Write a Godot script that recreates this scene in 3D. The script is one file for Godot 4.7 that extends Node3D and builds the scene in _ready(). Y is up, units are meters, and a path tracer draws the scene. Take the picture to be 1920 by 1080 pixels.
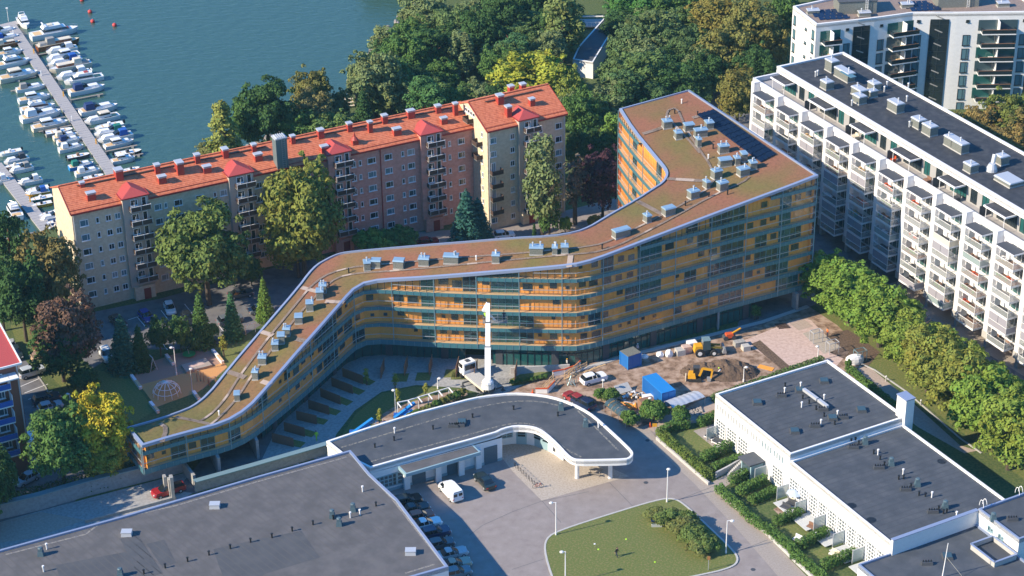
extends Node3D
# An aerial view of a bay with a marina, apartment blocks, a curved timber building and low white halls.
const FL := 3880.0
const CAMH := 172.0
var PITCH := deg_to_rad(28.0)
var ROLL := deg_to_rad(-0.75)
var cR := Vector3.RIGHT
var cU := Vector3.UP
var cF := Vector3.FORWARD
var rng := RandomNumberGenerator.new()
var M := {}
var names := {}

# ---------- mesh collector ----------
class MB:
	var v := PackedVector3Array()
	var n := PackedVector3Array()
	var c := PackedColorArray()
	var use_c := false
	var auto_c := true
	var col := Color(1, 1, 1)
	func tri(a: Vector3, b: Vector3, d: Vector3) -> void:
		var nn := (b - a).cross(d - a).normalized()
		v.append(a); v.append(d); v.append(b)
		n.append(nn); n.append(nn); n.append(nn)
		if use_c and auto_c:
			c.append(col); c.append(col); c.append(col)
	func quad(a: Vector3, b: Vector3, d: Vector3, e: Vector3) -> void:
		tri(a, b, d); tri(a, d, e)
	func box(ctr: Vector3, s: Vector3, bs := Basis.IDENTITY) -> void:
		hexa(ctr, s, s, bs)
	# box whose top may be smaller (s2.x, s2.z) and shifted
	func hexa(ctr: Vector3, s: Vector3, s2: Vector3, bs := Basis.IDENTITY, sh := Vector3.ZERO) -> void:
		var p: Array[Vector3] = []
		for i in 8:
			var t := i >= 4
			var k := i % 4
			var sx := -0.5 if (k == 0 or k == 3) else 0.5
			var sz := 0.5 if k < 2 else -0.5
			var q := Vector3(sx * (s2.x if t else s.x), (0.5 if t else -0.5) * s.y, sz * (s2.z if t else s.z))
			if t: q += sh
			p.append(ctr + bs * q)
		quad(p[4], p[5], p[6], p[7]); quad(p[3], p[2], p[1], p[0])
		quad(p[0], p[1], p[5], p[4]); quad(p[1], p[2], p[6], p[5])
		quad(p[2], p[3], p[7], p[6]); quad(p[3], p[0], p[4], p[7])
	# bar between two points, w wide (horizontal), h tall
	func bar(a: Vector3, b: Vector3, w: float, h: float) -> void:
		var d := b - a
		var L := d.length()
		if L < 0.001: return
		d /= L
		var side := d.cross(Vector3.UP)
		if side.length() < 0.05: side = Vector3.RIGHT
		side = side.normalized()
		var up := side.cross(d).normalized()
		box((a + b) * 0.5, Vector3(w, h, L), Basis(side, up, -d))
	func tube(a: Vector3, b: Vector3, r: float, r2 := -1.0, k := 6, caps := true) -> void:
		if r2 < 0: r2 = r
		var d := (b - a)
		if d.length() < 0.0001: return
		d = d.normalized()
		var s := d.cross(Vector3.UP)
		if s.length() < 0.05: s = Vector3.RIGHT
		s = s.normalized()
		var t := s.cross(d)
		for i in k:
			var a0 := TAU * i / k
			var a1 := TAU * (i + 1) / k
			var u0 := s * cos(a0) + t * sin(a0)
			var u1 := s * cos(a1) + t * sin(a1)
			quad(a + u1 * r, a + u0 * r, b + u0 * r2, b + u1 * r2)
			if caps and r2 > 0.001: tri(b, b + u1 * r2, b + u0 * r2)
			if caps and r > 0.001: tri(a, a + u0 * r, a + u1 * r)
	# vertical prism over an outline (x, z); y0 / y1 may be arrays of heights
	func prism(poly: PackedVector2Array, y0: float, y1: float, top := true, bottom := true, sides := true) -> void:
		var idx := Geometry2D.triangulate_polygon(poly)
		var area := 0.0
		var m := poly.size()
		for i in m:
			area += poly[i].cross(poly[(i + 1) % m])
		for i in range(0, idx.size(), 3):
			var a := poly[idx[i]]
			var b := poly[idx[i + 1]]
			var d := poly[idx[i + 2]]
			if (b - a).cross(d - a) > 0:
				var tmp := b
				b = d
				d = tmp
			if top: tri(Vector3(a.x, y1, a.y), Vector3(b.x, y1, b.y), Vector3(d.x, y1, d.y))
			if bottom: tri(Vector3(a.x, y0, a.y), Vector3(d.x, y0, d.y), Vector3(b.x, y0, b.y))
		if sides:
			for i in m:
				var a := poly[i]
				var b := poly[(i + 1) % m]
				if area > 0:
					var tmp := a
					a = b
					b = tmp
				quad(Vector3(a.x, y0, a.y), Vector3(b.x, y0, b.y), Vector3(b.x, y1, b.y), Vector3(a.x, y1, a.y))
	# stack of rings, each an array of points going round counter-clockwise seen from above
	func loft(rings: Array, cap0 := true, cap1 := true) -> void:
		for r in rings.size() - 1:
			var A: PackedVector3Array = rings[r]
			var B: PackedVector3Array = rings[r + 1]
			var m := A.size()
			for i in m:
				var j := (i + 1) % m
				quad(A[i], A[j], B[j], B[i])
		if cap1:
			var T: PackedVector3Array = rings[-1]
			for i in range(1, T.size() - 1): tri(T[0], T[i], T[i + 1])
		if cap0:
			var T: PackedVector3Array = rings[0]
			for i in range(1, T.size() - 1): tri(T[0], T[i + 1], T[i])
	func ball(ctr: Vector3, r: Vector3, k := 8, m := 5) -> void:
		for j in m:
			var t0 := PI * j / m - PI / 2
			var t1 := PI * (j + 1) / m - PI / 2
			for i in k:
				var a0 := TAU * i / k
				var a1 := TAU * (i + 1) / k
				var p := [Vector3(cos(t0) * cos(a0), sin(t0), -cos(t0) * sin(a0)), Vector3(cos(t0) * cos(a1), sin(t0), -cos(t0) * sin(a1)), Vector3(cos(t1) * cos(a1), sin(t1), -cos(t1) * sin(a1)), Vector3(cos(t1) * cos(a0), sin(t1), -cos(t1) * sin(a0))]
				if j > 0: tri(ctr + p[0] * r, ctr + p[1] * r, ctr + p[2] * r)
				if j < m - 1: tri(ctr + p[0] * r, ctr + p[2] * r, ctr + p[3] * r)
	func mesh() -> ArrayMesh:
		var am := ArrayMesh.new()
		var a := []
		a.resize(Mesh.ARRAY_MAX)
		a[Mesh.ARRAY_VERTEX] = v
		a[Mesh.ARRAY_NORMAL] = n
		if use_c: a[Mesh.ARRAY_COLOR] = c
		am.add_surface_from_arrays(Mesh.PRIMITIVE_TRIANGLES, a)
		return am

# ---------- camera geometry: a pixel of the photograph (1920 x 1080) and a height give a point ----------
func cam_axes() -> void:
	var r := Vector3(1, 0, 0)
	var u := Vector3(0, cos(PITCH), -sin(PITCH))
	cF = Vector3(0, -sin(PITCH), -cos(PITCH))
	cR = r * cos(ROLL) + u * sin(ROLL)
	cU = -r * sin(ROLL) + u * cos(ROLL)
func W(px: float, py: float, h := 0.0) -> Vector3:
	var d := cF * FL + cR * (px - 960.0) - cU * (py - 540.0)
	return Vector3(0, CAMH, 0) + d * ((h - CAMH) / d.y)
func W2(px: float, py: float, h := 0.0) -> Vector2:
	var p := W(px, py, h)
	return Vector2(p.x, p.z)
func pix(p: Vector3) -> Vector2:
	var q := p - Vector3(0, CAMH, 0)
	var z := q.dot(cF)
	return Vector2(960.0 + q.dot(cR) / z * FL, 540.0 - q.dot(cU) / z * FL)
func height_at(base: Vector3, ytop: float) -> float:
	var lo := 0.0
	var hi := 70.0
	for i in 30:
		var m := (lo + hi) * 0.5
		if pix(base + Vector3(0, m, 0)).y > ytop: lo = m
		else: hi = m
	return lo
func px_per_m(p: Vector3) -> float:
	return FL / (p - Vector3(0, CAMH, 0)).dot(cF)
func poly_px(a: Array, h := 0.0) -> PackedVector2Array:
	var o := PackedVector2Array()
	for i in range(0, a.size(), 2): o.append(W2(a[i], a[i + 1], h))
	return o

# ---------- nodes ----------
func numbered(parent: Node, nm: String) -> String:
	var key := str(parent.get_instance_id()) + nm
	var k: int = names.get(key, 0)
	names[key] = k + 1
	return nm if k == 0 else "%s_%03d" % [nm, k]
func thing(nm: String, label: String, cat: String, at := Vector3.ZERO, turn := 0.0, group := "") -> Node3D:
	var o := Node3D.new()
	o.name = numbered(self, nm)
	add_child(o)
	o.position = at
	o.rotation.y = turn
	tag(o, label, cat, group)
	return o
func tag(o: Node, label: String, cat: String, group := "") -> void:
	o.set_meta("label", label)
	o.set_meta("category", cat)
	if group != "": o.set_meta("group", group)
func part(parent: Node, nm: String, mesh, m: Material, at := Vector3.ZERO, turn := 0.0) -> MeshInstance3D:
	var o := MeshInstance3D.new()
	if mesh is MB:
		if mesh.v.size() == 0:
			push_warning("empty mesh " + nm)
		o.mesh = mesh.mesh()
	else: o.mesh = mesh
	o.material_override = m
	o.name = numbered(parent, nm)
	parent.add_child(o)
	o.position = at
	o.rotation.y = turn
	return o
func structure(nm: String, mb, m: Material) -> MeshInstance3D:
	var o := part(self, nm, mb, m)
	o.set_meta("kind", "structure")
	return o
func copy_of(src: Node3D, at: Vector3, turn: float, label := "", group := "", nm := "") -> Node3D:
	var c: Node3D = src.duplicate()
	c.name = numbered(self, nm if nm != "" else String(src.name).rstrip("0123456789").trim_suffix("_"))
	add_child(c)
	c.position = at
	c.rotation = Vector3(0, turn, 0)
	if label != "": c.set_meta("label", label)
	if group != "": c.set_meta("group", group)
	return c

# ---------- materials (linear base colours) ----------
func sr(c: Color) -> Color: return c.linear_to_srgb()
func C(r: float, g: float, b: float) -> Color: return Color(r, g, b)
func plain(nm: String, c: Color, rough := 0.7, metal := 0.0) -> StandardMaterial3D:
	if M.has(nm): return M[nm]
	var m := StandardMaterial3D.new()
	m.albedo_color = sr(c)
	m.roughness = rough
	m.metallic = metal
	M[nm] = m
	return m
# mottled: a noise runs through the given colours; size = metres one tile of the pattern covers
func mottled(nm: String, cols: Array, size: float, rough := 0.8, freq := 0.02, bump := 0.0, oct := 5, stretch := Vector3.ONE) -> StandardMaterial3D:
	if M.has(nm): return M[nm]
	var m := StandardMaterial3D.new()
	var t := NoiseTexture2D.new()
	t.width = 512; t.height = 512; t.seamless = true
	var f := FastNoiseLite.new()
	f.seed = nm.hash() % 10000
	f.frequency = freq
	f.fractal_octaves = oct
	f.fractal_gain = 0.6
	t.noise = f
	var g := Gradient.new()
	var offs := PackedFloat32Array()
	var cc := PackedColorArray()
	for i in cols.size():
		offs.append(0.2 + 0.6 * float(i) / max(1, cols.size() - 1))
		cc.append(sr(cols[i]))
	g.offsets = offs
	g.colors = cc
	t.color_ramp = g
	m.albedo_texture = t
	if bump > 0.0:
		var t2 := NoiseTexture2D.new()
		t2.width = 512; t2.height = 512; t2.seamless = true
		t2.as_normal_map = true
		t2.bump_strength = bump
		var f2 := FastNoiseLite.new()
		f2.seed = 7
		f2.frequency = 0.05
		f2.fractal_octaves = 4
		t2.noise = f2
		m.normal_enabled = true
		m.normal_texture = t2
	m.uv1_triplanar = true
	m.uv1_world_triplanar = true
	m.uv1_scale = Vector3.ONE / size * stretch
	m.roughness = rough
	M[nm] = m
	return m
func glassy(nm: String, c: Color, a := 1.0, rough := 0.06) -> StandardMaterial3D:
	if M.has(nm): return M[nm]
	var m := plain(nm, c, rough)
	m.metallic_specular = 0.6
	if a < 1.0:
		m.transparency = BaseMaterial3D.TRANSPARENCY_ALPHA
		m.albedo_color.a = a
	return m

func make_materials() -> void:
	mottled("grass", [C(.045, .075, .02), C(.075, .11, .028), C(.12, .13, .045)], 9.0, .95, .03, 0.0)
	mottled("lawn", [C(.125, .14, .035), C(.105, .14, .03), C(.14, .155, .042), C(.20, .17, .065)], 11.0, .95, .05, 0.0)
	mottled("asphalt_pale", [C(.235, .20, .188), C(.255, .22, .205), C(.265, .23, .215), C(.285, .248, .234)], 27.0, .9, .02, 0.0, 7)
	mottled("asphalt", [C(.115, .11, .115), C(.15, .145, .15), C(.17, .165, .165)], 17.0, .9, .012)
	mottled("asphalt_patch", [C(.13, .125, .13), C(.16, .155, .155)], 7.0, .9, .02)
	mottled("paver_beige", [C(.33, .28, .23), C(.40, .345, .285), C(.44, .385, .33)], 6.0, .9, .03)
	mottled("paver_pink", [C(.46, .33, .28), C(.53, .39, .335), C(.58, .44, .385)], 8.0, .9, .02)
	mottled("sidewalk", [C(.30, .255, .215), C(.36, .31, .27)], 6.0, .9, .03)
	mottled("concrete", [C(.27, .265, .255), C(.33, .325, .31), C(.38, .37, .355)], 7.0, .85, .02)
	mottled("concrete_pale", [C(.40, .39, .37), C(.50, .485, .46)], 5.0, .85, .03)
	mottled("dirt", [C(.16, .10, .065), C(.27, .18, .125), C(.36, .255, .19), C(.42, .31, .24)], 19.0, .97, .018, 0.0, 7)
	mottled("dirt_dark", [C(.075, .048, .034), C(.12, .08, .055), C(.17, .115, .08)], 7.0, .97, .03, 0.0)
	mottled("sand_path", [C(.36, .28, .23), C(.44, .35, .29)], 8.0, .95, .03)
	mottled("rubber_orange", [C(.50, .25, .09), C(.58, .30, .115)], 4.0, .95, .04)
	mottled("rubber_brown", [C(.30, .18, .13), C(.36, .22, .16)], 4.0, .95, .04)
	mottled("sedum", [C(.5, .46, .42), C(.85, .80, .74), C(.62, .66, .5), C(1, .95, .9), C(.7, .72, .58), C(1.0, .92, .86)], 13.0, .97, .035, 0.0, 7)
	mottled("roof_felt_blue", [C(.056, .064, .077), C(.064, .073, .087), C(.072, .08, .094), C(.085, .093, .105)], 29.0, .8, .014)
	mottled("roof_felt_grey", [C(.09, .087, .09), C(.10, .097, .10), C(.112, .107, .11), C(.124, .118, .119)], 29.0, .85, .014)
	mottled("roof_felt_patch", [C(.068, .072, .082), C(.085, .088, .096)], 23.0, .85, .012)
	mottled("roof_felt_black", [C(.028, .031, .04), C(.04, .043, .052), C(.058, .06, .068)], 15.0, .8, .014)
	mottled("roof_tile_red", [C(.45, .11, .05), C(.60, .17, .075), C(.65, .195, .09), C(.70, .23, .12)], 11.0, .75, .025)
	mottled("plaster_beige", [C(.54, .44, .30), C(.63, .52, .37), C(.69, .59, .44)], 9.0, .9, .02)
	mottled("plaster_pink", [C(.52, .25, .19), C(.60, .30, .23), C(.65, .35, .28)], 9.0, .9, .02)
	mottled("render_worn", [C(.34, .32, .29), C(.46, .42, .37), C(.42, .33, .23)], 3.0, .9, .03)
	mottled("brick_red", [C(.19, .075, .05), C(.25, .10, .07)], 3.0, .9, .05)
	mottled("white_wall", [C(.74, .73, .71), C(.80, .79, .77)], 9.0, .75, .02)
	mottled("white_panel", [C(.72, .71, .71), C(.79, .78, .78)], 12.0, .7, .02)
	mottled("timber", [C(.74, .295, .04), C(.82, .345, .055), C(.88, .39, .075)], 3.0, .7, .03, 0.0, 4, Vector3(3, .25, 3))
	mottled("timber_pale", [C(.60, .40, .2), C(.68, .47, .26)], 3.0, .8, .04)
	mottled("timber_brown", [C(.20, .105, .065), C(.27, .15, .095)], 2.0, .85, .04)
	mottled("deck_grey", [C(.30, .285, .28), C(.37, .35, .345), C(.43, .41, .40)], 3.0, .9, .03)
	mottled("bark", [C(.06, .045, .033), C(.10, .075, .055)], 1.0, .95, .05)
	mottled("rock", [C(.16, .14, .13), C(.27, .24, .22), C(.36, .32, .30)], 5.0, .95, .03, 3.0)
	mottled("rubble", [C(.22, .19, .16), C(.34, .29, .25), C(.45, .42, .38)], 2.0, .95, .06, 3.0)
	mottled("sheet_metal", [C(.18, .19, .165), C(.24, .25, .22), C(.31, .32, .29)], 4.0, .45, .03).metallic = 0.3
	plain("lid_blue", C(.30, .44, .55), .4, .3)
	plain("flash_blue", C(.30, .36, .50), .45, .3)
	plain("teal_metal", C(.07, .205, .245), .42, .2)
	plain("teal_pale", C(.22, .34, .38), .4, .25)
	plain("rail_grey", C(.48, .50, .53), .4, .4)
	plain("mullion", C(.035, .045, .05), .5, .2)
	plain("white", C(.80, .79, .78), .5)
	plain("white_gloss", C(.82, .82, .81), .22)
	plain("cream", C(.70, .62, .48), .55)
	plain("black", C(.012, .012, .014), .45)
	plain("rubber", C(.02, .02, .022), .85)
	plain("dark_grey", C(.06, .065, .075), .6)
	plain("blue_grey_door", C(.075, .125, .155), .55)
	plain("trim_blue", C(.27, .40, .44), .55)
	plain("red_metal", C(.36, .045, .03), .55)
	plain("red_trim", C(.30, .03, .025), .6)
	plain("red_door", C(.22, .02, .018), .6)
	plain("brown_slat", C(.065, .038, .028), .8)
	plain("steel", C(.45, .47, .49), .4, .5)
	plain("zinc", C(.55, .57, .60), .45, .3)
	plain("grey_clad", C(.35, .345, .34), .8)
	plain("shade_screen", C(.30, .29, .33), .85)
	plain("yellow_machine", C(.72, .36, .02), .4)
	plain("container_blue", C(.012, .13, .42), .45)
	plain("blue_bright", C(.02, .22, .58), .45)
	plain("orange_red", C(.62, .10, .03), .5)
	plain("hi_vis", C(.42, .75, .03), .7)
	plain("hi_vis_orange", C(.85, .18, .03), .7)
	plain("trouser", C(.03, .035, .06), .9)
	plain("skin", C(.42, .24, .17), .6)
	plain("buoy", C(.55, .05, .045), .5)
	plain("navy", C(.012, .035, .13), .7)
	plain("canvas_blue", C(.015, .10, .40), .75)
	plain("canvas_teal", C(.01, .17, .13), .75)
	plain("canvas_grey", C(.30, .29, .27), .8)
	plain("varnish", C(.22, .075, .025), .3)
	plain("tyre", C(.018, .018, .02), .9)
	plain("chrome", C(.6, .6, .62), .25, .9)
	plain("lamp_red", C(.5, .02, .015), .3)
	mottled("roof_gravel", [C(.22, .165, .14), C(.28, .21, .18)], 12.0, .9, .03)
	plain("felt_lap", C(.058, .065, .078), .8)
	plain("felt_lap_grey", C(.10, .095, .093), .85)
	plain("lamp_clear", C(.7, .7, .68), .15)
	glassy("glass_dark", C(.018, .028, .034))
	glassy("glass_mid", C(.05, .085, .10))
	glassy("glass_blind", C(.30, .31, .30), 1.0, .12)
	glassy("glass_grid", C(.13, .15, .155))
	glassy("glass_sky", C(.10, .20, .24))
	glassy("glass_teal", C(.018, .095, .09))
	glassy("glass_car", C(.012, .016, .02))
	glassy("pane_clear", C(.30, .50, .52), .035, .03)
	glassy("pane_sheen_tint", C(.40, .50, .50), .1, .04)  # paler, more opaque tint paints reflections onto some panes
	glassy("pane_rail", C(.75, .80, .80), .16, .06)
	glassy("screen_glass", C(.42, .52, .52), .55, .2)
	glassy("solar", C(.012, .028, .075), 1.0, .15)
	var sm := plain("solar", C(.012, .028, .075), .15)
	sm.metallic_specular = .4
	# water: fine wind ripples
	var w := plain("water", C(.042, .098, .08), .15)
	w.metallic_specular = .5
	var t2 := NoiseTexture2D.new()
	t2.width = 1024; t2.height = 1024; t2.seamless = true
	t2.as_normal_map = true
	t2.bump_strength = 2.0
	var f2 := FastNoiseLite.new()
	f2.seed = 11
	f2.frequency = 0.016
	f2.fractal_octaves = 5
	f2.fractal_gain = 0.55
	t2.noise = f2
	w.normal_enabled = true
	w.normal_scale = 1.0
	w.normal_texture = t2
	w.uv1_triplanar = true
	w.uv1_world_triplanar = true
	w.uv1_scale = Vector3(1.0 / 70, 1.0 / 40, 1.0 / 34)

func _ready() -> void:
	rng.seed = 20240917
	cam_axes()
	var cam := Camera3D.new()
	cam.name = "camera"
	cam.fov = rad_to_deg(2.0 * atan(540.0 / FL))
	cam.far = 3000.0
	cam.near = 1.0
	cam.transform = Transform3D(Basis(cR, cU, -cF), Vector3(0, CAMH, 0))
	add_child(cam)
	cam.current = true
	var we := WorldEnvironment.new()
	we.name = "world_environment"
	var env := Environment.new()
	env.background_mode = Environment.BG_SKY
	var sky := Sky.new()
	var ps := ProceduralSkyMaterial.new()
	ps.sky_top_color = Color(0.17, 0.46, 0.76)
	ps.sky_horizon_color = Color(0.60, 0.77, 0.84)
	ps.sky_curve = 0.13
	ps.ground_bottom_color = Color(0.16, 0.18, 0.18)
	ps.ground_horizon_color = Color(0.50, 0.62, 0.70)
	ps.sky_energy_multiplier = 1.0
	sky.sky_material = ps
	env.sky = sky
	env.background_energy_multiplier = 1.0
	env.tonemap_mode = Environment.TONE_MAPPER_LINEAR
	env.tonemap_exposure = 1.62
	env.sdfgi_enabled = true
	env.ssao_enabled = true
	env.ssil_enabled = true
	env.fog_enabled = true
	env.fog_density = 0.00007
	env.fog_light_color = Color(0.60, 0.80, 0.88)
	we.environment = env
	add_child(we)
	var sun := DirectionalLight3D.new()
	sun.name = "sun"
	var el := deg_to_rad(31.5)
	var az := Vector2(0.93, -0.367).normalized()
	sun.transform.basis = Basis.looking_at(Vector3(az.x * cos(el), -sin(el), az.y * cos(el)), Vector3.UP)
	sun.light_energy = 1.6
	sun.light_color = Color(1.0, 0.94, 0.84)
	sun.light_angular_distance = 0.5
	sun.shadow_enabled = true
	add_child(sun)
	make_materials()
	build_ground()
	build_ribbon()
	build_red_blocks()
	build_white_block()
	build_white_tower()
	build_low_halls()
	build_terrace_hall()
	build_side_block()
	build_trees()
	build_marina()
	build_vehicles()
	build_site()
	build_furniture()
	var nodes := get_child_count()
	print("top-level nodes: ", nodes)

# ---------- ground ----------
func sheet(nm: String, px: Array, k: int, m: String) -> void:
	var b := MB.new()
	b.prism(poly_px(px), 0.0, 0.004 * k, true, false, false)
	structure(nm, b, M[m])
func strip(b: MB, pts: Array, w: float, y0: float, y1: float) -> void:
	# a band of width w along world points (Vector2), from y0 to y1, mitred
	var L: Array[Vector2] = []
	var R: Array[Vector2] = []
	var n := pts.size()
	for i in n:
		var d0: Vector2 = (pts[i] - pts[max(0, i - 1)])
		var d1: Vector2 = (pts[min(n - 1, i + 1)] - pts[i])
		if d0.length() < 0.001: d0 = d1
		if d1.length() < 0.001: d1 = d0
		var t := (d0.normalized() + d1.normalized()).normalized()
		var nn := Vector2(-t.y, t.x)
		var k: float = 1.0 / max(0.4, nn.dot(Vector2(-d0.normalized().y, d0.normalized().x)))
		L.append(pts[i] - nn * w * 0.5 * k)
		R.append(pts[i] + nn * w * 0.5 * k)
	for i in n - 1:
		var a := Vector3(L[i].x, y1, L[i].y)
		var c := Vector3(R[i].x, y1, R[i].y)
		var d := Vector3(R[i + 1].x, y1, R[i + 1].y)
		var e := Vector3(L[i + 1].x, y1, L[i + 1].y)
		b.quad(a, c, d, e)
		if y1 - y0 > 0.01:
			var o := Vector3(0, y0 - y1, 0)
			b.quad(a + o, a, e + o + (e - e), e + o)
			b.quad(a, a + o, e + o, e)
			b.quad(c + o, c, d, d + o)
			if i == 0: b.quad(a + o, c + o, c, a)
			if i == n - 2: b.quad(d + o, e + o, e, d)
func pts_px(a: Array, h := 0.0) -> Array:
	var o := []
	for i in range(0, a.size(), 2): o.append(W2(a[i], a[i + 1], h))
	return o
func smooth2(p: Array, closed := false, it := 2) -> Array:
	for k in it:
		var o := []
		var n := p.size()
		if not closed: o.append(p[0])
		for i in (n if closed else n - 1):
			var a: Vector2 = p[i]
			var b: Vector2 = p[(i + 1) % n]
			o.append(a.lerp(b, .25)); o.append(a.lerp(b, .75))
		if not closed: o.append(p[n - 1])
		p = o
	return p
func build_ground() -> void:
	var shore := [-300, 485, -60, 462, 40, 450, 100, 432, 200, 400, 300, 360, 430, 300, 480, 275, 560, 240, 610, 215, 648, 190, 662, 165, 675, 130, 700, 95, 735, 55, 770, 20, 800, -15, 870, -80, 960, -160]
	var sp := smooth2(pts_px(shore, -0.6), false, 1)
	var gp := PackedVector2Array()
	for q in sp: gp.append(q)
	gp.append(Vector2(160, -700)); gp.append(Vector2(800, -1000)); gp.append(Vector2(800, 80)); gp.append(Vector2(-800, 80)); gp.append(Vector2(-800, -370))
	var b := MB.new()
	b.prism(gp, -4.0, 0.0)
	structure("ground", b, M.grass)
	b = MB.new()
	b.quad(Vector3(-1500, -0.9, 100), Vector3(1500, -0.9, 100), Vector3(1500, -0.9, -2500), Vector3(-1500, -0.9, -2500))
	structure("water", b, M.water)
	# shore rocks
	b = MB.new()
	for i in sp.size() - 1:
		var a: Vector2 = sp[i]
		var e: Vector2 = sp[i + 1]
		var nn := int(a.distance_to(e) / 1.3)
		if nn > 60: continue
		for j in nn:
			var q := a.lerp(e, float(j) / nn) + Vector2(rng.randf_range(-1.2, .8), rng.randf_range(-1.6, 0.6))
			b.ball(Vector3(q.x, rng.randf_range(-1.0, -.2), q.y), Vector3(rng.randf_range(.5, 1.3), rng.randf_range(.3, .8), rng.randf_range(.5, 1.2)), 5, 4)
	var rk := part(self, "shore_rocks", b, M.rock)
	rk.set_meta("kind", "stuff")
	tag(rk, "grey rocks heaped along the edge of the bay", "rocks")
	# forecourt and roads
	sheet("forecourt", [700, 1300, 660, 880, 880, 800, 1060, 750, 1150, 755, 1235, 800, 1345, 915, 1390, 955, 1720, 1300], 1, "asphalt_pale")
	sheet("side_lane", [1120, 760, 1185, 782, 1290, 885, 1335, 930, 1240, 930, 1160, 850, 1095, 790], 2, "asphalt_pale")
	sheet("pavement", [1150, 752, 1188, 768, 1231, 822, 1329, 908, 1352, 918, 1720, 1290, 1640, 1290, 1385, 995, 1300, 905, 1235, 845, 1175, 790], 3, "sidewalk")
	sheet("brick_paving", [935, 850, 945, 820, 1050, 825, 1130, 870, 1180, 893, 1155, 900, 1016, 939, 962, 885], 3, "paver_beige")
	sheet("courtyard_path", [560, 850, 600, 790, 640, 752, 690, 715, 760, 700, 870, 705, 930, 715, 985, 705, 1030, 700, 1025, 742, 930, 745, 860, 727, 780, 722, 715, 735, 665, 770, 630, 815, 615, 870], 3, "concrete")
	sheet("terrace_paving", [480, 880, 520, 800, 600, 720, 660, 670, 690, 660, 1000, 668, 1060, 700, 985, 716, 900, 720, 760, 708, 690, 722, 640, 760, 590, 810, 560, 870], 2, "concrete")
	sheet("courtyard_lawn", [632, 830, 668, 775, 715, 738, 775, 725, 830, 728, 800, 760, 740, 800, 680, 820], 4, "lawn")
	sheet("planting_bed", [690, 795, 735, 765, 800, 745, 870, 728, 878, 740, 820, 768, 760, 800], 5, "dirt")
	sheet("front_lawn", [955, 712, 975, 702, 1035, 695, 1040, 703, 1005, 718, 960, 724], 4, "lawn")
	sheet("building_site", [930, 745, 1000, 712, 1070, 690, 1160, 662, 1320, 630, 1430, 600, 1510, 570, 1570, 610, 1620, 660, 1600, 720, 1540, 790, 1330, 790, 1240, 800, 1175, 800, 1120, 765, 1060, 752], 4, "dirt")
	sheet("pale_paving", [1388, 641, 1498, 597, 1520, 600, 1560, 640, 1592, 660, 1565, 690, 1500, 715, 1478, 690], 5, "paver_pink")
	sheet("darker_paving", [1505, 625, 1533, 617, 1578, 652, 1545, 664], 6, "paver_beige")
	sheet("sand_box", [1480, 607, 1506, 598, 1525, 612, 1498, 620], 7, "sand_path")
	sheet("soil_strip", [1408, 645, 1425, 638, 1482, 688, 1466, 693], 6, "dirt_dark")
	sheet("site_lane", [1205, 800, 1340, 740, 1345, 765, 1230, 812], 5, "sand_path")
	sheet("undercroft_floor", [1380, 625, 1395, 560, 1540, 500, 1540, 565, 1510, 580], 5, "asphalt")
	sheet("low_end_floor", [330, 920, 380, 860, 480, 780, 520, 800, 480, 885, 366, 925], 3, "asphalt")
	# tree-row side
	sheet("avenue_verge", [1585, 668, 1640, 690, 1790, 800, 1960, 930, 1960, 760, 1700, 560, 1530, 570], 1, "lawn")
	sheet("avenue_soil", [1540, 655, 1560, 625, 1590, 618, 1650, 660, 1625, 690, 1600, 680], 5, "dirt_dark")
	sheet("avenue_path", [1585, 690, 1606, 683, 1625, 684, 1700, 745, 1800, 835, 1832, 845, 1808, 850, 1720, 800, 1640, 735], 3, "sand_path")
	sheet("street", [1500, 440, 1560, 400, 1960, 690, 1960, 790, 1700, 610, 1540, 510], 2, "asphalt")
	sheet("street_paving", [1650, 540, 1700, 520, 1960, 700, 1960, 730], 3, "sidewalk")
	# left: car parks, playground, drives
	sheet("car_park", [110, 640, 175, 585, 300, 560, 500, 505, 620, 480, 640, 500, 590, 545, 480, 615, 440, 640, 330, 655, 230, 655, 175, 690], 1, "asphalt")
	sheet("side_car_park", [-60, 560, 30, 655, 60, 690, 80, 720, 105, 770, 140, 850, 170, 910, 120, 960, 40, 975, -60, 990], 1, "asphalt")
	sheet("ramp_court", [-20, 985, 75, 960, 160, 975, 60, 1010, -20, 1020], 3, "sand_path")
	sheet("ramp_floor", [-40, 990, 75, 958, 345, 887, 368, 920, 330, 945, 160, 987, -40, 1040], 2, "concrete")
	sheet("tower_drive", [640, 480, 700, 440, 860, 430, 1060, 395, 1160, 370, 1200, 400, 1080, 450, 960, 465, 700, 490], 1, "asphalt_pale")
	sheet("back_road", [1180, 230, 1330, 170, 1440, 110, 1470, 130, 1400, 250, 1300, 330], 1, "asphalt")
	sheet("park_path", [820, 150, 860, 128, 900, 118, 905, 124, 865, 138, 835, 160], 1, "sand_path")
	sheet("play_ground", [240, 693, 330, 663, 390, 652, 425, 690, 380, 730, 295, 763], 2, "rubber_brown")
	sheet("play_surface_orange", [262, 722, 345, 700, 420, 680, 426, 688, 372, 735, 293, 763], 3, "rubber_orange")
	sheet("play_lawn", [390, 655, 470, 625, 480, 640, 430, 690, 424, 692], 2, "lawn")
	sheet("garden_lawn", [20, 610, 110, 600, 130, 690, 240, 700, 290, 770, 240, 800, 130, 740, 80, 690, 35, 655], 2, "lawn")
	# lawn island with kerb
	var isl := smooth2(pts_px([1021, 1040, 1023, 1010, 1050, 995, 1140, 966, 1232, 938, 1262, 935, 1282, 945, 1330, 990, 1372, 1030, 1386, 1050, 1372, 1066, 1300, 1082, 1200, 1100, 1045, 1110]), true, 2)
	b = MB.new()
	b.prism(PackedVector2Array(isl), 0.0, 0.10, true, false, false)
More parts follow.
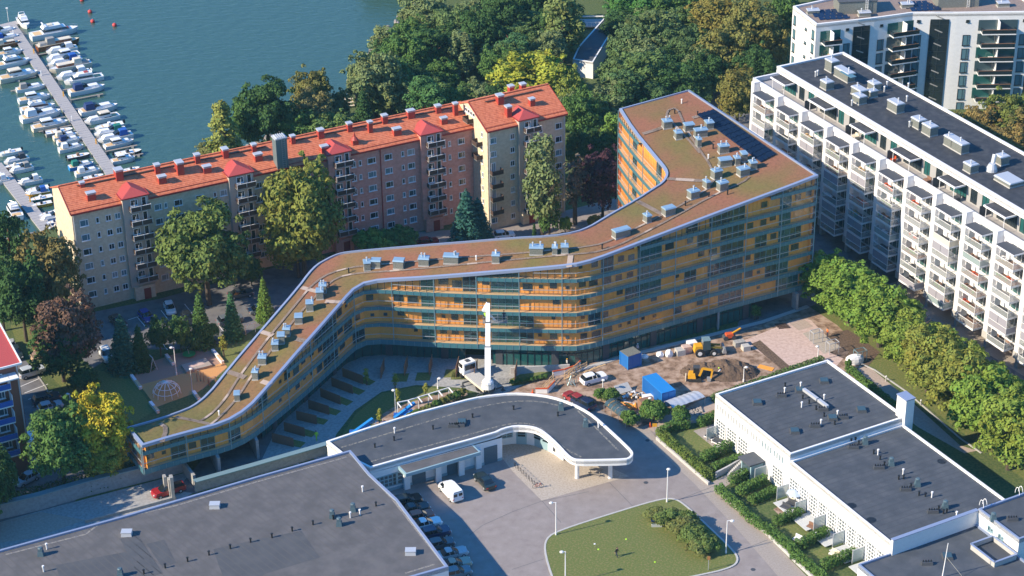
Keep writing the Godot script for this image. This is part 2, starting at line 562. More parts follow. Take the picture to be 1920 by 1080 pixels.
	structure("lawn_island", b, M.lawn)
	b = MB.new()
	isl.append(isl[0])
	strip(b, isl, 0.28, 0.0, 0.14)
	structure("island_kerb", b, M.concrete_pale)
	# kerbs and edgings
	b = MB.new()
	strip(b, pts_px([1585, 683, 1612, 681, 1640, 694, 1700, 735, 1800, 822, 1840, 850]), .25, 0, .1)
	structure("path_kerb", b, M.concrete_pale)
	b = MB.new()
	strip(b, pts_px([1068, 700, 1160, 672, 1320, 632, 1430, 604, 1515, 575]), .8, 0, .14)
	structure("building_kerb", b, M.concrete_pale)
	b = MB.new()
	strip(b, pts_px([60, 690, 85, 725, 110, 775]), .2, 0, .12)
	structure("car_park_kerb", b, M.concrete)
	# cracks and joints in the forecourt asphalt: tar-filled lines
	b = MB.new()
	for a in [[960, 960, 1015, 940, 1104, 922], [1016, 939, 1052, 980], [1143, 905, 1187, 950], [1270, 938, 1330, 915, 1352, 905], [1380, 1035, 1420, 1020, 1440, 1012], [880, 1004, 905, 985, 960, 960], [960, 1068, 1020, 1048]]:
		strip(b, pts_px(a), .09, 0.012, 0.017)
	structure("tar_seams", b, M.asphalt_patch)
	# painted bays
	b = MB.new()
	for a in [[38, 725, 78, 708], [46, 737, 90, 720], [53, 749, 98, 733], [32, 712, 60, 698], [61, 762, 75, 757], [70, 775, 90, 768], [30, 697, 42, 690]]:
		strip(b, pts_px(a), .13, 0.006, 0.012)
	for a in [[302, 582, 316, 600], [346, 570, 362, 590], [257, 594, 272, 612], [410, 610, 420, 623], [394, 618, 404, 632], [326, 638, 334, 645], [305, 645, 314, 656], [240, 600, 258, 594]]:
		strip(b, pts_px(a), .13, 0.006, 0.012)
	structure("bay_markings", b, M.white)
	# drains
	b = MB.new()
	for a in [[1211, 905], [1352, 911], [1412, 1068], [1214, 826]]:
		var q := W(a[0], a[1])
		b.tube(q, q + Vector3(0, .03, 0), .35, .35, 12)
	structure("drain_covers", b, M.dark_grey)

# ---------- the curved timber building with the planted sloping roof ----------
const RH0 := 4.2
const RFL := 3.1
var ru := PackedFloat32Array([100, 150, 155, 160, 168, 180, 187, 192, 200, 210, 225, 240, 253, 280])
var rh := PackedFloat32Array([8.4, 8.5, 9.1, 10.3, 12.1, 13.9, 14.9, 16.0, 17.6, 19.35, 21.1, 22.8, 24.5, 27.2])
func roof_h(x: float, z: float) -> float:
	var u := x * 0.7273 - z * 0.6863
	for i in ru.size() - 1:
		if u <= ru[i + 1]:
			return lerpf(rh[i], rh[i + 1], clampf((u - ru[i]) / (ru[i + 1] - ru[i]), 0, 1))
	return rh[-1]
func on_roof(px: float, py: float) -> Vector3:
	var h := 18.0
	var p := Vector3.ZERO
	for i in 40:
		p = W(px, py, h)
		h = 0.5 * h + 0.5 * roof_h(p.x, p.z)
	return p
func resample(p: Array, step: float) -> Array:
	var o := [p[0]]
	var L := 0.0
	for i in p.size() - 1: L += p[i].distance_to(p[i + 1])
	var n: int = max(1, roundi(L / step))
	var s := L / n
	var acc := 0.0
	for i in p.size() - 1:
		var a: Vector2 = p[i]
		var b: Vector2 = p[i + 1]
		var d := a.distance_to(b)
		while acc + d >= s - 0.0001 and o.size() < n:
			a = a.lerp(b, (s - acc) / d)
			d = a.distance_to(b)
			o.append(a)
			acc = 0.0
		acc += d
	o.append(p[-1])
	return o
func offset_line(p: Array, d: float) -> Array:
	# shifts to the left of travel by d (x right, z towards the viewer)
	var o := []
	var n := p.size()
	for i in n:
		var t: Vector2 = ((p[i] - p[max(0, i - 1)]).normalized() + (p[min(n - 1, i + 1)] - p[i]).normalized()).normalized()
		o.append(p[i] + Vector2(t.y, -t.x) * d)
	return o
func v3(a: Vector2, y: float) -> Vector3: return Vector3(a.x, y, a.y)

# line runs so that the inside lies to its left; each bay ~2.3 m
func ribbon_facade(root: Node3D, line: Array, first: int, rule: Callable, kind: String) -> void:
	var n := line.size()
	var inner := []
	for i in n:
		var dep := 0.6
		if kind == "front":
			var x := pix(v3(line[i], RH0)).x
			dep = lerpf(.6, 1.0, smoothstep(770, 790, x) * (1.0 - smoothstep(978, 996, x)))
		inner.append(offset_line(line, dep)[i])
	var levels := 8
	# gallery bands, floors, rails
	for k in range(first, levels):
		var y := RH0 + RFL * k
		var band := MB.new()
		var flo := MB.new()
		var rail := MB.new()
		var fins := MB.new()
		for i in n - 1:
			var a: Vector2 = line[i]
			var b: Vector2 = line[i + 1]
			var hr: float = min(roof_h(a.x, a.y), roof_h(b.x, b.y)) - 0.5
			if y + 0.2 > hr: continue
			var out := Vector2(-(b - a).y, (b - a).x).normalized()
			var bh := 0.85 if k == 0 else 0.62
			var a2: Vector2 = a + out * .12
			var b2: Vector2 = b + out * .12
			var yb := y - bh
			band.quad(v3(a2, yb), v3(b2, yb), v3(b2, y), v3(a2, y))
			band.quad(v3(a2, y), v3(b2, y), v3(b, y + .001), v3(a, y + .001))
			band.quad(v3(a, yb), v3(b, yb), v3(b2, yb), v3(a2, yb))
			for q in 2:
				var m := a2.lerp(b2, 0.5 * q)
				fins.box(v3(m + out * .03, y - bh * .5), Vector3(.06, bh - .04, .06))
			flo.quad(v3(a, y - .05), v3(b, y - .05), v3(inner[i + 1], y - .05), v3(inner[i], y - .05))
			flo.quad(v3(inner[i], y - .35), v3(inner[i + 1], y - .35), v3(b, y - .35), v3(a, y - .35))
			if hr > y + 1.3:
				rail.bar(v3(a + out * .1, y + 1.12), v3(b + out * .1, y + 1.12), .07, .09)
		if band.v.size() == 0: continue
		part(root, "floor_band", band, M.teal_metal)
		part(root, "band_fins", fins, M.teal_pale).set_meta("kind", "stuff")
		part(root, "gallery_floor", flo, M.timber_pale)
		if rail.v.size() > 0: part(root, "hand_rail", rail, M.rail_grey)
	# bays: glass skin and timber wall
	var mull := MB.new()
	for i in n - 1:
		var a: Vector2 = line[i]
		var b: Vector2 = line[i + 1]
		var ia: Vector2 = inner[i]
		var ib: Vector2 = inner[i + 1]
		var out := Vector2(-(b - a).y, (b - a).x).normalized()
		var ha := roof_h(a.x, a.y) - 0.35
		var hb := roof_h(b.x, b.y) - 0.35
		var mid := (a + b) * 0.5
		for k in range(first, levels):
			var y := RH0 + RFL * k
			var ya: float = min(y + RFL - .62, ha)
			var yb: float = min(y + RFL - .62, hb)
			if min(ya, yb) - y < 0.35: continue
			var partial: bool = min(ya, yb) < y + RFL - .7
			# glass pane
			var g := MB.new()
			g.quad(v3(a, y + .02), v3(b, y + .02), v3(b, yb), v3(a, ya))
			part(root, "glass_pane", g, M.pane_sheen_tint if (i * 7 + k * 5) % 9 == 0 and kind == "front" and a.x > 14 else M.pane_clear)
			if partial:
				for q in 2:
					var m := a.lerp(b, 0.5 * q)
					mull.bar(v3(m, y), v3(m, lerpf(ya, yb, .5 * q)), .09, .12)
			# wall behind
			var wy: float = min(y + RFL - .36, min(roof_h(ia.x, ia.y), roof_h(ib.x, ib.y)) - .4)
			if wy - y < .4: continue
			var what: String = rule.call(pix(v3(mid, y)).x, k, i)
			var w := MB.new()
			if what == "glass" or what == "teal":
				w.quad(v3(ia, y), v3(ib, y), v3(ib, wy), v3(ia, wy))
				var gp := part(root, "glazed_bay", w, M.glass_teal if what == "teal" else M.glass_dark)
				var fr := MB.new()
				for q in 3:
					var m := ia.lerp(ib, .02 + 0.48 * q) + out * .05
					fr.bar(v3(m, y), v3(m, wy), .09, .09)
				fr.bar(v3(ia + out * .05, y + 1.0), v3(ib + out * .05, y + 1.0), .08, .08)
				part(gp, "frame", fr, M.teal_metal)
			else:
				w.quad(v3(ia, y), v3(ib, y), v3(ib, wy), v3(ia, wy))
				# upright board joints
				for q in 3:
					var m := ia.lerp(ib, 0.02 + q / 3.0)
					w.bar(v3(m + out * .03, y), v3(m + out * .03, wy), .07, .05)
				var wp := part(root, "timber_panel", w, M.timber)
				var sz := 0.0
				if what == "small": sz = .62
				elif what == "window": sz = 1.15
				elif what == "wide": sz = 1.6
				if sz > 0 and wy - y > 2.2:
					var c := ia.lerp(ib, .35 + .3 * rng.randf())
					var tdir := (ib - ia).normalized()
					var wh: float = sz * (.9 if sz < 1.5 else .8)
					var cy: float = y + (1.35 if sz < 1.5 else 1.2) + rng.randf_range(-.25, .35)
					var bs := Basis(v3(tdir, 0), Vector3.UP, v3(out, 0))
					var wb := MB.new()
					wb.box(v3(c + out * .07, cy + .2), Vector3(sz, wh, .06), bs)
					var wn := part(wp, "window", wb, M.glass_dark if rng.randf() < .8 else M.glass_mid)
	if mull.v.size() > 0: part(root, "mullions", mull, M.mullion).set_meta("kind", "stuff")
	# posts
	for i in range(0, n, 3):
		var a: Vector2 = line[i]
		var t: Vector2 = (line[min(n - 1, i + 1)] - line[max(0, i - 1)]).normalized()
		var out := Vector2(-t.y, t.x)
		var p := MB.new()
		p.bar(v3(a + out * .16, RH0 + RFL * first - .6), v3(a + out * .16, roof_h(a.x, a.y) - .2), .13, .13)
		part(root, "post", p, M.teal_pale)

func build_ribbon() -> void:
	var root := thing("curved_timber_building", "long bent timber clad building with glazed galleries and sloping planted roof", "building")
	var bot := [270.8, 890, 330, 871.7, 396.7, 854, 430, 845, 471, 825, 507.8, 796, 568.9, 745.6, 638.3, 681.7, 666, 655.5, 684.4, 646, 717.8, 644, 782, 649, 851, 652, 911, 654.4, 1000, 656.7, 1069, 657.8, 1089, 656.7, 1111, 652, 1144.4, 643.3, 1197.8, 627.8, 1250, 612.8, 1344, 585.5, 1412, 567, 1476, 550.5, 1519, 538]
	var front := smooth2(pts_px(bot, RH0 - .85), false, 2)
	front = resample(front, 2.3)
	var bk := [1531.7, 336.7, 1292, 169.5, 1161, 205, 1185.5, 244, 1225.5, 293, 1241, 311, 1248.5, 322.5, 1247.8, 333, 1239, 344.4, 1222, 355, 1191, 375.3, 1150, 398, 1120, 416, 1105, 425, 1080, 435, 1035, 442.5, 960, 446.3, 855, 455, 705, 467.5, 660, 471.7, 640, 474.5, 626.7, 479, 610, 487, 593, 496.7, 576.7, 513.3, 558, 539, 485.6, 623.3, 430, 688, 385, 742.5, 370, 755, 350, 767, 300, 785, 237.5, 802.5]
	var back := []
	for i in range(0, bk.size(), 2):
		var p := on_roof(bk[i], bk[i + 1])
		back.append(Vector2(p.x, p.z))
	back[0] = front[-1]
	# facades: main front, the tip, the end wall and the inner side of the far wing
	var fr := func(x: float, k: int, i: int) -> String:
		if (x > 928 and x < 985) or (x > 790 and x < 824): return "teal"
		if (x > 868 and x < 900): return "glass"
		if (x > 836 and x < 856) and k < 3: return "window"
		if (x > 610 and x < 640) and k < 3: return "glass"
		if x > 1000 and x < 1105: return ["small", "window", "plain", "window", "plain", "small"][(i * 3 + k * 2) % 6]
		if x > 1200 and x < 1245 and k > 1: return "teal"
		if x > 1345 and x < 1400: return "glass"
		if x > 1455 and x < 1490: return "teal"
		if x > 1280 and x < 1330: return ["glass", "plain", "window"][(i + k) % 3]
		var r := rng.randf()
		if r < .34: return "plain"
		if r < .56: return "window"
		if r < .74: return "small"
		if r < .9: return "wide"
		return "glass"
	ribbon_facade(root, front, 0, fr, "front")
	var tip := resample([back[-1], front[0]], 2.3)
	ribbon_facade(root, tip, 0, fr, "tip")
	var endw := resample([front[-1], back[1]], 2.4)
	ribbon_facade(root, endw, 0, fr, "end")
	var inn := smooth2([back[2], back[3], back[4], back[5], back[6], back[7], back[8], back[9], back[10]], false, 1)
	inn = resample(inn, 2.3)
	var plain_rule := func(_x: float, _k: int, i: int) -> String:
		return "glass" if i % 5 == 3 else "plain"
	ribbon_facade(root, inn, 0, plain_rule, "inner")
	# plain rear walls (hidden from the bay side)
	var rear := back.slice(10)
	var rb := MB.new()
	for i in rear.size() - 1:
		rb.quad(v3(rear[i], 0), v3(rear[i + 1], 0), v3(rear[i + 1], roof_h(rear[i + 1].x, rear[i + 1].y) - .4), v3(rear[i], roof_h(rear[i].x, rear[i].y) - .4))
	rb.quad(v3(back[1], 0), v3(back[2], 0), v3(back[2], roof_h(back[2].x, back[2].y) - .4), v3(back[1], roof_h(back[1].x, back[1].y) - .4))
	part(root, "rear_wall", rb, M.timber)
	# roof sheet: outline, subdivided by cross strips
	var outl := []
	for q in offset_line(front, -.35): outl.append(q)
	var bsm := smooth2(back.slice(2), false, 1)
	var outer := [outl[-1], back[1]]
	for q in bsm: outer.append(q)
	var poly := PackedVector2Array()
	for q in outl: poly.append(q)
	poly.append(back[1])
	for q in bsm: poly.append(q)
	# planted roof: triangulate the outline, refine, drape on the roof height
	var rt := MB.new()
	rt.use_c = true
	rt.auto_c = false
	var inner_poly: PackedVector2Array = Geometry2D.offset_polygon(poly, -0.4)[0]
	drape(rt, inner_poly, 0.0, 1.6)
	# plant growth differs over the roof: red-brown stonecrop, olive moss, greener toward the low tip
	var n1 := FastNoiseLite.new()
	n1.seed = 4
	n1.frequency = .08
	n1.fractal_octaves = 4
	for q in rt.v:
		var k := clampf(.4 + 1.0 * n1.get_noise_2d(q.x, q.z), 0, 1)
		var gt := smoothstep(-41.0, -48.0, q.x) * .75
		k = clampf(k + gt * (.5 + n1.get_noise_2d(q.z * 2, q.x * 2)), 0, 1)
		rt.c.append(Color(.31, .13, .085).lerp(Color(.185, .16, .052), k))
	M.sedum.vertex_color_use_as_albedo = true
	part(root, "planted_roof", rt, M.sedum)
	var soff := MB.new()
	drape(soff, poly, -0.3, 5.0)
	part(root, "roof_underside", soff, M.teal_pale)
	# parapet flashing
	var pm := poly.duplicate()
	pm.append(poly[0])
	var par := MB.new()
	var ip := offset_closed(poly, 0.42)
	for i in poly.size():
		var j := (i + 1) % poly.size()
		var a := poly[i]
		var b := poly[j]
		var ha := roof_h(a.x, a.y)
		var hb := roof_h(b.x, b.y)
		var ai: Vector2 = ip[i]
		var bi: Vector2 = ip[j]
		par.quad(v3(a, ha - .3), v3(b, hb - .3), v3(b, hb + .18), v3(a, ha + .18))
		par.quad(v3(a, ha + .18), v3(b, hb + .18), v3(bi, hb + .26), v3(ai, ha + .26))
		par.quad(v3(bi, hb - .1), v3(ai, ha - .1), v3(ai, ha + .26), v3(bi, hb + .26))
	part(root, "roof_edge_flashing", par, M.flash_blue)
	# paver lines on the roof
	var lines := [[300, 795, 313, 804, 310, 812, 304, 830], [330, 783, 362, 789, 395, 797], [370, 793, 400, 775, 425, 745, 445, 712, 480, 665, 515, 620, 560, 565, 585, 535, 612, 515, 650, 503, 700, 498, 800, 489, 930, 479, 1010, 473, 1120, 462, 1160, 445, 1250, 400, 1300, 372, 1340, 345, 1335, 315, 1310, 280, 1285, 240, 1268, 199, 1245, 212, 1262, 232, 1290, 262, 1312, 288],
		[395, 797, 425, 770, 450, 740, 475, 700, 510, 655, 560, 590, 600, 548, 628, 522, 665, 513, 740, 509, 850, 499, 960, 488, 1080, 478, 1130, 472, 1180, 452, 1260, 410, 1340, 365, 1395, 342, 1405, 332], [1195, 378, 1242, 403], [1250, 336, 1336, 341], [1205, 252, 1225, 246, 1242, 240], [490, 623, 512, 630], [555, 637, 575, 641], [565, 540, 595, 548], [610, 566, 645, 568], [1070, 480, 1067, 502], [1298, 222, 1340, 210], [425, 697, 460, 709], [490, 716, 508, 722]]
	for i in lines.size():
		var pv := MB.new()
		var p3 := []
		for j in range(0, lines[i].size(), 2):
			var q := on_roof(lines[i][j], lines[i][j + 1])
			p3.append(Vector2(q.x, q.z))
		var wd := .42 if lines[i].size() > 12 else (.9 if i > 2 else .7)
		if i == 8: wd = 1.0
		p3 = resample(smooth2(p3, false, 1) if lines[i].size() > 12 else p3, 1.6)
		for j in p3.size() - 1:
			var t: Vector2 = (p3[j + 1] - p3[j]).normalized()
			var s := Vector2(-t.y, t.x) * wd * .5
			var qs := [p3[j] - s, p3[j + 1] - s, p3[j + 1] + s, p3[j] + s]
			var v := []
			for q in qs: v.append(Vector3(q.x, roof_h(q.x, q.y) + .13, q.y))
			pv.quad(v[3], v[2], v[1], v[0])
			pv.quad(v[0], v[1], v[2], v[3])
		part(root, "paver_strip", pv, M.sand_path)
	# ventilation boxes: px, py of the base front, width in px
	var vents := [444, 755, 11, 478.6, 715, 12, 491.7, 686, 16, 515.6, 659.5, 13, 526.7, 647, 14, 537.5, 633, 14, 559.7, 609.5, 15, 580.5, 586, 14, 599.5, 563.6, 14, 605, 552, 14, 688, 510, 13, 705, 505, 19, 748, 506.7, 21, 795, 500.8, 21, 846, 496.7, 30, 930, 496, 15, 1006, 480, 27, 1040.5, 480, 10, 1059, 477.5, 14, 1165, 447.5, 35, 1214, 420, 11, 1254, 406, 24, 1300.5, 375, 24, 1325, 356, 10, 1355, 360, 23, 1344, 338, 22, 1394, 332, 26, 1412, 320, 16, 1360, 315, 30, 1382, 312, 12, 1395, 305, 13, 1357, 290, 24, 1310, 278, 10, 1251, 243, 21, 1272, 263, 16, 1292, 248, 23, 1314, 260, 30, 1330, 244, 18]
	for i in range(0, vents.size(), 3):
		var p := on_roof(vents[i], vents[i + 1])
		var s := px_per_m(p)
		var w: float = vents[i + 2] / s * (.92 if vents[i + 1] > 400 else .78)
		var q := p + Vector3(0, 0, -.8)
		# face along the local wing direction
		var t := Vector2(1, 0)
		var best := 1e9
		for j in front.size() - 1:
			var d: float = front[j].distance_to(Vector2(p.x, p.z))
			if d < best:
				best = d
				t = (front[j + 1] - front[j]).normalized()
		var turn := 0.0
		if vents[i] < 640: turn = rng.randf_range(-.08, .08)
		else: turn = -atan2(t.y, t.x)
		if vents[i + 1] < 330: turn = .25
		roof_vent(root, q, w, rng.randf_range(1.2, 1.45), rng.randf_range(1.25, 1.55), turn, "sheet_metal", "lid_blue")
	# small pipes and drains
	for a in [[604, 533], [617, 538], [654, 512], [893, 488], [1129, 467], [1285, 386], [1329, 370], [1265, 213], [411, 779], [1278, 194], [1308, 217], [1337, 279], [1328, 298], [1364, 365]]:
		var p := on_roof(a[0], a[1])
		var pb := MB.new()
		pb.tube(p, p + Vector3(0, .75, 0), .11, .11, 6)
		pb.tube(p + Vector3(0, .75, 0), p + Vector3(0, .9, 0), .18, .12, 6)
		part(root, "vent_pipe", pb, M.black if rng.randf() < .6 else M.white)
	# solar panels
	var pc := [on_roof(1306, 216), on_roof(1338, 207), on_roof(1456, 291), on_roof(1427, 306)]
	for r in 4:
		for c in 13:
			var f := func(u: float, w: float) -> Vector3:
				var q: Vector3 = pc[0].lerp(pc[3], u).lerp(pc[1].lerp(pc[2], u), w)
				q.y = roof_h(q.x, q.z)
				return q
			var u0 := (c + .05) / 13.0
			var u1 := (c + .95) / 13.0
			var w0 := (r + .06) / 4.0
			var w1 := (r + .86) / 4.0
			var sp := MB.new()
			var q := [f.call(u0, w0), f.call(u1, w0), f.call(u1, w1), f.call(u0, w1)]
			var up := Vector3(0, .22, 0)
			var up2 := Vector3(0, .36, 0)
			var t := [q[0] + up, q[1] + up, q[2] + up2, q[3] + up2]
			sp.quad(t[0], t[3], t[2], t[1])
			sp.quad(t[0], t[1], t[2], t[3])
			for e in 4:
				sp.quad(t[e] - Vector3(0, .15, 0), t[(e + 1) % 4] - Vector3(0, .15, 0), t[(e + 1) % 4], t[e])
			part(root, "solar_panel", sp, M.solar)
	# ground floor: recessed wall and piers
	var rec := []
	for i in front.size(): rec.append(offset_line(front, lerpf(2.2, .8, smoothstep(905, 930, pix(v3(front[i], 0)).x)))[i])
	var top := RH0 - .9
	for i in range(front.size() - 1):
		var x := pix(v3(front[i], 0)).x
		var a: Vector2 = rec[i]
		var b: Vector2 = rec[i + 1]
		if x < 505: continue
		if x > 858 and x < 900: continue
		if x > 1395: continue
		var out := Vector2(-(b - a).y, (b - a).x).normalized()
		var g := MB.new()
		g.quad(v3(a, 0), v3(b, 0), v3(b, top), v3(a, top))
		var gp := part(root, "ground_glazing", g, M.glass_teal)
		var fm := MB.new()
		for q in 3: fm.bar(v3(a.lerp(b, q * .5) + out * .05, 0), v3(a.lerp(b, q * .5) + out * .05, top), .08, .1)
		fm.bar(v3(a + out * .05, 2.3), v3(b + out * .05, 2.3), .1, .1)
		part(gp, "frame", fm, M.mullion)
		if i % 4 == 3:
			var pn := MB.new()
			pn.box(v3((a + b) * .5 + out * .12, top * .5), Vector3(1.2, top, .12), Basis(v3((b - a).normalized(), 0), Vector3.UP, v3(out, 0)))
			part(root, "wall_panel", pn, M.dark_grey)
	var so := MB.new()
	var in2 := offset_line(front, 9.5)
	for i in front.size() - 1:
		so.quad(v3(front[i], top - .02), v3(in2[i], top - .02), v3(in2[i + 1], top - .02), v3(front[i + 1], top - .02))
	part(root, "soffit", so, M.concrete)
	# concrete blade piers under the low end and along the far right
	for a in [[398, 848, 895, 7.0], [470, 829, 862, 7.0], [1491, 548, 583, 1.6], [1397, 566, 598, .4], [1346, 588, 618, .4], [320, 880, 935, .9], [311, 878, 930, .9]]:
		var p := W(a[0], a[2])
		var pr := MB.new()
		pr.box(p + Vector3(0, top * .5, -a[3] * .5), Vector3(.45 if a[3] > .5 else .3, top, a[3]), Basis(Vector3.UP, .35))
		part(root, "pier", pr, M.concrete)
	# passage back wall, deep under the building
	var dk := MB.new()
	for i in range(front.size() - 1):
		var x := pix(v3(front[i], 0)).x
		if x > 1380 or (x > 850 and x < 905):
			var ins := offset_line(front, 8.0)
			dk.quad(v3(ins[i], 0), v3(ins[i + 1], 0), v3(ins[i + 1], top), v3(ins[i], top))
	part(root, "passage_wall", dk, M.concrete)

func offset_closed(p: PackedVector2Array, d: float) -> Array:
	# inward offset that keeps one point per point (outline runs counter-clockwise seen from above)
	var o := []
	var n := p.size()
	for i in n:
		var t0 := (p[i] - p[(i + n - 1) % n]).normalized()
		var t1 := (p[(i + 1) % n] - p[i]).normalized()
		var t := (t0 + t1).normalized()
		var nn := Vector2(t.y, -t.x)
		var k: float = 1.0 / max(0.35, nn.dot(Vector2(t0.y, -t0.x)))
		o.append(p[i] + nn * d * k)
	return o
func drape(b: MB, poly: PackedVector2Array, dy: float, step: float) -> void:
	var lo := poly[0]
	var hi := poly[0]
	for q in poly:
		lo = lo.min(q); hi = hi.max(q)
	var x := lo.x
	while x < hi.x:
		var z := lo.y
		while z < hi.y:
			var cell := PackedVector2Array([Vector2(x, z), Vector2(x + step, z), Vector2(x + step, z + step), Vector2(x, z + step)])
			for pc in Geometry2D.intersect_polygons(cell, poly):
				var idx := Geometry2D.triangulate_polygon(pc)
				for i in range(0, idx.size(), 3):
					var q0: Vector2 = pc[idx[i]]
					var q1: Vector2 = pc[idx[i + 1]]
					var q2: Vector2 = pc[idx[i + 2]]
					if (q1 - q0).cross(q2 - q0) > 0:
						var tmp := q1
						q1 = q2
						q2 = tmp
					b.tri(v3(q0, roof_h(q0.x, q0.y) + dy), v3(q1, roof_h(q1.x, q1.y) + dy), v3(q2, roof_h(q2.x, q2.y) + dy))
			z += step
		x += step
# sheet-metal ventilation box with lid and stub pipes
func roof_vent(root: Node3D, p: Vector3, w: float, d: float, h: float, turn: float, body: String, lid: String, pipes := -1) -> void:
	var bs := Basis(Vector3.UP, turn)
	var b := MB.new()
	b.box(p + Vector3(0, h * .5 - .1, 0), Vector3(w, h + .2, d), bs)
	var vb := part(root, "roof_vent", b, M[body])
	b = MB.new()
	b.hexa(p + Vector3(0, h + .1, 0), Vector3(w + .22, .2, d + .22), Vector3(w + .1, .2, d * .9), bs)
	part(vb, "lid", b, M[lid])
	b = MB.new()
	b.box(p + Vector3(0, .1, 0), Vector3(w + .1, .22, d + .1), bs)
	part(vb, "plinth", b, M.concrete_pale)
	var np := pipes if pipes >= 0 else rng.randi_range(0, 2)
	for i in np:
		b = MB.new()
		var q := p + bs * Vector3(rng.randf_range(-.35, .35) * w, h + .15, rng.randf_range(-.2, .2) * d)
		b.tube(q, q + Vector3(0, .55, 0), .11, .11, 7)
		b.tube(q + Vector3(0, .55, 0), q + Vector3(0, .68, 0), .17, .13, 7)
		part(vb, "stub_pipe", b, M.zinc)

# ---------- apartment blocks with red roofs ----------
func basis_of(t: Vector3) -> Basis:
	# x along the wall, z out of the wall (to the right of travel seen from above)
	return Basis(t, Vector3.UP, t.cross(Vector3.UP))
var win_mesh := {}
# window set in a wall: frame (part) > pane, sill
func window(root: Node3D, p: Vector3, bs: Basis, w: float, h: float, glass: String, frame := "white", bars := 1) -> void:
	var key := "%.2f_%.2f_%d" % [w, h, bars]
	if not win_mesh.has(key):
		var f := MB.new()
		var t := .09
		f.box(Vector3(0, h * .5 - t * .5, .04), Vector3(w, t, .1))
		f.box(Vector3(0, -h * .5 + t * .5, .04), Vector3(w, t, .1))
		for s in [-1, 1]: f.box(Vector3(s * (w * .5 - t * .5), 0, .04), Vector3(t, h - 2 * t, .1))
		for i in bars: f.box(Vector3((float(i + 1) / (bars + 1) - .5) * w + (w * .18 if bars == 1 and w > 1.0 else 0.0), 0, .03), Vector3(.07, h - 2 * t, .08))
		f.box(Vector3(0, -h * .5 - .05, .1), Vector3(w + .14, .07, .22))
		var g := MB.new()
		g.box(Vector3(0, 0, .01), Vector3(w - 2 * t, h - 2 * t, .04))
		win_mesh[key] = [f.mesh(), g.mesh()]
	var o := part(root, "window", win_mesh[key][0], M[frame])
	o.transform = Transform3D(bs, p)
	part(o, "pane", win_mesh[key][1], M[glass])
func rand_glass() -> String:
	var r := rng.randf()
	if r < .42: return "glass_dark"
	if r < .66: return "glass_sky"
	if r < .84: return "glass_blind"
	return "glass_mid"
func gable_block(root: Node3D, A: Vector3, t: Vector3, L: float, D: float, H: float, rise: float, wall: Material, roofm: Material) -> void:
	var out := t.cross(Vector3.UP)
	var bs := basis_of(t)
	var b := MB.new()
	var P := [A, A + t * L, A + t * L - out * D, A - out * D]
	var up := Vector3(0, H, 0)
	for i in 4: b.quad(P[i], P[(i + 1) % 4], P[(i + 1) % 4] + up, P[i] + up)
	var r0 := A - out * D * .5 + Vector3(0, H + rise, 0)
	var r1 := r0 + t * L
	b.tri(P[3] + up, P[0] + up, r0)
	b.tri(P[1] + up, P[2] + up, r1)
	part(root, "wall", b, wall)
	b = MB.new()
	var ov := .45
	var dn := rise / (D * .5) * ov
	var e0: Vector3 = P[0] + up + out * ov - t * .25 - Vector3(0, dn, 0)
	var e1: Vector3 = P[1] + up + out * ov + t * .25 - Vector3(0, dn, 0)
	var f0: Vector3 = P[3] + up - out * ov - t * .25 - Vector3(0, dn, 0)
	var f1: Vector3 = P[2] + up - out * ov + t * .25 - Vector3(0, dn, 0)
	var q0 := r0 - t * .25
	var q1 := r1 + t * .25
	var th := Vector3(0, .18, 0)
	b.quad(e0 + th, e1 + th, q1 + th, q0 + th)
	b.quad(f1 + th, f0 + th, q0 + th, q1 + th)
	b.quad(e0, e0 + th, q0 + th, q0)
	b.quad(e1 + th, e1, q1, q1 + th)
	b.quad(f0 + th, f0, q0, q0 + th)
	b.quad(f1, f1 + th, q1 + th, q1)
	b.quad(e1, e0, q0, q1)
	var ro := part(root, "roof", b, roofm)
	# tile courses: thin steps across the near slope
	b = MB.new()
	var sl := (q0 - e0).length()
	var nc := int(sl / .42)
	for i in nc:
		var k := (i + .5) / nc
		b.bar(e0.lerp(q0, k) + th + Vector3(0, .012, 0), e1.lerp(q1, k) + th + Vector3(0, .012, 0), .06, .035)
	part(ro, "tile_courses", b, roofm).set_meta("kind", "stuff")
	b = MB.new()
	b.bar(e0 + out * .05, e1 + out * .05, .14, .3)
	b.bar(e0 - t * .03 + th * .5, q0 - t * .03 + th * .5, .06, .3)
	b.bar(e1 + t * .03 + th * .5, q1 + t * .03 + th * .5, .06, .3)
	part(ro, "eaves_trim", b, M.red_trim)
	b = MB.new()
	b.bar(q0 + Vector3(0, .26, 0), q1 + Vector3(0, .26, 0), .3, .16)
	part(ro, "ridge_cap", b, roofm)
	b = MB.new()
	# walkway along the ridge and snow guard at the eaves
	var w0 := e0.lerp(q0, .86) + Vector3(0, .34, 0)
	var w1 := e1.lerp(q1, .86) + Vector3(0, .34, 0)
	b.bar(w0 + t * 3, w1 - t * 2, .35, .06)
	part(ro, "roof_walkway", b, M.brown_slat)
	b = MB.new()
	b.bar(e0.lerp(q0, .08) + Vector3(0, .32, 0), e1.lerp(q1, .08) + Vector3(0, .32, 0), .05, .1)
	part(ro, "snow_guard", b, M.red_trim)
func gable_roof_point(A: Vector3, t: Vector3, D: float, H: float, rise: float, px: float, py: float) -> Vector3:
	var out := t.cross(Vector3.UP)
	var h := H + rise * .5
	var p := Vector3.ZERO
	for i in 30:
		p = W(px, py, h)
		var d := clampf((A - p).dot(out), 0, D)
		h = h * .5 + .5 * (H + .18 + rise * (1.0 - abs(d - D * .5) / (D * .5)))
	return p
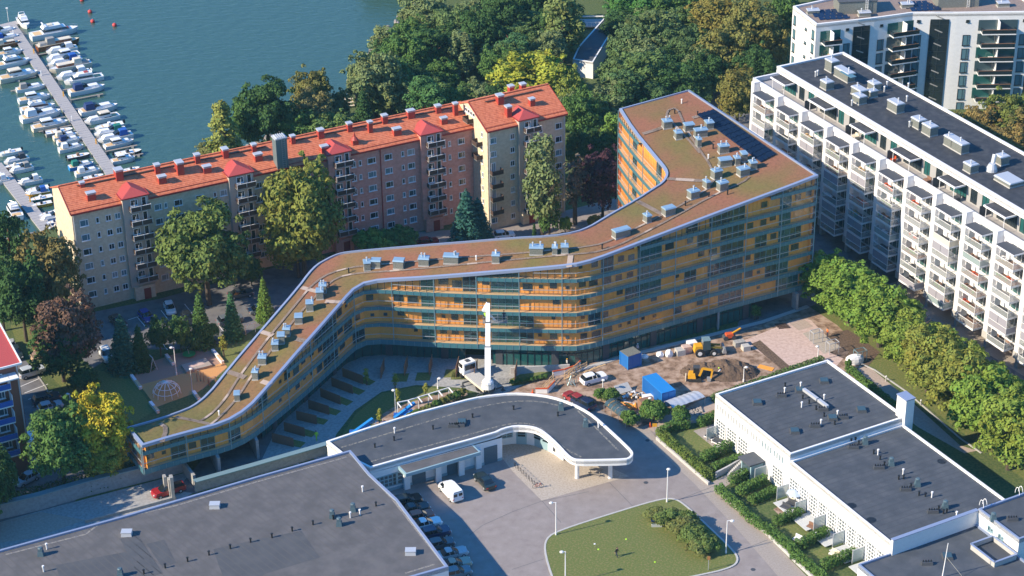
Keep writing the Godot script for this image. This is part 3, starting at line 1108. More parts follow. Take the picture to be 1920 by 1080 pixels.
func brick_chimney(root: Node3D, p: Vector3, bs: Basis, w: float, d: float, h: float) -> void:
	var b := MB.new()
	b.box(p + Vector3(0, h * .5 - .6, 0), Vector3(w, h + .8, d), bs)
	var c := part(root, "chimney", b, M.red_metal)
	b = MB.new()
	b.box(p + Vector3(0, h + .08, 0), Vector3(w + .2, .14, d + .2), bs)
	b.box(p + Vector3(0, h - .14, 0), Vector3(w + .06, .1, d + .06), bs)
	part(c, "cap", b, M.zinc)
# projecting stair and balcony bay; p is the foot on the wall line
func balcony_bay(root: Node3D, p: Vector3, bs: Basis, H: float, w: float, n: int, wall: String, top_mat: String) -> void:
	var b := MB.new()
	var pr := .9
	b.box(p + bs * Vector3(0, (H + .9) * .5 + 1.3, -.5 + pr * .5), Vector3(w, H + .9 - 2.6, 1.0 + pr), bs)
	part(root, "balcony_bay", b, M[wall])
	# small hipped roof running back into the main roof
	b = MB.new()
	var y := H + .9
	var c := [Vector3(-w * .5 - .2, y, pr + .2), Vector3(w * .5 + .2, y, pr + .2), Vector3(w * .5 + .2, y, -3.2), Vector3(-w * .5 - .2, y, -3.2), Vector3(0, y + 1.15, -1.0), Vector3(0, y + 1.15, -3.4)]
	var g := []
	for q in c: g.append(p + bs * q)
	b.tri(g[0], g[1], g[4])
	b.quad(g[1], g[2], g[5], g[4])
	b.quad(g[3], g[0], g[4], g[5])
	b.quad(g[3], g[2], g[1], g[0])
	var hr := part(root, "bay_roof", b, M.red_hip)
	b = MB.new()
	b.bar(g[0], g[1], .12, .2)
	b.bar(g[1], g[2], .1, .2)
	b.bar(g[3], g[0], .1, .2)
	part(hr, "eaves_trim", b, M.red_trim)
	b = MB.new()
	b.box(p + bs * Vector3(0, H * .5 + .9, -1.9), Vector3(w, 1.5, 2.6), bs)
	for k in n:
		var yy := H - 1.35 - 2.75 * k
		if yy < 2.2: break
		var q := p + bs * Vector3(w * .12, yy, pr)
		var bal := MB.new()
		var bw := w * .78
		bal.box(q + bs * Vector3(0, -.12, .55), Vector3(bw, .16, 1.15), bs)
		var bp := part(root, "balcony", bal, M.concrete)
		var fr := MB.new()
		fr.box(q + bs * Vector3(0, .36, 1.1), Vector3(bw, .8, .06), bs)
		for s in [-1, 1]: fr.box(q + bs * Vector3(s * bw * .5, .36, .55), Vector3(.06, .8, 1.1), bs)
		part(bp, "slatted_front", fr, M.brown_slat)
		fr = MB.new()
		fr.box(q + bs * Vector3(0, .84, 1.1), Vector3(bw + .1, .08, .1), bs)
		for s in [-1, 0, 1]: fr.box(q + bs * Vector3(s * bw * .5, .5, 1.15), Vector3(.06, .9, .06), bs)
		fr.box(q + bs * Vector3(-bw * .3, 1.25, .95), Vector3(.06, 1.0, .06), bs)
		part(bp, "hand_rail", fr, M.white)
		window(root, q + bs * Vector3(-bw * .24, 1.25, .02), bs, 1.3, 1.15, "glass_dark")
		window(root, q + bs * Vector3(bw * .25, 1.05, .02), bs, .85, 1.9, "glass_dark", "white", 0)
	# porch with a red door
	b = MB.new()
	b.box(p + bs * Vector3(0, 1.4, .5), Vector3(w * .8, 2.6, 1.6), bs)
	part(root, "porch", b, M.plaster_beige if wall != "plaster_pink" else M.plaster_pink)
	b = MB.new()
	b.box(p + bs * Vector3(.35, 1.1, 1.33), Vector3(1.25, 2.1, .08), bs)
	part(root, "door", b, M.red_door)
func build_red_blocks() -> void:
	mottled("red_hip", [C(.42, .06, .05), C(.50, .085, .07)], 4.0, .6, .03)
	var A := W(156, 582)
	var H := height_at(A, 399.5)
	var B := W(875, 240, H)
	B.y = 0
	var t := (B - A)
	var Ltot := t.length()
	t = t.normalized()
	var bs := basis_of(t)
	var out := t.cross(Vector3.UP)
	var D := 11.6
	var rise := 2.5
	var s_of := func(px: float) -> float:
		var py := lerpf(399.5, 240.0, (px - 134.0) / (875.0 - 134.0))
		var q := W(px, py, H)
		return (q - A).dot(t)
	var Ls: float = s_of.call(536.0)
	var r1 := thing("apartment_block", "long beige plastered apartment block with bright red tiled roof", "building")
	gable_block(r1, A, t, Ls, D, H, rise, M.plaster_beige, M.roof_tile_red)
	var r2 := thing("apartment_block", "pink plastered apartment block with red tiled roof between beige neighbours", "building")
	gable_block(r2, A + t * (Ls + .02), t, Ltot - Ls + 1.5, D, H, rise, M.plaster_pink, M.roof_tile_red)
	# windows: px of the column, width, height
	var cols := [[154.8, 1.5, 1.2], [180, .6, 1.05], [200.6, 1.0, 1.1], [217.8, 1.0, 1.1], [293.8, 1.35, 1.15], [308.5, .55, 1.0], [332, 1.5, 1.15], [372.5, 1.5, 1.15], [401, .55, 1.0], [417, 1.3, 1.15], [482, 1.3, 1.15], [494.5, .55, 1.0], [510, 1.2, 1.15], [552, 1.4, 1.15], [578, .6, 1.0], [595, 1.4, 1.15], [659.5, 1.3, 1.15], [674, .55, 1.0], [695.5, 1.6, 1.15], [727, 1.5, 1.15], [754, .55, 1.0], [769.5, 1.4, 1.15], [828, 1.35, 1.15], [842, .55, 1.0], [864, 1.35, 1.15]]
	for c in cols:
		var s: float = s_of.call(c[0])
		for k in 7:
			var y := H - 2.35 - 2.75 * k
			if y < .9: continue
			if rng.randf() < .03: continue
			window(r1 if s < Ls else r2, A + t * s + Vector3(0, y, 0) + out * .01, bs, c[1], c[2], rand_glass(), "white", 1 if c[1] > .8 else 0)
	for a in [[251, 4.6], [449, 4.5], [633, 4.4], [805, 4.3]]:
		var s: float = s_of.call(a[0])
		balcony_bay(r1 if s < Ls else r2, A + t * s, bs, H, a[1], 7, "render_worn" if a[0] < 620 else "plaster_pink", "red_hip")
	# downpipes
	for s in [.25, s_of.call(234.0) - .2, s_of.call(427.0), Ls - .4]:
		var b := MB.new()
		b.tube(A + t * s + out * .14, A + t * s + out * .14 + Vector3(0, H, 0), .08, .08, 6)
		part(r1, "downpipe", b, M.zinc)
	for s in [s_of.call(712.0), s_of.call(790.0)]:
		var b := MB.new()
		b.tube(A + t * s + out * .14, A + t * s + out * .14 + Vector3(0, H, 0), .09, .09, 6)
		part(r2, "downpipe", b, M.red_trim)
	# chimneys
	for a in [[223, 333, 1.3, 1.5, 1.6], [295, 322, .9, 1.0, 1.4], [337, 322, 1.2, 1.6, 1.9], [370, 303, .9, 1.0, 1.4], [422, 292, 1.0, 1.3, 1.4], [476, 282, .8, .9, 1.2], [171, 372, 1.5, 1.0, 1.1], [304, 341, 1.4, 1.0, 1.1], [388, 321, 1.4, 1.0, 1.0], [484, 299, 1.4, 1.0, 1.1], [154, 349, .8, .7, .7], [549, 267, .8, .9, 1.3], [601, 256, 1.1, 1.1, 1.4], [655, 244, .9, 1.0, 1.4], [694, 246, .8, .9, 1.9], [721, 229, 1.0, 1.0, 1.4], [770, 219, 1.4, 1.0, 1.3], [821, 209, 1.0, 1.0, 1.2], [854, 214, .8, .8, 2.2], [744, 251, 1.5, 1.0, 1.1], [832, 230, 1.2, .9, 1.0], [608, 283, 1.3, 1.0, 1.0]]:
		var p := gable_roof_point(A, t, D, H, rise, a[0], a[1])
		brick_chimney(r1 if (p - A).dot(t) < Ls else r2, p, bs, a[2], a[3], a[4])
	# onion finial ventilator on the pink block
	var fp := gable_roof_point(A, t, D, H, rise, 665, 268)
	var b := MB.new()
	b.box(fp + Vector3(0, .2, 0), Vector3(1.1, 1.0, 1.1), bs)
	b.tube(fp + Vector3(0, .7, 0), fp + Vector3(0, 1.3, 0), .75, .25, 8)
	b.tube(fp + Vector3(0, 1.3, 0), fp + Vector3(0, 2.3, 0), .25, .03, 8)
	part(r2, "roof_turret", b, M.red_metal)
	# tall flue stack clad in grey metal on the joint
	var sp := gable_roof_point(A, t, D, H, rise, 527, 308)
	b = MB.new()
	b.box(sp + Vector3(0, 2.2, 0), Vector3(2.1, 6.0, 1.9), bs)
	var st := part(r1, "flue_stack", b, M.zinc_dark if M.has("zinc_dark") else plain("zinc_dark", C(.16, .21, .22), .5, .3))
	b = MB.new()
	b.box(sp + Vector3(0, 5.3, 0), Vector3(2.3, .25, 2.1), bs)
	for i in 5: b.box(sp + Vector3(0, 5.5, 0) + bs * Vector3(-.8 + .4 * i, 0, 0), Vector3(.06, .3, 1.8), bs)
	part(st, "cap", b, M.zinc)
	b = MB.new()
	for s in [-1, 1]: b.bar(sp + bs * Vector3(.3 * s + .3, -.4, 1.0), sp + bs * Vector3(.3 * s + .3, 5.2, 1.0), .06, .06)
	for i in 14: b.bar(sp + bs * Vector3(0, -.3 + .4 * i, 1.0), sp + bs * Vector3(.6, -.3 + .4 * i, 1.0), .04, .04)
	part(st, "ladder", b, M.steel)
	# --- the taller end block ---
	var A3 := W(917, 432)
	var H3 := height_at(A3, 244.5)
	var B3 := W(1060, 211.5, H3)
	B3.y = 0
	var t3 := (B3 - A3)
	var L3 := t3.length()
	t3 = t3.normalized()
	var bs3 := basis_of(t3)
	var out3 := t3.cross(Vector3.UP)
	var D3 := 14.0
	var r3 := thing("apartment_block", "tall beige gabled apartment block with red roof and brown corner balconies", "building")
	gable_block(r3, A3, t3, L3, D3, H3, 3.0, M.plaster_beige, M.roof_tile_red)
	var s3 := func(px: float) -> float:
		var py := lerpf(244.5, 211.5, (px - 914.0) / (1060.0 - 914.0))
		return (W(px, py, H3) - A3).dot(t3)
	for c in [[924, 1.3, 1.15], [960, .9, 1.1], [1047, 1.4, 1.2], [1014, .7, 1.0]]:
		var s: float = s3.call(c[0])
		for k in 7:
			var y := H3 - 2.3 - 2.7 * k
			if y < .9: continue
			if c[0] < 930 and k > 1 and k < 6:
				window(r3, A3 + t3 * s + Vector3(0, y, 0) + out3 * .01, bs3, .9, 1.9, "glass_blind", "white", 1)
				var q: Vector3 = A3 + t3 * (s + .3) + Vector3(0, y - 1.1, 0)
				var bal := MB.new()
				bal.box(q + bs3 * Vector3(0, 0, .6), Vector3(2.3, .14, 1.2), bs3)
				var bp := part(r3, "balcony", bal, M.concrete)
				bal = MB.new()
				bal.box(q + bs3 * Vector3(0, .45, 1.2), Vector3(2.3, .85, .06), bs3)
				for e in [-1, 1]: bal.box(q + bs3 * Vector3(1.15 * e, .45, .6), Vector3(.06, .85, 1.2), bs3)
				part(bp, "slatted_front", bal, M.brown_slat)
			else:
				window(r3, A3 + t3 * s + Vector3(0, y, 0) + out3 * .01, bs3, c[1], c[2], rand_glass(), "white", 1 if c[1] > .8 else 0)
	balcony_bay(r3, A3 + t3 * s3.call(987.0), bs3, H3, 4.0, 7, "render_worn", "red_hip")
	# lit gable: slim windows and two high balconies
	var bg := Basis(out3, Vector3.UP, -t3)
	for k in 7:
		for d in [2.0, 8.5]:
			var y := H3 - 1.6 - 2.7 * k
			if y < 1: continue
			window(r3, A3 - out3 * d - t3 * .01 + Vector3(0, y, 0), bg, .55, 1.0, rand_glass(), "white", 0)
	for a in [[3.0, H3 - 3.9], [3.0, H3 - 6.6], [6.5, H3 - .6], [10.5, H3 - .4]]:
		var q: Vector3 = A3 - out3 * a[0] - t3 * .01 + Vector3(0, a[1], 0)
		var bal := MB.new()
		bal.box(q + bg * Vector3(0, 0, .6), Vector3(2.0, .14, 1.2), bg)
		var bp := part(r3, "balcony", bal, M.concrete)
		bal = MB.new()
		bal.box(q + bg * Vector3(0, .45, 1.2), Vector3(2.0, .85, .06), bg)
		for e in [-1, 1]: bal.box(q + bg * Vector3(e, .45, .6), Vector3(.06, .85, 1.2), bg)
		part(bp, "slatted_front", bal, M.brown_slat)
	var gw := MB.new()
	for i in 4:
		window(r3, A3 - out3 * (5.2 + i * 1.0) - t3 * .01 + Vector3(0, H3 + 1.1, 0), bg, .8, .8, "glass_dark", "white", 0)
	for a in [[937, 192, 1.2, 1.2, 1.5], [958, 172, 1.0, 1.0, 1.2], [980, 168, 1.0, 1.0, 1.2], [953, 216, 1.0, 1.1, 1.8], [997, 196, 1.0, .9, 1.2]]:
		var p := gable_roof_point(A3, t3, D3, H3, 3.0, a[0], a[1])
		brick_chimney(r3, p, bs3, a[2], a[3], a[4])
	for s in [L3 - .3, .3]:
		var dp := MB.new()
		dp.tube(A3 + t3 * s + out3 * .14, A3 + t3 * s + out3 * .14 + Vector3(0, H3, 0), .08, .08, 6)
		part(r3, "downpipe", dp, M.zinc)

# ---------- long white block with stacked glazed balconies ----------
func flat_roof(root: Node3D, c: Array, y: float, roofm: String, par_h: float, par_w: float, parm: String) -> MeshInstance3D:
	# c: corner Vector3s counter-clockwise from above
	var poly := PackedVector2Array()
	for q in c: poly.append(Vector2(q.x, q.z))
	var b := MB.new()
	b.prism(poly, y - .3, y, true, false, false)
	var r := part(root, "roof", b, M[roofm])
	b = MB.new()
	var ip := offset_closed(poly, par_w)
	for i in poly.size():
		var j := (i + 1) % poly.size()
		b.quad(v3(poly[i], y - .4), v3(poly[j], y - .4), v3(poly[j], y + par_h), v3(poly[i], y + par_h))
		b.quad(v3(poly[i], y + par_h), v3(poly[j], y + par_h), v3(ip[j], y + par_h), v3(ip[i], y + par_h))
		b.quad(v3(ip[j], y - .01), v3(ip[i], y - .01), v3(ip[i], y + par_h), v3(ip[j], y + par_h))
	part(r, "parapet", b, M[parm])
	return r
func walls(root: Node3D, c: Array, y0: float, y1: float, m: String, nm := "wall") -> MeshInstance3D:
	var b := MB.new()
	for i in c.size():
		var p: Vector3 = c[i]
		var q: Vector3 = c[(i + 1) % c.size()]
		b.quad(Vector3(p.x, y0, p.z), Vector3(q.x, y0, q.z), Vector3(q.x, y1, q.z), Vector3(p.x, y1, p.z))
	return part(root, nm, b, M[m])
func box_part(root: Node, nm: String, m: String, ctr: Vector3, s: Vector3, bs: Basis) -> MeshInstance3D:
	var b := MB.new()
	b.box(ctr, s, bs)
	return part(root, nm, b, M[m])
var bal_cache := {}
func build_white_block() -> void:
	var root := thing("white_apartment_block", "long white apartment block with stacks of glazed box balconies and dark flat roof", "building")
	var TH := 21.6
	var a := W(1420, 154, TH)
	var z := W(1876, 432, TH)
	var t := Vector3(z.x - a.x, 0, z.z - a.z).normalized()
	var sp := Vector2(z.x - a.x, z.z - a.z).length() / 9.0
	var out := t.cross(Vector3.UP)
	var bs := basis_of(t)
	var o := Vector3(a.x, 0, a.z) - t * 2.0
	var L := sp * 13 + 4.0
	var P := func(s: float, d: float, y: float) -> Vector3: return o + t * s + out * d + Vector3(0, y, 0)
	# main volume (wall plane d = -0.5), recessed ground floor
	var D := 17.5
	walls(root, [P.call(0, -.5, 0), P.call(L, -.5, 0), P.call(L, -D, 0), P.call(0, -D, 0)], 3.0, TH - .7, "white_panel")
	walls(root, [P.call(1, -2.6, 0), P.call(L, -2.6, 0), P.call(L, -D + .5, 0), P.call(1, -D + .5, 0)], 0.0, 3.05, "timber_brown", "ground_floor_wall")
	var so := MB.new()
	so.quad(P.call(0, -D, 3.0), P.call(L, -D, 3.0), P.call(L, -.5, 3.0), P.call(0, -.5, 3.0))
	part(root, "soffit", so, M.white_panel)
	# terrace deck and parapet
	var td := MB.new()
	td.quad(P.call(0, -.5, TH - 1.0), P.call(L, -.5, TH - 1.0), P.call(L, -D, TH - 1.0), P.call(0, -D, TH - 1.0))
	part(root, "terrace_deck", td, M.deck_grey)
	for q in [[0, L, -.5, -.5], [0, 0, -.5, -D]]:
		var pb := MB.new()
		pb.bar(P.call(q[0], q[2], TH - .35), P.call(q[1], q[3], TH - .35), .45, .8)
		part(root, "terrace_parapet", pb, M.white_panel)
	# penthouse with its own roof
	var c0 := W(1453.5, 124.6, 25.2)
	var ph := (c0 - o).dot(out)
	var ps := (c0 - o).dot(t)
	ph = clampf(ph, -5.0, -2.6)
	var f0 := ph - .9
	walls(root, [P.call(ps + .8, f0, 0), P.call(L, f0, 0), P.call(L, -D + .3, 0), P.call(ps + .8, -D + .3, 0)], TH - 1.0, 24.2, "grey_clad", "penthouse_wall")
	var rc := [P.call(ps, ph, 0), P.call(L, ph, 0), P.call(L, -D - .3, 0), P.call(ps, -D - .3, 0)]
	flat_roof(root, rc, 24.9, "roof_felt_black", .32, .5, "white_panel")
	walls(root, rc, 24.0, 24.9, "white_panel", "roof_fascia")
	so = MB.new()
	so.quad(P.call(ps, -D, 24.0), P.call(L, -D, 24.0), P.call(L, ph, 24.0), P.call(ps, ph, 24.0))
	part(root, "soffit", so, M.white_panel)
	# penthouse glazing, canopies
	var s := ps + 1.2
	var i := 0
	while s < L - 3:
		var w: float = [4.2, 1.6, 1.7, 5.0, 1.5, 1.6][i % 6]
		var g := MB.new()
		g.box(P.call(s + w * .5, f0 + .03, 22.2), Vector3(w, 2.6, .08), bs)
		var gp := part(root, "terrace_window", g, M.glass_teal if i % 2 == 0 else M.glass_dark)
		var fm := MB.new()
		for k in int(w / .9) + 1: fm.box(P.call(s + .05 + k * .9, f0 + .1, 22.2), Vector3(.07, 2.6, .06), bs)
		part(gp, "frame", fm, M.mullion)
		if i % 6 == 0 or i % 6 == 3:
			var cn := MB.new()
			cn.box(P.call(s + w * .5, f0 + 1.7, 23.6), Vector3(w + .6, .28, 2.3), bs)
			var cp := part(root, "terrace_canopy", cn, M.white)
			cn = MB.new()
			cn.box(P.call(s + w * .5, f0 + 1.7, 23.78), Vector3(w + .2, .1, 1.9), bs)
			part(cp, "canopy_top", cn, M.roof_felt_black)
			for e in [0.2, w - .2]:
				cn = MB.new()
				cn.tube(P.call(s + e, f0 + 2.6, TH - 1), P.call(s + e, f0 + 2.6, 23.5), .05, .05, 6)
				part(cp, "post", cn, M.white)
		elif i % 6 == 2 or i % 6 == 5:
			box_part(root, "terrace_screen", "dark_grey", P.call(s + w + .9, f0 + 1.4, 22.0), Vector3(.08, 2.0, 2.6), bs)
		s += w + [1.2, 1.4, 2.2, .8, 1.8, 2.4][i % 6]
		i += 1
	for q in [[60, "dark_grey"], [42, "orange_red"], [31, "cream"], [52, "timber_brown"]]:
		var e := MB.new()
		e.box(P.call(q[0], f0 + 1.6, TH - .5), Vector3(1.1, .5, .9), bs)
		e.box(P.call(q[0], f0 + 1.1, TH - .1), Vector3(1.1, .5, .15), bs)
		part(root, "terrace_seat", e, M[q[1]])
	# pilasters, spandrels, balconies
	for k in 13:
		var s0 := 2.0 + sp * k
		var pb := MB.new()
		pb.box(P.call(s0, .25, (TH + .2 + 3.2) * .5), Vector3(1.0, TH + .2 - 3.2, 1.5), bs)
		var pp := part(root, "pilaster", pb, M.white_panel)
		pb = MB.new()
		pb.box(P.call(s0, .2, 2.55), Vector3(1.3, 1.3, 1.7), bs)
		part(pp, "base_block", pb, M.concrete_pale)
		pb = MB.new()
		pb.box(P.call(s0, .2, 1.0), Vector3(.7, 2.0, .9), bs)
		part(pp, "column", pb, M.concrete)
		if k == 12: continue
		# column of balconies
		var cx := s0 + sp * .56
		var bw := sp * .56
		for f in 6:
			var y := 3.2 + f * 2.93
			white_balcony(root, P.call(cx, 0, y), bs, bw, f == 5)
			# the window wall behind
			var g := MB.new()
			g.box(P.call(cx + .1, -.47, y + 1.3), Vector3(bw * .9, 2.2, .08), bs)
			var gp := part(root, "balcony_window", g, M.glass_teal if rng.randf() < .5 else M.glass_dark)
			var fm := MB.new()
			for e in 4: fm.box(P.call(cx + .1 + (e / 3.0 - .5) * bw * .86, -.4, y + 1.3), Vector3(.08, 2.2, .06), bs)
			part(gp, "frame", fm, M.white)
			# slim window slot beside the pilaster
			g = MB.new()
			g.box(P.call(s0 + sp * .925 - .1, -.46, y + 1.35), Vector3(.42, 1.5, .1), bs)
			part(root, "slot_window", g, M.glass_dark)
			g = MB.new()
			g.box(P.call(s0 + .85, -.46, y + 1.3), Vector3(.4, .9, .1), bs)
			part(root, "slot_window", g, M.glass_dark)
	# left end wall windows and corner balconies
	var be := Basis(out, Vector3.UP, -t)
	for f in 6:
		for d in [-1.7, -4.2, -9.0, -12.5]:
			window(root, P.call(-.02, d, 3.2 + f * 2.93 + 1.4), be, .9, 1.6, "glass_dark", "white", 0)
	# roof plant
	var RT := 24.9
	var rv := [[1560, 135, 22, 2.4], [1584, 150, 44, 1.9], [1551, 168, 20, 1.6], [1612, 182, 30, 1.6], [1612, 195, 22, 1.6], [1636, 184, 12, 1.4], [1640, 170, 20, 1.5], [1680, 210, 30, 1.9], [1723, 241, 24, 1.8], [1744, 254, 26, 1.9], [1784, 276, 22, 1.9], [1801, 286, 30, 1.9], [1821, 324, 22, 1.6], [1880, 310, 18, 1.7], [1893, 345, 46, .8]]
	for q in rv:
		var p := W(q[0], q[1], RT)
		var w: float = q[2] / px_per_m(p)
		roof_vent(root, p + Vector3(0, .0, -.6), w, 1.7 if q[3] > 1 else 3.0, q[3] * .9, -atan2(t.z, t.x), "sheet_metal", "zinc", 1 if q[3] > 1 else 0)
	# ducts and stacks
	for q in [[1533, 142], [1529, 144], [1563, 120], [1593, 150], [1601, 174], [1597, 198], [1667, 205], [1703, 166], [1700, 190], [1658, 172], [1705, 238], [1663, 163], [1550, 162], [1775, 270]]:
		var p := W(q[0], q[1], RT)
		var b := MB.new()
		b.tube(p, p + Vector3(0, 1.0, 0), .16, .16, 7)
		b.tube(p + Vector3(0, 1.0, 0), p + Vector3(0, 1.15, 0), .24, .18, 7)
		part(root, "vent_pipe", b, M.zinc)
	var dp := W(1859, 320, RT)
	var db := MB.new()
	db.tube(dp, dp + Vector3(0, .5, 0), 1.0, .9, 14)
	db.tube(dp + Vector3(0, .5, 0), dp + Vector3(0, 1.3, 0), .9, .55, 14)
	db.tube(dp + Vector3(.2, 1.2, -.4), dp + Vector3(.5, 2.6, -.9), .38, .38, 10)
	part(root, "exhaust_cowl", db, M.zinc)
	# skylight
	var sk := W(1590, 158, RT)
	box_part(root, "skylight", "glass_sky", sk + Vector3(0, 1.75, -.6), Vector3(3.6, .12, 1.2), bs)
func white_balcony(root: Node3D, p: Vector3, bs: Basis, w: float, top: bool) -> void:
	var d := 2.1
	var key := "%.2f" % w
	if not bal_cache.has(key):
		var sl := MB.new()
		sl.box(Vector3(0, -.14, d * .5 + .4), Vector3(w, .34, d))
		var fr := MB.new()
		fr.box(Vector3(0, 1.07, d + .36), Vector3(w, .07, .08))
		for s in [-1, 1]:
			fr.box(Vector3(s * w * .5, 1.07, d * .5 + .4), Vector3(.07, .07, d))
			fr.box(Vector3(s * (w * .5 - .04), 1.3, d + .34), Vector3(.07, 2.6, .07))
		fr.box(Vector3(0, 2.55, d + .34), Vector3(w, .08, .08))
		var gl := MB.new()
		gl.box(Vector3(0, .5, d + .38), Vector3(w - .1, .95, .03))
		for s in [-1, 1]: gl.box(Vector3(s * (w * .5 - .02), .5, d * .5 + .4), Vector3(.03, .95, d - .1))
		var up := MB.new()
		up.box(Vector3(w * .5 - .03, 1.8, d * .5 + .4), Vector3(.03, 1.4, d - .1))
		var sc := MB.new()
		for i in 2: sc.box(Vector3((i - .5) * w * .49, 1.8, d + .33), Vector3(w * .47, 1.4, .04))
		var fl := MB.new()
		fl.box(Vector3(0, .035, d * .5 + .4), Vector3(w - .15, .04, d - .15))
		var wl := MB.new()
		wl.box(Vector3(-w * .5 - .02, 1.3, d * .35 + .2), Vector3(.12, 2.6, d * .6))
		bal_cache[key] = [sl.mesh(), fr.mesh(), gl.mesh(), up.mesh(), sc.mesh(), fl.mesh(), wl.mesh()]
	var q: Array = bal_cache[key]
	var o := part(root, "balcony", q[0], M.white_panel)
	o.transform = Transform3D(bs, p)
	part(o, "rail_frame", q[1], M.white)
	var r := rng.randf()
	part(o, "rail_glass", q[2], M.pane_rail if r < .8 else M.cream if r < .86 else M.shade_screen if r < .91 else M.screen_glass)
	part(o, "side_glass", q[3], M.pane_clear)
	part(o, "side_screen", q[6], M.white_panel)
	part(o, "deck", q[5], [M.dark_grey, M.timber_brown, M.deck_grey, M.dark_grey][rng.randi() % 4])
	if rng.randf() < .26: part(o, "sun_blind", q[4], M.shade_screen)
	elif rng.randf() < .6:
		var b := MB.new()
		var fx := rng.randf_range(-.3, .3) * w
		b.box(Vector3(fx, .4, 1.4), Vector3(.9, .08, .7))
		b.box(Vector3(fx, .2, 1.4), Vector3(.1, .4, .1))
		b.box(Vector3(fx - .8, .35, 1.3), Vector3(.5, .5, .5))
		part(o, "furniture", b, [M.timber_pale, M.white, M.timber_brown, M.orange_red, M.cream][rng.randi() % 5])
		if rng.randf() < .6:
			b = MB.new()
			for e in 5: b.ball(Vector3(rng.randf_range(-.4, .4) * w, .6, d + rng.randf_range(-.1, .2)), Vector3(.22, .25, .22), 5, 4)
			part(o, "planter", b, leaf_mat(C(.09, .16, .05)) if rng.randf() < .7 else M.orange_red)
	if top:
		var b := MB.new()
		b.box(Vector3(0, 2.75, d * .5 + .5), Vector3(w + .2, .25, d + .3))
		var rf := part(o, "balcony_roof", b, M.white_panel)
		b = MB.new()
		b.box(Vector3(0, 2.9, d * .5 + .5), Vector3(w, .06, d + .1))
		part(o, "roof_covering", b, M.dark_grey)

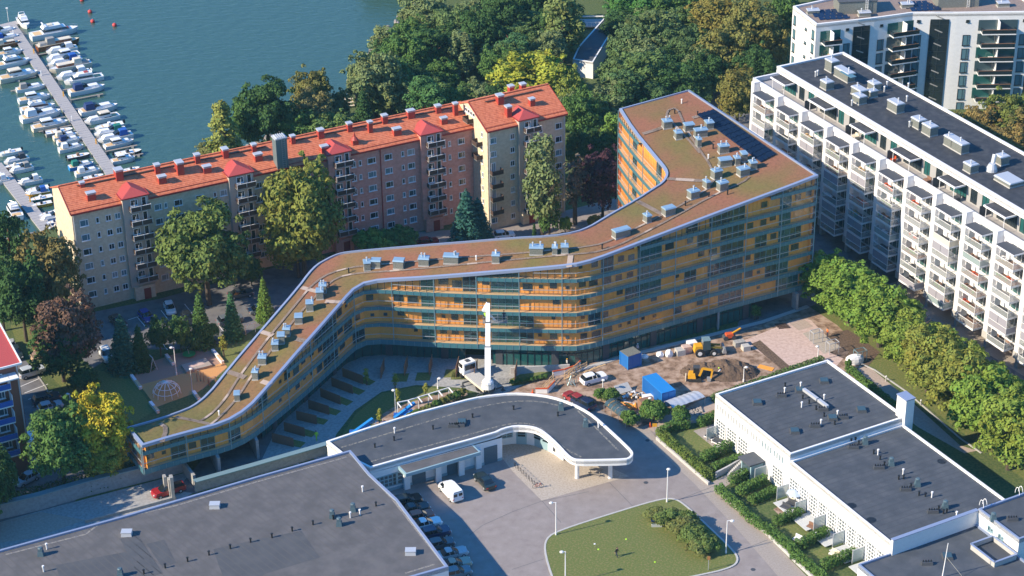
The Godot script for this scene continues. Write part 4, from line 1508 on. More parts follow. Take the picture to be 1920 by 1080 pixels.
# ---------- white tower with dark stair slots, far right ----------
func build_white_tower() -> void:
	var root := thing("white_tower_block", "white panelled apartment tower with dark vertical stair glazing and rooftop solar panels", "building")
	var bp := W(1770, 205)
	var H := height_at(bp, 24.0)
	var k0 := W(1486.8, 11.7, H)
	var k1 := W(1530.6, 46, H)
	var k2 := W(1640, 34, H)
	var k3 := W(1712, 24, H)
	var k4 := W(1795, 24, H)
	var k5 := W(1960, 22, H)
	var bkv := (k0 - k1)
	bkv.y = 0
	var c := [k1, k2, k3, k4, k5, k5 + bkv * 1.6, k3 + bkv * 1.4, k0]
	walls(root, c, 0, H - .3, "white_wall")
	flat_roof(root, c, H - .35, "roof_gravel", .42, .45, "white_wall")
	for i in 4:
		var p: Vector3 = c[i]
		var q: Vector3 = c[i + 1]
		var t := Vector3(q.x - p.x, 0, q.z - p.z)
		var L := t.length()
		t = t.normalized()
		var bs := basis_of(t)
		var out := t.cross(Vector3.UP)
		p.y = 0
		var at := func(s: float, d: float, y: float) -> Vector3: return p + t * s + out * d + Vector3(0, y, 0)
		var items := []
		match i:
			0: items = [["bal", 3.2, 3.8], ["win", 6.9, 1.4], ["stair", 10.0, 3.6]]
			1: items = [["win", 1.7, 1.5], ["bal", 6.6, 6.0]]
			2: items = [["win", 1.3, 1.5], ["stair", 5.6, 3.8]]
			3: items = [["win", 2.3, 1.5], ["bal", 8.6, 7.0], ["win", 14.0, 1.5], ["stair", 17.0, 3.6]]
		for it in items:
			if it[0] == "stair":
				var b := MB.new()
				b.box(at.call(it[1], .05, (H - 1.6) * .5 + .2), Vector3(it[2], H - 1.6, .14), bs)
				var sg := part(root, "stair_glazing", b, M.glass_dark)
				b = MB.new()
				for f in 8: b.box(at.call(it[1], .14, 1.0 + f * 3.0), Vector3(it[2], .08, .06), bs)
				for e in [-.5, 0, .5]: b.box(at.call(it[1] + e * it[2], .14, (H - 1.6) * .5), Vector3(.1, H - 1.8, .06), bs)
				part(sg, "frame", b, M.mullion)
				for f in 7:
					b = MB.new()
					b.bar(at.call(it[1] - .9, .16, 2.9 + f * 3.0), at.call(it[1] + .7, .16, 2.2 + f * 3.0), .05, .22)
					part(sg, "stair_flight", b, M.concrete)
			elif it[0] == "win":
				for f in 7:
					var y := H - 3.0 - f * 3.0
					if f == 0:
						window(root, at.call(it[1], .02, y + 1.2), bs, .7, .5, "glass_dark", "mullion", 0)
						continue
					window(root, at.call(it[1], .02, y), bs, it[2], 2.3, "glass_sky", "mullion", 1)
			else:
				for f in 7:
					var y := H - 4.1 - f * 3.0
					if y < .5: continue
					var w: float = it[2]
					var b := MB.new()
					b.box(at.call(it[1], 1.0, y), Vector3(w, .2, 2.0), bs)
					var bo := part(root, "balcony", b, M.white_wall)
					b = MB.new()
					b.box(at.call(it[1], 1.95, y + .55), Vector3(w - .1, .8, .04), bs)
					for e in [-.5, .5]: b.box(at.call(it[1] + e * (w - .1), 1.0, y + .55), Vector3(.04, .8, 1.9), bs)
					part(bo, "rail_glass", b, M.glass_dark)
					b = MB.new()
					b.box(at.call(it[1], 1.97, y + 1.0), Vector3(w, .1, .1), bs)
					part(bo, "hand_rail", b, M.timber_brown)
					b = MB.new()
					b.box(at.call(it[1], 1.0, y + 1.3), Vector3(.14, 2.6, 1.9), bs)
					part(bo, "divider", b, M.white_wall)
					b = MB.new()
					b.box(at.call(it[1], .06, y + 1.35), Vector3(w * 1.15, 2.3, .1), bs)
					part(root, "balcony_window", b, M.glass_teal if rng.randf() < .5 else M.glass_mid)
					if rng.randf() < .6:
						b = MB.new()
						b.box(at.call(it[1] + rng.randf_range(-.3, .3) * w, 1.2, y + .45), Vector3(1.0, .7, .6), bs)
						part(bo, "furniture", b, [M.timber_pale, M.cream, M.orange_red, M.white][rng.randi() % 4])
	# far-left end face: corner windows
	var te := (k1 - k0)
	te.y = 0
	var be := basis_of(te.normalized())
	for f in 7:
		for s in [.12, .6, .9]:
			var q := k0.lerp(k1, s)
			q.y = H - 2.6 - f * 3.0
			window(root, q + be.z * .02, be, 1.1 if s > .8 or s < .2 else .9, 2.0 if s > .8 or s < .2 else .5, "glass_sky", "mullion", 0)
	# rooftop plant rooms, ladders, panels
	var RT := H - .35
	for q in [[1606, 26, 72, 20, 2.6], [1795, 14, 78, 20, 2.6]]:
		var p := W(q[0], q[1], RT)
		var s := px_per_m(p)
		var bs := Basis(Vector3.UP, .08)
		var w: float = q[2] / s
		box_part(root, "plant_room", "sheet_metal", p + Vector3(0, q[4] * .5, -2.5), Vector3(w, q[4], 5.0), bs)
		box_part(root, "plant_room_roof", "roof_felt_patch", p + Vector3(0, q[4] + .08, -2.5), Vector3(w + .3, .16, 5.3), bs)
		var lb := MB.new()
		for e in [-.22, .22]: lb.bar(p + Vector3(w * .25 + e, 0, .15), p + Vector3(w * .25 + e, 3.4, .15), .07, .07)
		for e in 9: lb.bar(p + Vector3(w * .25 - .22, .3 + e * .36, .15), p + Vector3(w * .25 + .22, .3 + e * .36, .15), .05, .05)
		part(root, "ladder", lb, M.white)
	for q in [[1524, 26, 3], [1620, 30, 2], [1700, 14, 3], [1880, 12, 2]]:
		var p := W(q[0], q[1], RT)
		roof_vent(root, p, 2.4, 1.4, .9, .1, "sheet_metal", "zinc", q[2] - 1)
	for r in 3:
		for e in 5:
			for q in [W(1540, 36, RT), W(1712, 20, RT)]:
				var b := MB.new()
				b.hexa(q + Vector3(e * 1.25 - r * .9, .3, -r * 1.7 + e * -.12), Vector3(1.1, .06, 1.3), Vector3(1.1, .06, 1.3), Basis(Vector3.UP, .3) * Basis(Vector3.RIGHT, .3))
				part(root, "solar_panel", b, M.solar)

# ---------- low halls in front ----------
func roof_outline(root: Node3D, poly: PackedVector2Array, y: float, roofm: String, par: float, trim: String) -> MeshInstance3D:
	var c := []
	for q in poly: c.append(v3(q, 0))
	return flat_roof(root, c, y, roofm, par, .35, trim)
func felt_seams(root: Node3D, c0: Vector3, c1: Vector3, c2: Vector3, y: float, step: float, m: String, clip: PackedVector2Array) -> void:
	# lapped felt joints: thin raised lines running c0 -> c1, repeated toward c2
	var b := MB.new()
	var n := int((c2 - c0).length() / step)
	for i in n:
		var o := (c2 - c0) * (float(i) / n)
		for seg in Geometry2D.intersect_polyline_with_polygon(PackedVector2Array([Vector2((c0 + o).x, (c0 + o).z), Vector2((c1 + o).x, (c1 + o).z)]), clip):
			strip(b, [seg[0], seg[-1]], .08, y, y + .008)
	if b.v.size() > 0: part(root, "felt_laps", b, M[m]).set_meta("kind", "stuff")
func small_vent(root: Node3D, p: Vector3, kind: String) -> void:
	var b := MB.new()
	if kind == "white":
		b.tube(p, p + Vector3(0, .8, 0), .1, .1, 8)
		b.tube(p + Vector3(0, .8, 0), p + Vector3(0, 1.0, 0), .17, .17, 8)
		part(root, "white_vent_pipe", b, M.white)
	elif kind == "pipe":
		b.tube(p, p + Vector3(0, .6, 0), .12, .12, 7)
		b.tube(p + Vector3(0, .6, 0), p + Vector3(0, .72, 0), .18, .18, 7)
		part(root, "vent_pipe", b, M.black)
	elif kind == "fan":
		b.hexa(p + Vector3(0, .35, 0), Vector3(.85, .7, .85), Vector3(.7, .7, .7))
		var f := part(root, "roof_fan", b, M.blue_grey_door)
		b = MB.new()
		b.box(p + Vector3(0, .95, 0), Vector3(.6, .5, .6))
		b.tube(p + Vector3(0, 1.2, 0), p + Vector3(0, 1.32, 0), .36, .26, 8)
		part(f, "cowl", b, M.blue_grey_door)
	elif kind == "hatch":
		b.hexa(p + Vector3(0, .3, 0), Vector3(1.5, .6, 1.1), Vector3(1.35, .6, .95))
		var f := part(root, "roof_hatch", b, M.zinc)
		b = MB.new()
		b.box(p + Vector3(0, .65, 0), Vector3(1.5, .1, 1.1))
		part(f, "lid", b, M.zinc)
	elif kind == "skylight":
		b.hexa(p + Vector3(0, .2, 0), Vector3(1.5, .4, 1.5), Vector3(1.3, .4, 1.3))
		var f := part(root, "skylight", b, M.dark_grey)
		b = MB.new()
		b.box(p + Vector3(0, .42, 0), Vector3(1.2, .08, 1.2))
		part(f, "pane", b, M.glass_mid)
	elif kind == "plinth":
		b.hexa(p + Vector3(0, .22, 0), Vector3(1.6, .45, .7), Vector3(1.5, .45, .55))
		var f := part(root, "duct_plinth", b, M.dark_grey)
		for i in 4:
			b = MB.new()
			b.tube(p + Vector3(-.54 + .36 * i, .44, 0), p + Vector3(-.54 + .36 * i, .75, 0), .09, .07, 6)
			part(f, "duct_cap", b, M.black)
func build_low_halls() -> void:
	# --- big grey-roofed hall ---
	var hall := thing("low_hall", "broad low white hall under a flat grey felt roof with scattered vents", "building")
	var HH := 6.0
	var hp := poly_px([-120, 1062, 0, 1030, 240, 964, 480, 893, 657, 843.5, 663, 850, 694, 887.6, 745, 935, 752, 944, 800, 1007, 841, 1062, 760, 1085, 500, 1160, 30, 1290], HH)
	hp.reverse()
	var hc := []
	for q in hp: hc.append(v3(q, 0))
	walls(hall, hc, 0, HH - .2, "white_wall")
	roof_outline(hall, hp, HH - .3, "roof_felt_grey", .3, "flash_blue")
	felt_seams(hall, W(-10, 1035, HH), W(150, 1180, HH), W(700, 830, HH), HH - .29, 1.0, "felt_lap_grey", hp)
	for a in [[[104, 1060, 240, 1034, 262, 1075, 130, 1130], 1], [[225, 1010, 258, 1003, 305, 1075, 262, 1085], 2], [[275, 1020, 308, 1012, 330, 1055, 305, 1065], 1], [[400, 1030, 480, 1012, 565, 995, 600, 1045, 500, 1075, 430, 1110, 410, 1060], 1]]:
		var b := MB.new()
		b.prism(poly_px(a[0], HH - .3), 0, HH - .3 + .006 * (a[1] + 1), true, false, false)
		part(hall, "felt_patch", b, M.roof_felt_patch)
	for a in [[77, 1041, "fan"], [226, 1080, "fan"], [238, 1003, "hatch"], [403, 951, "hatch"], [770, 1038, "hatch"], [662, 958, "fan"], [623, 970, "fan"], [636, 985, "fan"], [88, 1030, "white"], [82, 1072, "white"], [680, 922, "white"], [657, 971, "white"], [675, 966, "white"], [310, 1065, "pipe"], [352, 1053, "pipe"], [392, 1041, "pipe"], [432, 1029, "pipe"], [470, 1017, "pipe"], [510, 1008, "pipe"], [548, 996, "pipe"], [587, 984, "pipe"], [625, 974, "pipe"], [705, 949, "pipe"], [270, 1076, "pipe"]]:
		small_vent(hall, W(a[0], a[1], HH - .3), a[2])
	# --- curved white building with canopy ---
	var cur := thing("curved_canopy_building", "white streamlined former station with a dark roof sweeping into a rounded canopy", "building")
	var HC := height_at(W(941, 860), 809)
	var op := [693.7, 877, 791.7, 849, 877, 826, 930, 811, 944.4, 804, 966.8, 799, 991, 800, 1007.6, 804, 1021.8, 813.3, 1042, 831.6, 1060.5, 852, 1070.7, 860, 1083, 863.5, 1130, 863, 1172.5, 862, 1182.7, 859, 1188, 851, 1184.8, 843.9, 1170.5, 829.6, 1144, 805, 1123.7, 786.8, 1105, 772, 1072.5, 755, 1035, 742.5, 997.5, 737.5, 960, 736, 920, 740, 887.6, 745, 834, 758.8, 781, 772.6, 685, 802.5, 611.7, 827, 640, 850]
	var sm := pts_px(op, HC)
	var s1 := smooth2(sm.slice(3, 30), false, 1)
	var full := sm.slice(0, 3) + s1 + sm.slice(30)
	var cp := PackedVector2Array(full)
	roof_outline(cur, cp, HC - .25, "roof_felt_blue", .28, "white")
	# fascia
	var cc := []
	for q in cp: cc.append(v3(q, 0))
	walls(cur, cc, HC - 1.0, HC - .2, "white_wall", "fascia")
	var sf := MB.new()
	sf.prism(cp, HC - 1.0, HC - 1.0, false, true, false)
	part(cur, "soffit", sf, M.white_wall)
	# walls: front wing, recess, back
	var base := pts_px([693, 921, 760, 905, 941, 861])
	var w0 := pts_px([693.7, 878, 941, 811], HC)
	var rec := pts_px([942, 835, 958, 832.5, 971, 832, 985, 832.5, 997, 834.7, 1010, 838, 1022, 842.5, 1040, 852.5, 1056, 864])
	rec = [w0[1]] + rec
	var back := pts_px([1060, 862, 1100, 830, 1105, 815], 0)
	var wl := MB.new()
	var fl := [w0[0]] + rec
	for i in fl.size() - 1:
		wl.quad(v3(fl[i], 0), v3(fl[i + 1], 0), v3(fl[i + 1], HC - .9), v3(fl[i], HC - .9))
	var bkl := []
	for k in range(cp.size()):
		var p := pix(v3(cp[k], HC))
		if k > cp.size() / 2 and p.y < 800 and p.x > 620 and p.x < 1115: bkl.append(cp[k])
	# back wall under the roof edge, then a short wall across under the canopy
	bkl.append(W2(640, 838, HC - .5))
	wl.quad(v3(fl[-1], 0), v3(bkl[0], 0), v3(bkl[0], HC - .9), v3(fl[-1], HC - .9))
	for i in bkl.size() - 1:
		wl.quad(v3(bkl[i], 0), v3(bkl[i + 1], 0), v3(bkl[i + 1], HC - .9), v3(bkl[i], HC - .9))
	part(cur, "wall", wl, M.white_wall)
	var wend := MB.new()
	var we := pts_px([613, 828, 640, 850], HC)
	wend.quad(v3(we[0], 0), v3(we[1], 0), v3(we[1], HC - .2), v3(we[0], HC - .2))
	part(cur, "end_wall", wend, M.white_wall)
	var ft := (w0[1] - w0[0]).normalized() as Vector2
	var fb := basis_of(v3(ft, 0))
	var f0 := v3(w0[0], 0)
	var FLn: float = w0[0].distance_to(w0[1])
	var sx := func(px: float, py: float) -> float: return (W2(px, py) - w0[0]).dot(ft)
	# plinth, windows, garage doors on the wing
	box_part(cur, "plinth", "trim_blue", f0 + fb * Vector3(FLn * .5, .22, .03), Vector3(FLn, .44, .1), fb)
	for a in [[905, 927, 3.0, 868], [770, 795, 2.7, 905], [838, 862, 2.7, 890]]:
		var s0: float = sx.call(a[0], a[3])
		var s1b: float = sx.call(a[1], a[3])
		var b := MB.new()
		var dw: float = max(2.2, s1b - s0)
		b.box(f0 + fb * Vector3(s0 + dw * .5, a[2] * .5, .06), Vector3(dw, a[2], .12), fb)
		for k in 5: b.box(f0 + fb * Vector3(s0 + dw * .5, .3 + k * .55, .13), Vector3(dw, .05, .04), fb)
		part(cur, "garage_door", b, M.blue_grey_door)
	for a in [[712, 4.0], [748, 2.4]]:
		var s0: float = sx.call(a[0], 912)
		grid_window(cur, f0 + fb * Vector3(s0, 1.9, .05), fb, a[1], 2.0, int(a[1] * 1.6), 3, "trim_blue")
	# loading porch
	var pc := poly_px([744.9, 873, 760.8, 889, 901.5, 847.5, 884.4, 832], 3.9)
	var pr := MB.new()
	pr.prism(pc, 3.35, 3.9)
	var pp := part(cur, "porch_canopy", pr, M.trim_blue)
	pr = MB.new()
	pr.prism(Geometry2D.offset_polygon(pc, -.25)[0], 3.9, 3.915, true, false, false)
	part(pp, "canopy_felt", pr, M.roof_felt_grey)
	for a in [[763, 919], [822, 905], [865, 893], [897, 880]]:
		var q := W(a[0], a[1])
		box_part(pp, "post", "white_wall", q + Vector3(0, 1.65, -.4), Vector3(.9, 3.3, .5), fb)
	# recess: window, door, wide door
	for a in [[948, "w", 1.6, 1.6], [977, "d", 1.6, 3.0], [1010, "g", 3.4, 3.2]]:
		var best := 0
		for i in rec.size() - 1:
			var mx := pix(v3((rec[i] + rec[i + 1]) * .5, 0)).x
			if abs(mx - a[0]) < abs(pix(v3((rec[best] + rec[best + 1]) * .5, 0)).x - a[0]) and i > 0: best = i
		var d: Vector2 = (rec[best + 1] - rec[best]).normalized()
		var rb := basis_of(v3(d, 0))
		var m := v3((rec[best] + rec[best + 1]) * .5, 0)
		if a[1] == "w": grid_window(cur, m + rb * Vector3(0, 2.2, .05), rb, 1.8, 1.7, 2, 4, "trim_blue")
		else:
			var b := MB.new()
			b.box(m + rb * Vector3(0, a[3] * .5, .06), Vector3(a[2], a[3], .12), rb)
			var dp := part(cur, "door", b, M.trim_blue)
			b = MB.new()
			for i in (1 if a[1] == "d" else 2):
				for j in 3:
					b.box(m + rb * Vector3((i - (0 if a[1] == "d" else .5)) * 1.6, 1.6 + j * .5, .14), Vector3(1.15, .36, .03), rb)
			part(dp, "panes", b, M.glass_dark)
	box_part(cur, "notice_board", "dark_grey", W(1041, 852) + Vector3(0, 1.2, .15), Vector3(.9, 1.3, .1), Basis(Vector3.UP, -.7))
	# canopy columns
	for a in [[1082, 896], [1144, 896]]:
		var q := W(a[0], a[1])
		var b := MB.new()
		b.tube(q, q + Vector3(0, HC - .95, 0), .34, .3, 12)
		part(cur, "column", b, M.white_wall)
	# roof items
	for a in [[862, 799, "plinth"], [850, 800, "plinth"], [1052, 768, "fan"], [1098, 799, "fan"], [740, 812, "white"], [1122, 802, "white"], [739, 826, "pipe"], [703, 839, "pipe"], [812, 805, "pipe"], [886, 783, "pipe"], [963, 768, "pipe"], [1046, 780, "pipe"], [866, 793, "skylight"]]:
		small_vent(cur, W(a[0], a[1], HC - .25), a[2])
	# timber-free tar stains where felt sheets meet: worn pale seams
	for a in [[640, 839, 720, 815, 820, 785, 900, 762, 960, 752, 1010, 752, 1046, 760], [690, 867, 790, 839, 880, 815, 930, 800, 965, 793, 990, 794, 1010, 799, 1030, 815, 1060, 842, 1090, 857], [1083, 770, 1110, 795, 1140, 825, 1160, 845]]:
		var ws := MB.new()
		strip(ws, smooth2(pts_px(a, HC - .25), false, 1), .28, HC - .25, HC - .243)
		part(cur, "felt_seam", ws, mottled("worn_felt", [C(.075, .085, .10), C(.10, .105, .115), C(.30, .28, .22), C(.09, .095, .11)], 9.0, .9, .03))
	for a in [[10, 1040, 160, 1002, 190, 980, 330, 948, 480, 904, 650, 857], [668, 862, 735, 935, 790, 1005, 830, 1055], [760, 1075, 815, 1058]]:
		var hs := MB.new()
		strip(hs, pts_px(a, HH - .3), .3, HH - .3, HH - .285)
		part(hall, "felt_seam", hs, mottled("worn_felt_grey", [C(.15, .145, .155), C(.17, .165, .17), C(.30, .27, .22), C(.15, .145, .155)], 9.0, .9, .03))
	# --- concrete ramp walls beside the hall ---
	var ramp := thing("ramp_wall", "board marked concrete retaining walls of the sunken car ramp", "wall")
	var rw := MB.new()
	for a in [[[-10, 975, 75, 955, 160, 930, 260, 905, 345, 884], 2.6], [[345, 884, 366, 912], 2.0], [[366, 922, 480, 890, 600, 855, 616, 850], 1.8], [[160, 980, 250, 957, 330, 935], .5]]:
		strip(rw, pts_px(a[0]), .45, 0.0, a[1])
	part(ramp, "retaining_wall", rw, M.concrete)
	var cap := MB.new()
	strip(cap, pts_px([-10, 975, 75, 955, 160, 930, 260, 905, 345, 884]), 1.0, 2.6, 2.75)
	strip(cap, pts_px([366, 922, 480, 890, 600, 855, 616, 850]), 1.0, 1.8, 1.95)
	part(ramp, "coping", cap, M.teal_pale)
	var col := MB.new()
	var q2 := W(325, 935)
	col.box(q2 + Vector3(0, 2.0, 0), Vector3(.5, 4.0, .9), Basis(Vector3.UP, .3))
	part(ramp, "ramp_column", col, M.concrete)
func grid_window(root: Node3D, p: Vector3, bs: Basis, w: float, h: float, nx: int, ny: int, frame: String, glass := "glass_grid") -> void:
	var key := "g%.2f_%.2f_%d_%d" % [w, h, nx, ny]
	if not win_mesh.has(key):
		var f := MB.new()
		for i in nx + 1: f.box(Vector3((float(i) / nx - .5) * w, 0, .04), Vector3(.13 if (i > 0 and i < nx) else .18, h + .1, .09))
		for j in ny + 1: f.box(Vector3(0, (float(j) / ny - .5) * h, .045), Vector3(w + .1, .13, .09))
		var g := MB.new()
		g.box(Vector3.ZERO, Vector3(w, h, .05))
		win_mesh[key] = [f.mesh(), g.mesh()]
	var o := part(root, "window", win_mesh[key][0], M[frame])
	o.transform = Transform3D(bs, p)
	part(o, "pane", win_mesh[key][1], M[glass])

# ---------- white terrace hall at the lower right ----------
var terr := {}
func build_terrace_hall() -> void:
	var HA := 7.4
	var HB := 6.3
	var a := W2(1341.6, 738, HA)
	var d := W2(1479.6, 852, HA)
	var t := (d - a).normalized()
	var e2 := W2(1671, 1017, HB)
	t = (e2 - a).normalized()
	var inw := Vector2(t.y, -t.x)   # to the left of travel: into the building
	var rb := basis_of(v3(t, 0))
	var W1: float = (W2(1552, 674, HA) - a).dot(inw)
	var L1: float = (d - a).dot(t)
	var L2: float = (e2 - a).dot(t)
	var at := func(s: float, dd: float, y: float) -> Vector3: return v3(a + t * s + inw * dd, y)
	terr = {"at": at, "bs": rb, "L1": L1, "L2": L2}
	var h1 := thing("terrace_house", "white flat roofed terrace house row, higher half with slot windows and a slim white chimney", "building")
	var c1 := [at.call(0, 0, 0), at.call(L1, 0, 0), at.call(L1, W1, 0), at.call(0, W1, 0)]
	walls(h1, c1, 0, HA - .2, "white_wall")
	flat_roof(h1, c1, HA - .35, "roof_felt_blue", .35, .3, "white")
	var clip := PackedVector2Array()
	for q in c1: clip.append(Vector2(q.x, q.z))
	felt_seams(h1, at.call(0, 0, 0), at.call(0, W1, 0), at.call(L1, 0, 0), HA - .34, 1.05, "felt_lap", clip)
	var h2 := thing("terrace_house", "white flat roofed terrace house row, lower half with tall gridded garden windows", "building")
	var c2 := [at.call(L1 + .02, -.02, 0), at.call(L2, -.02, 0), at.call(L2, W1 - .5, 0), at.call(L1 + .02, W1 - .5, 0)]
	walls(h2, c2, 0, HB - .2, "white_wall")
	flat_roof(h2, c2, HB - .35, "roof_felt_blue", .3, .3, "white")
	clip = PackedVector2Array()
	for q in c2: clip.append(Vector2(q.x, q.z))
	felt_seams(h2, at.call(L1, 0, 0), at.call(L1, W1, 0), at.call(L2, 0, 0), HB - .34, 1.05, "felt_lap", clip)
	# white chimney at the step
	var ch := at.call(L1 - .5, W1 + .1, 0) as Vector3
	var b := MB.new()
	b.box(ch + Vector3(0, 5.3, 0), Vector3(2.2, 10.6, 1.6), rb)
	var cp := part(h1, "chimney", b, M.white_wall)
	b = MB.new()
	b.box(ch + Vector3(0, 10.68, 0), Vector3(2.4, .16, 1.8), rb)
	part(cp, "cap", b, M.flash_blue)
	# windows
	for k in 6:
		var s := 1.9 + k * (L1 - 1.6) / 6.0
		for j in 4:
			window(h1, at.call(s - 1.05 + j * .7, -.02, HA - 2.0), rb, .42, 1.25, "glass_sky" if k > 3 else "glass_blind", "white", 0)
		if k != 3 and k != 4: grid_window(h1, at.call(s, -.05, 2.05), rb, 2.5, 2.8, 4, 5, "white")
	for k in 10:
		var s := L1 + 1.7 + k * (L2 - L1 - 1.0) / 10.0
		grid_window(h2, at.call(s, -.07, 2.0), rb, 2.5, 3.4, 4, 6, "white")
	# porch and glass screens between the gardens
	var pq := at.call(L1 * .62, -1.3, 0) as Vector3
	box_part(h1, "porch_wall", "trim_blue", pq + Vector3(0, 1.3, 0), Vector3(2.6, 2.6, 2.2), rb)
	box_part(h1, "porch_roof", "roof_felt_blue", pq + Vector3(0, 2.72, 0) + rb * Vector3(0, 0, .2), Vector3(3.1, .24, 2.8), rb)
	box_part(h1, "porch_glass", "glass_mid", pq + Vector3(0, 1.2, 0) + rb * Vector3(0, 0, 1.13), Vector3(2.0, 2.1, .06), rb)
	var scr := [1.2, L1 * .72, L1 + .2]
	for k in 5: scr.append(L1 + .2 + (k + 1) * (L2 - L1 - 1.0) / 5.0)
	for s in scr:
		var so := thing("garden_screen", "frosted glass privacy screen standing out from the white terrace wall", "screen", at.call(s, -1.15, 0), 0, "frosted garden screens")
		box_part(so, "frosted_pane", "screen_glass", Vector3(0, 1.3, 0), Vector3(.06, 2.1, 2.0), rb)
		b = MB.new()
		for e in [-1, 1]: b.box(rb * Vector3(0, 1.15, e * 1.0), Vector3(.09, 2.3, .09), rb)
		b.box(Vector3(0, 2.36, 0), Vector3(.09, .07, 2.05), rb)
		part(so, "frame", b, M.zinc)
	# decks
	for k in 5:
		var s := L1 + 2.6 + k * (L2 - L1 - 1.0) / 5.0
		b = MB.new()
		for j in 9: b.box(at.call(s, -.3 - .34 * j, .3), Vector3(3.7, .08, .31), rb)
		var dk := part(self, "garden_deck", b, M.deck_pale if M.has("deck_pale") else plain("deck_pale", C(.52, .53, .52), .8))
		dk.name = numbered(self, "garden_deck") if k == 0 else dk.name
		tag(dk, "pale boarded deck before the gridded windows of the white terrace", "deck", "garden decks")
	# roof plant
	for q in [[1465, 743, "plinth"], [1543, 769, "plinth"], [1528, 800, "plinth"], [1581, 784, "plinth"], [1500, 733, "skylight"], [1561, 785, "skylight"], [1420, 756, "skylight"], [1545, 716, "skylight"], [1615, 770, "skylight"], [1490, 810, "skylight"], [1471, 737, "white"], [1501, 727, "white"], [1503, 764, "white"], [1545, 750, "white"], [1539, 797, "white"], [1570, 780, "white"], [1472, 725, "pipe"], [1505, 748, "pipe"], [1517, 757, "pipe"], [1530, 768, "pipe"], [1545, 781, "pipe"], [1565, 796, "pipe"]]:
		small_vent(h1, W(q[0], q[1], HA - .35), q[2])
	var du := MB.new()
	du.bar(W(1507, 730, HA + .2), W(1533, 749, HA + .2), .5, .45)
	du.bar(W(1535, 750, HA + .2), W(1552, 763, HA + .2), .5, .45)
	part(h1, "air_duct", du, M.zinc)
	for q in [[1600, 840, "plinth"], [1622, 832, "fan"], [1648, 878, "plinth"], [1671, 872, "fan"], [1698, 919, "plinth"], [1720, 911, "fan"], [1749, 961, "plinth"], [1772, 953, "fan"], [1646, 853, "white"], [1693, 890, "white"], [1747, 933, "white"], [1793, 970, "white"], [1596, 830, "pipe"], [1604, 828, "pipe"], [1638, 851, "pipe"], [1650, 862, "pipe"], [1685, 899, "pipe"], [1694, 898, "pipe"], [1723, 929, "pipe"], [1735, 931, "pipe"], [1769, 963, "pipe"], [1775, 962, "pipe"], [1610, 834, "pipe"], [1658, 873, "pipe"], [1708, 914, "pipe"], [1760, 956, "pipe"]]:
		small_vent(h2, W(q[0], q[1], HB - .35), q[2])
	# hollows where water stands: round sump gratings
	for q in [[1597, 948], [1634, 975], [1766, 865]]:
		var p := W(q[0], q[1], HB - .35)
		b = MB.new()
		b.tube(p, p + Vector3(0, .02, 0), .7, .7, 14)
		part(h2, "roof_drain", b, M.black)
	# --- the lower corner blocks ---
	var h3 := thing("corner_building", "low white corner building with stepped flat dark roof and recessed entrance", "building")
	var HD := 4.6
	var HE := 8.2
	var p0: Vector2 = a + t * (L2 + .02)
	var w3: float = (W2(1826, 957, HB + .6) - W2(1671, 1017, HB + .6)).length()
	var c3 := [at.call(L2 + .02, -5.5, 0), at.call(L2 + 16, -5.5, 0), at.call(L2 + 16, w3, 0), at.call(L2 + .02, w3, 0)]
	walls(h3, c3, 0, HD - .2, "white_wall")
	flat_roof(h3, c3, HD - .3, "roof_felt_blue", .3, .25, "flash_blue")
	# upstand wall at the end of the terrace house
	b = MB.new()
	b.box(at.call(L2 + .2, w3 * .5, HB * .5 + .2), Vector3(.4, HB + .7, w3), Basis(rb.x, rb.y, rb.z))
	var up := part(h3, "end_wall", b, M.white_wall)
	b = MB.new()
	b.box(at.call(L2 + .2, w3 * .5, HB + .58), Vector3(.6, .1, w3 + .1), rb)
	part(up, "coping", b, M.flash_blue)
	var c4 := [at.call(L2 + .4, w3, 0), at.call(L2 + 9.0, w3, 0), at.call(L2 + 9.0, w3 + 16, 0), at.call(L2 + .4, w3 + 16, 0)]
	var h4 := thing("corner_building", "taller white flat roofed block with roof hoop ladders at the terrace end", "building")
	walls(h4, c4, 0, HE - 1.2, "white_wall")
	flat_roof(h4, c4, HE - 1.35, "roof_felt_blue", .35, .3, "flash_blue")
	var HR := HE - 1.35
	for q in [[1862, 976, "fan"], [1898, 975, "plinth"]]: small_vent(h4, W(q[0], q[1], HR), q[2])
	for q in [[1738, 1058, "plinth"], [1776, 1045, "skylight"]]: small_vent(h3, W(q[0], q[1], HD - .3), q[2])
	for s in [2.0, 4.2]:
		window(h4, at.call(L2 + 1.0 + s, w3 - .02, 5.4), rb, .5, .8, "glass_mid", "trim_blue", 0)
		window(h4, at.call(L2 + 1.6 + s, w3 - .02, 5.4), rb, .4, .5, "glass_mid", "trim_blue", 0)
	for k in 3: window(h4, at.call(L2 + 9.02, w3 + 2.5 + k * 3.4, 5.2), Basis(v3(inw, 0), Vector3.UP, v3(t, 0)), 2.2, 1.3, "glass_mid", "trim_blue", 4)
	# hoop ladders
	for q in [at.call(L2 + .2, w3 + 1.0, HR + .3), at.call(L2 + .2, w3 + 7.5, HR + .3)]:
		b = MB.new()
		for e in [-.3, .3]:
			var pr := Vector3.ZERO
			for k in 9:
				var an := PI * k / 8.0
				var pt: Vector3 = q + rb * Vector3(-cos(an) * .45, sin(an) * 1.1, e)
				if k > 0: b.tube(pr, pt, .05, .05, 5)
				pr = pt
		part(h4, "hoop_ladder", b, M.white)
	# recessed stepped roof well on the corner building
	b = MB.new()
	var wc := [at.call(L2 + 4.5, w3 - 4.5, 0), at.call(L2 + 9.5, w3 - 4.5, 0), at.call(L2 + 9.5, w3 - .6, 0), at.call(L2 + 4.5, w3 - .6, 0)]
	var wd := walls(h3, wc, HD - .3, HD + .6, "concrete_pale", "roof_well_wall")
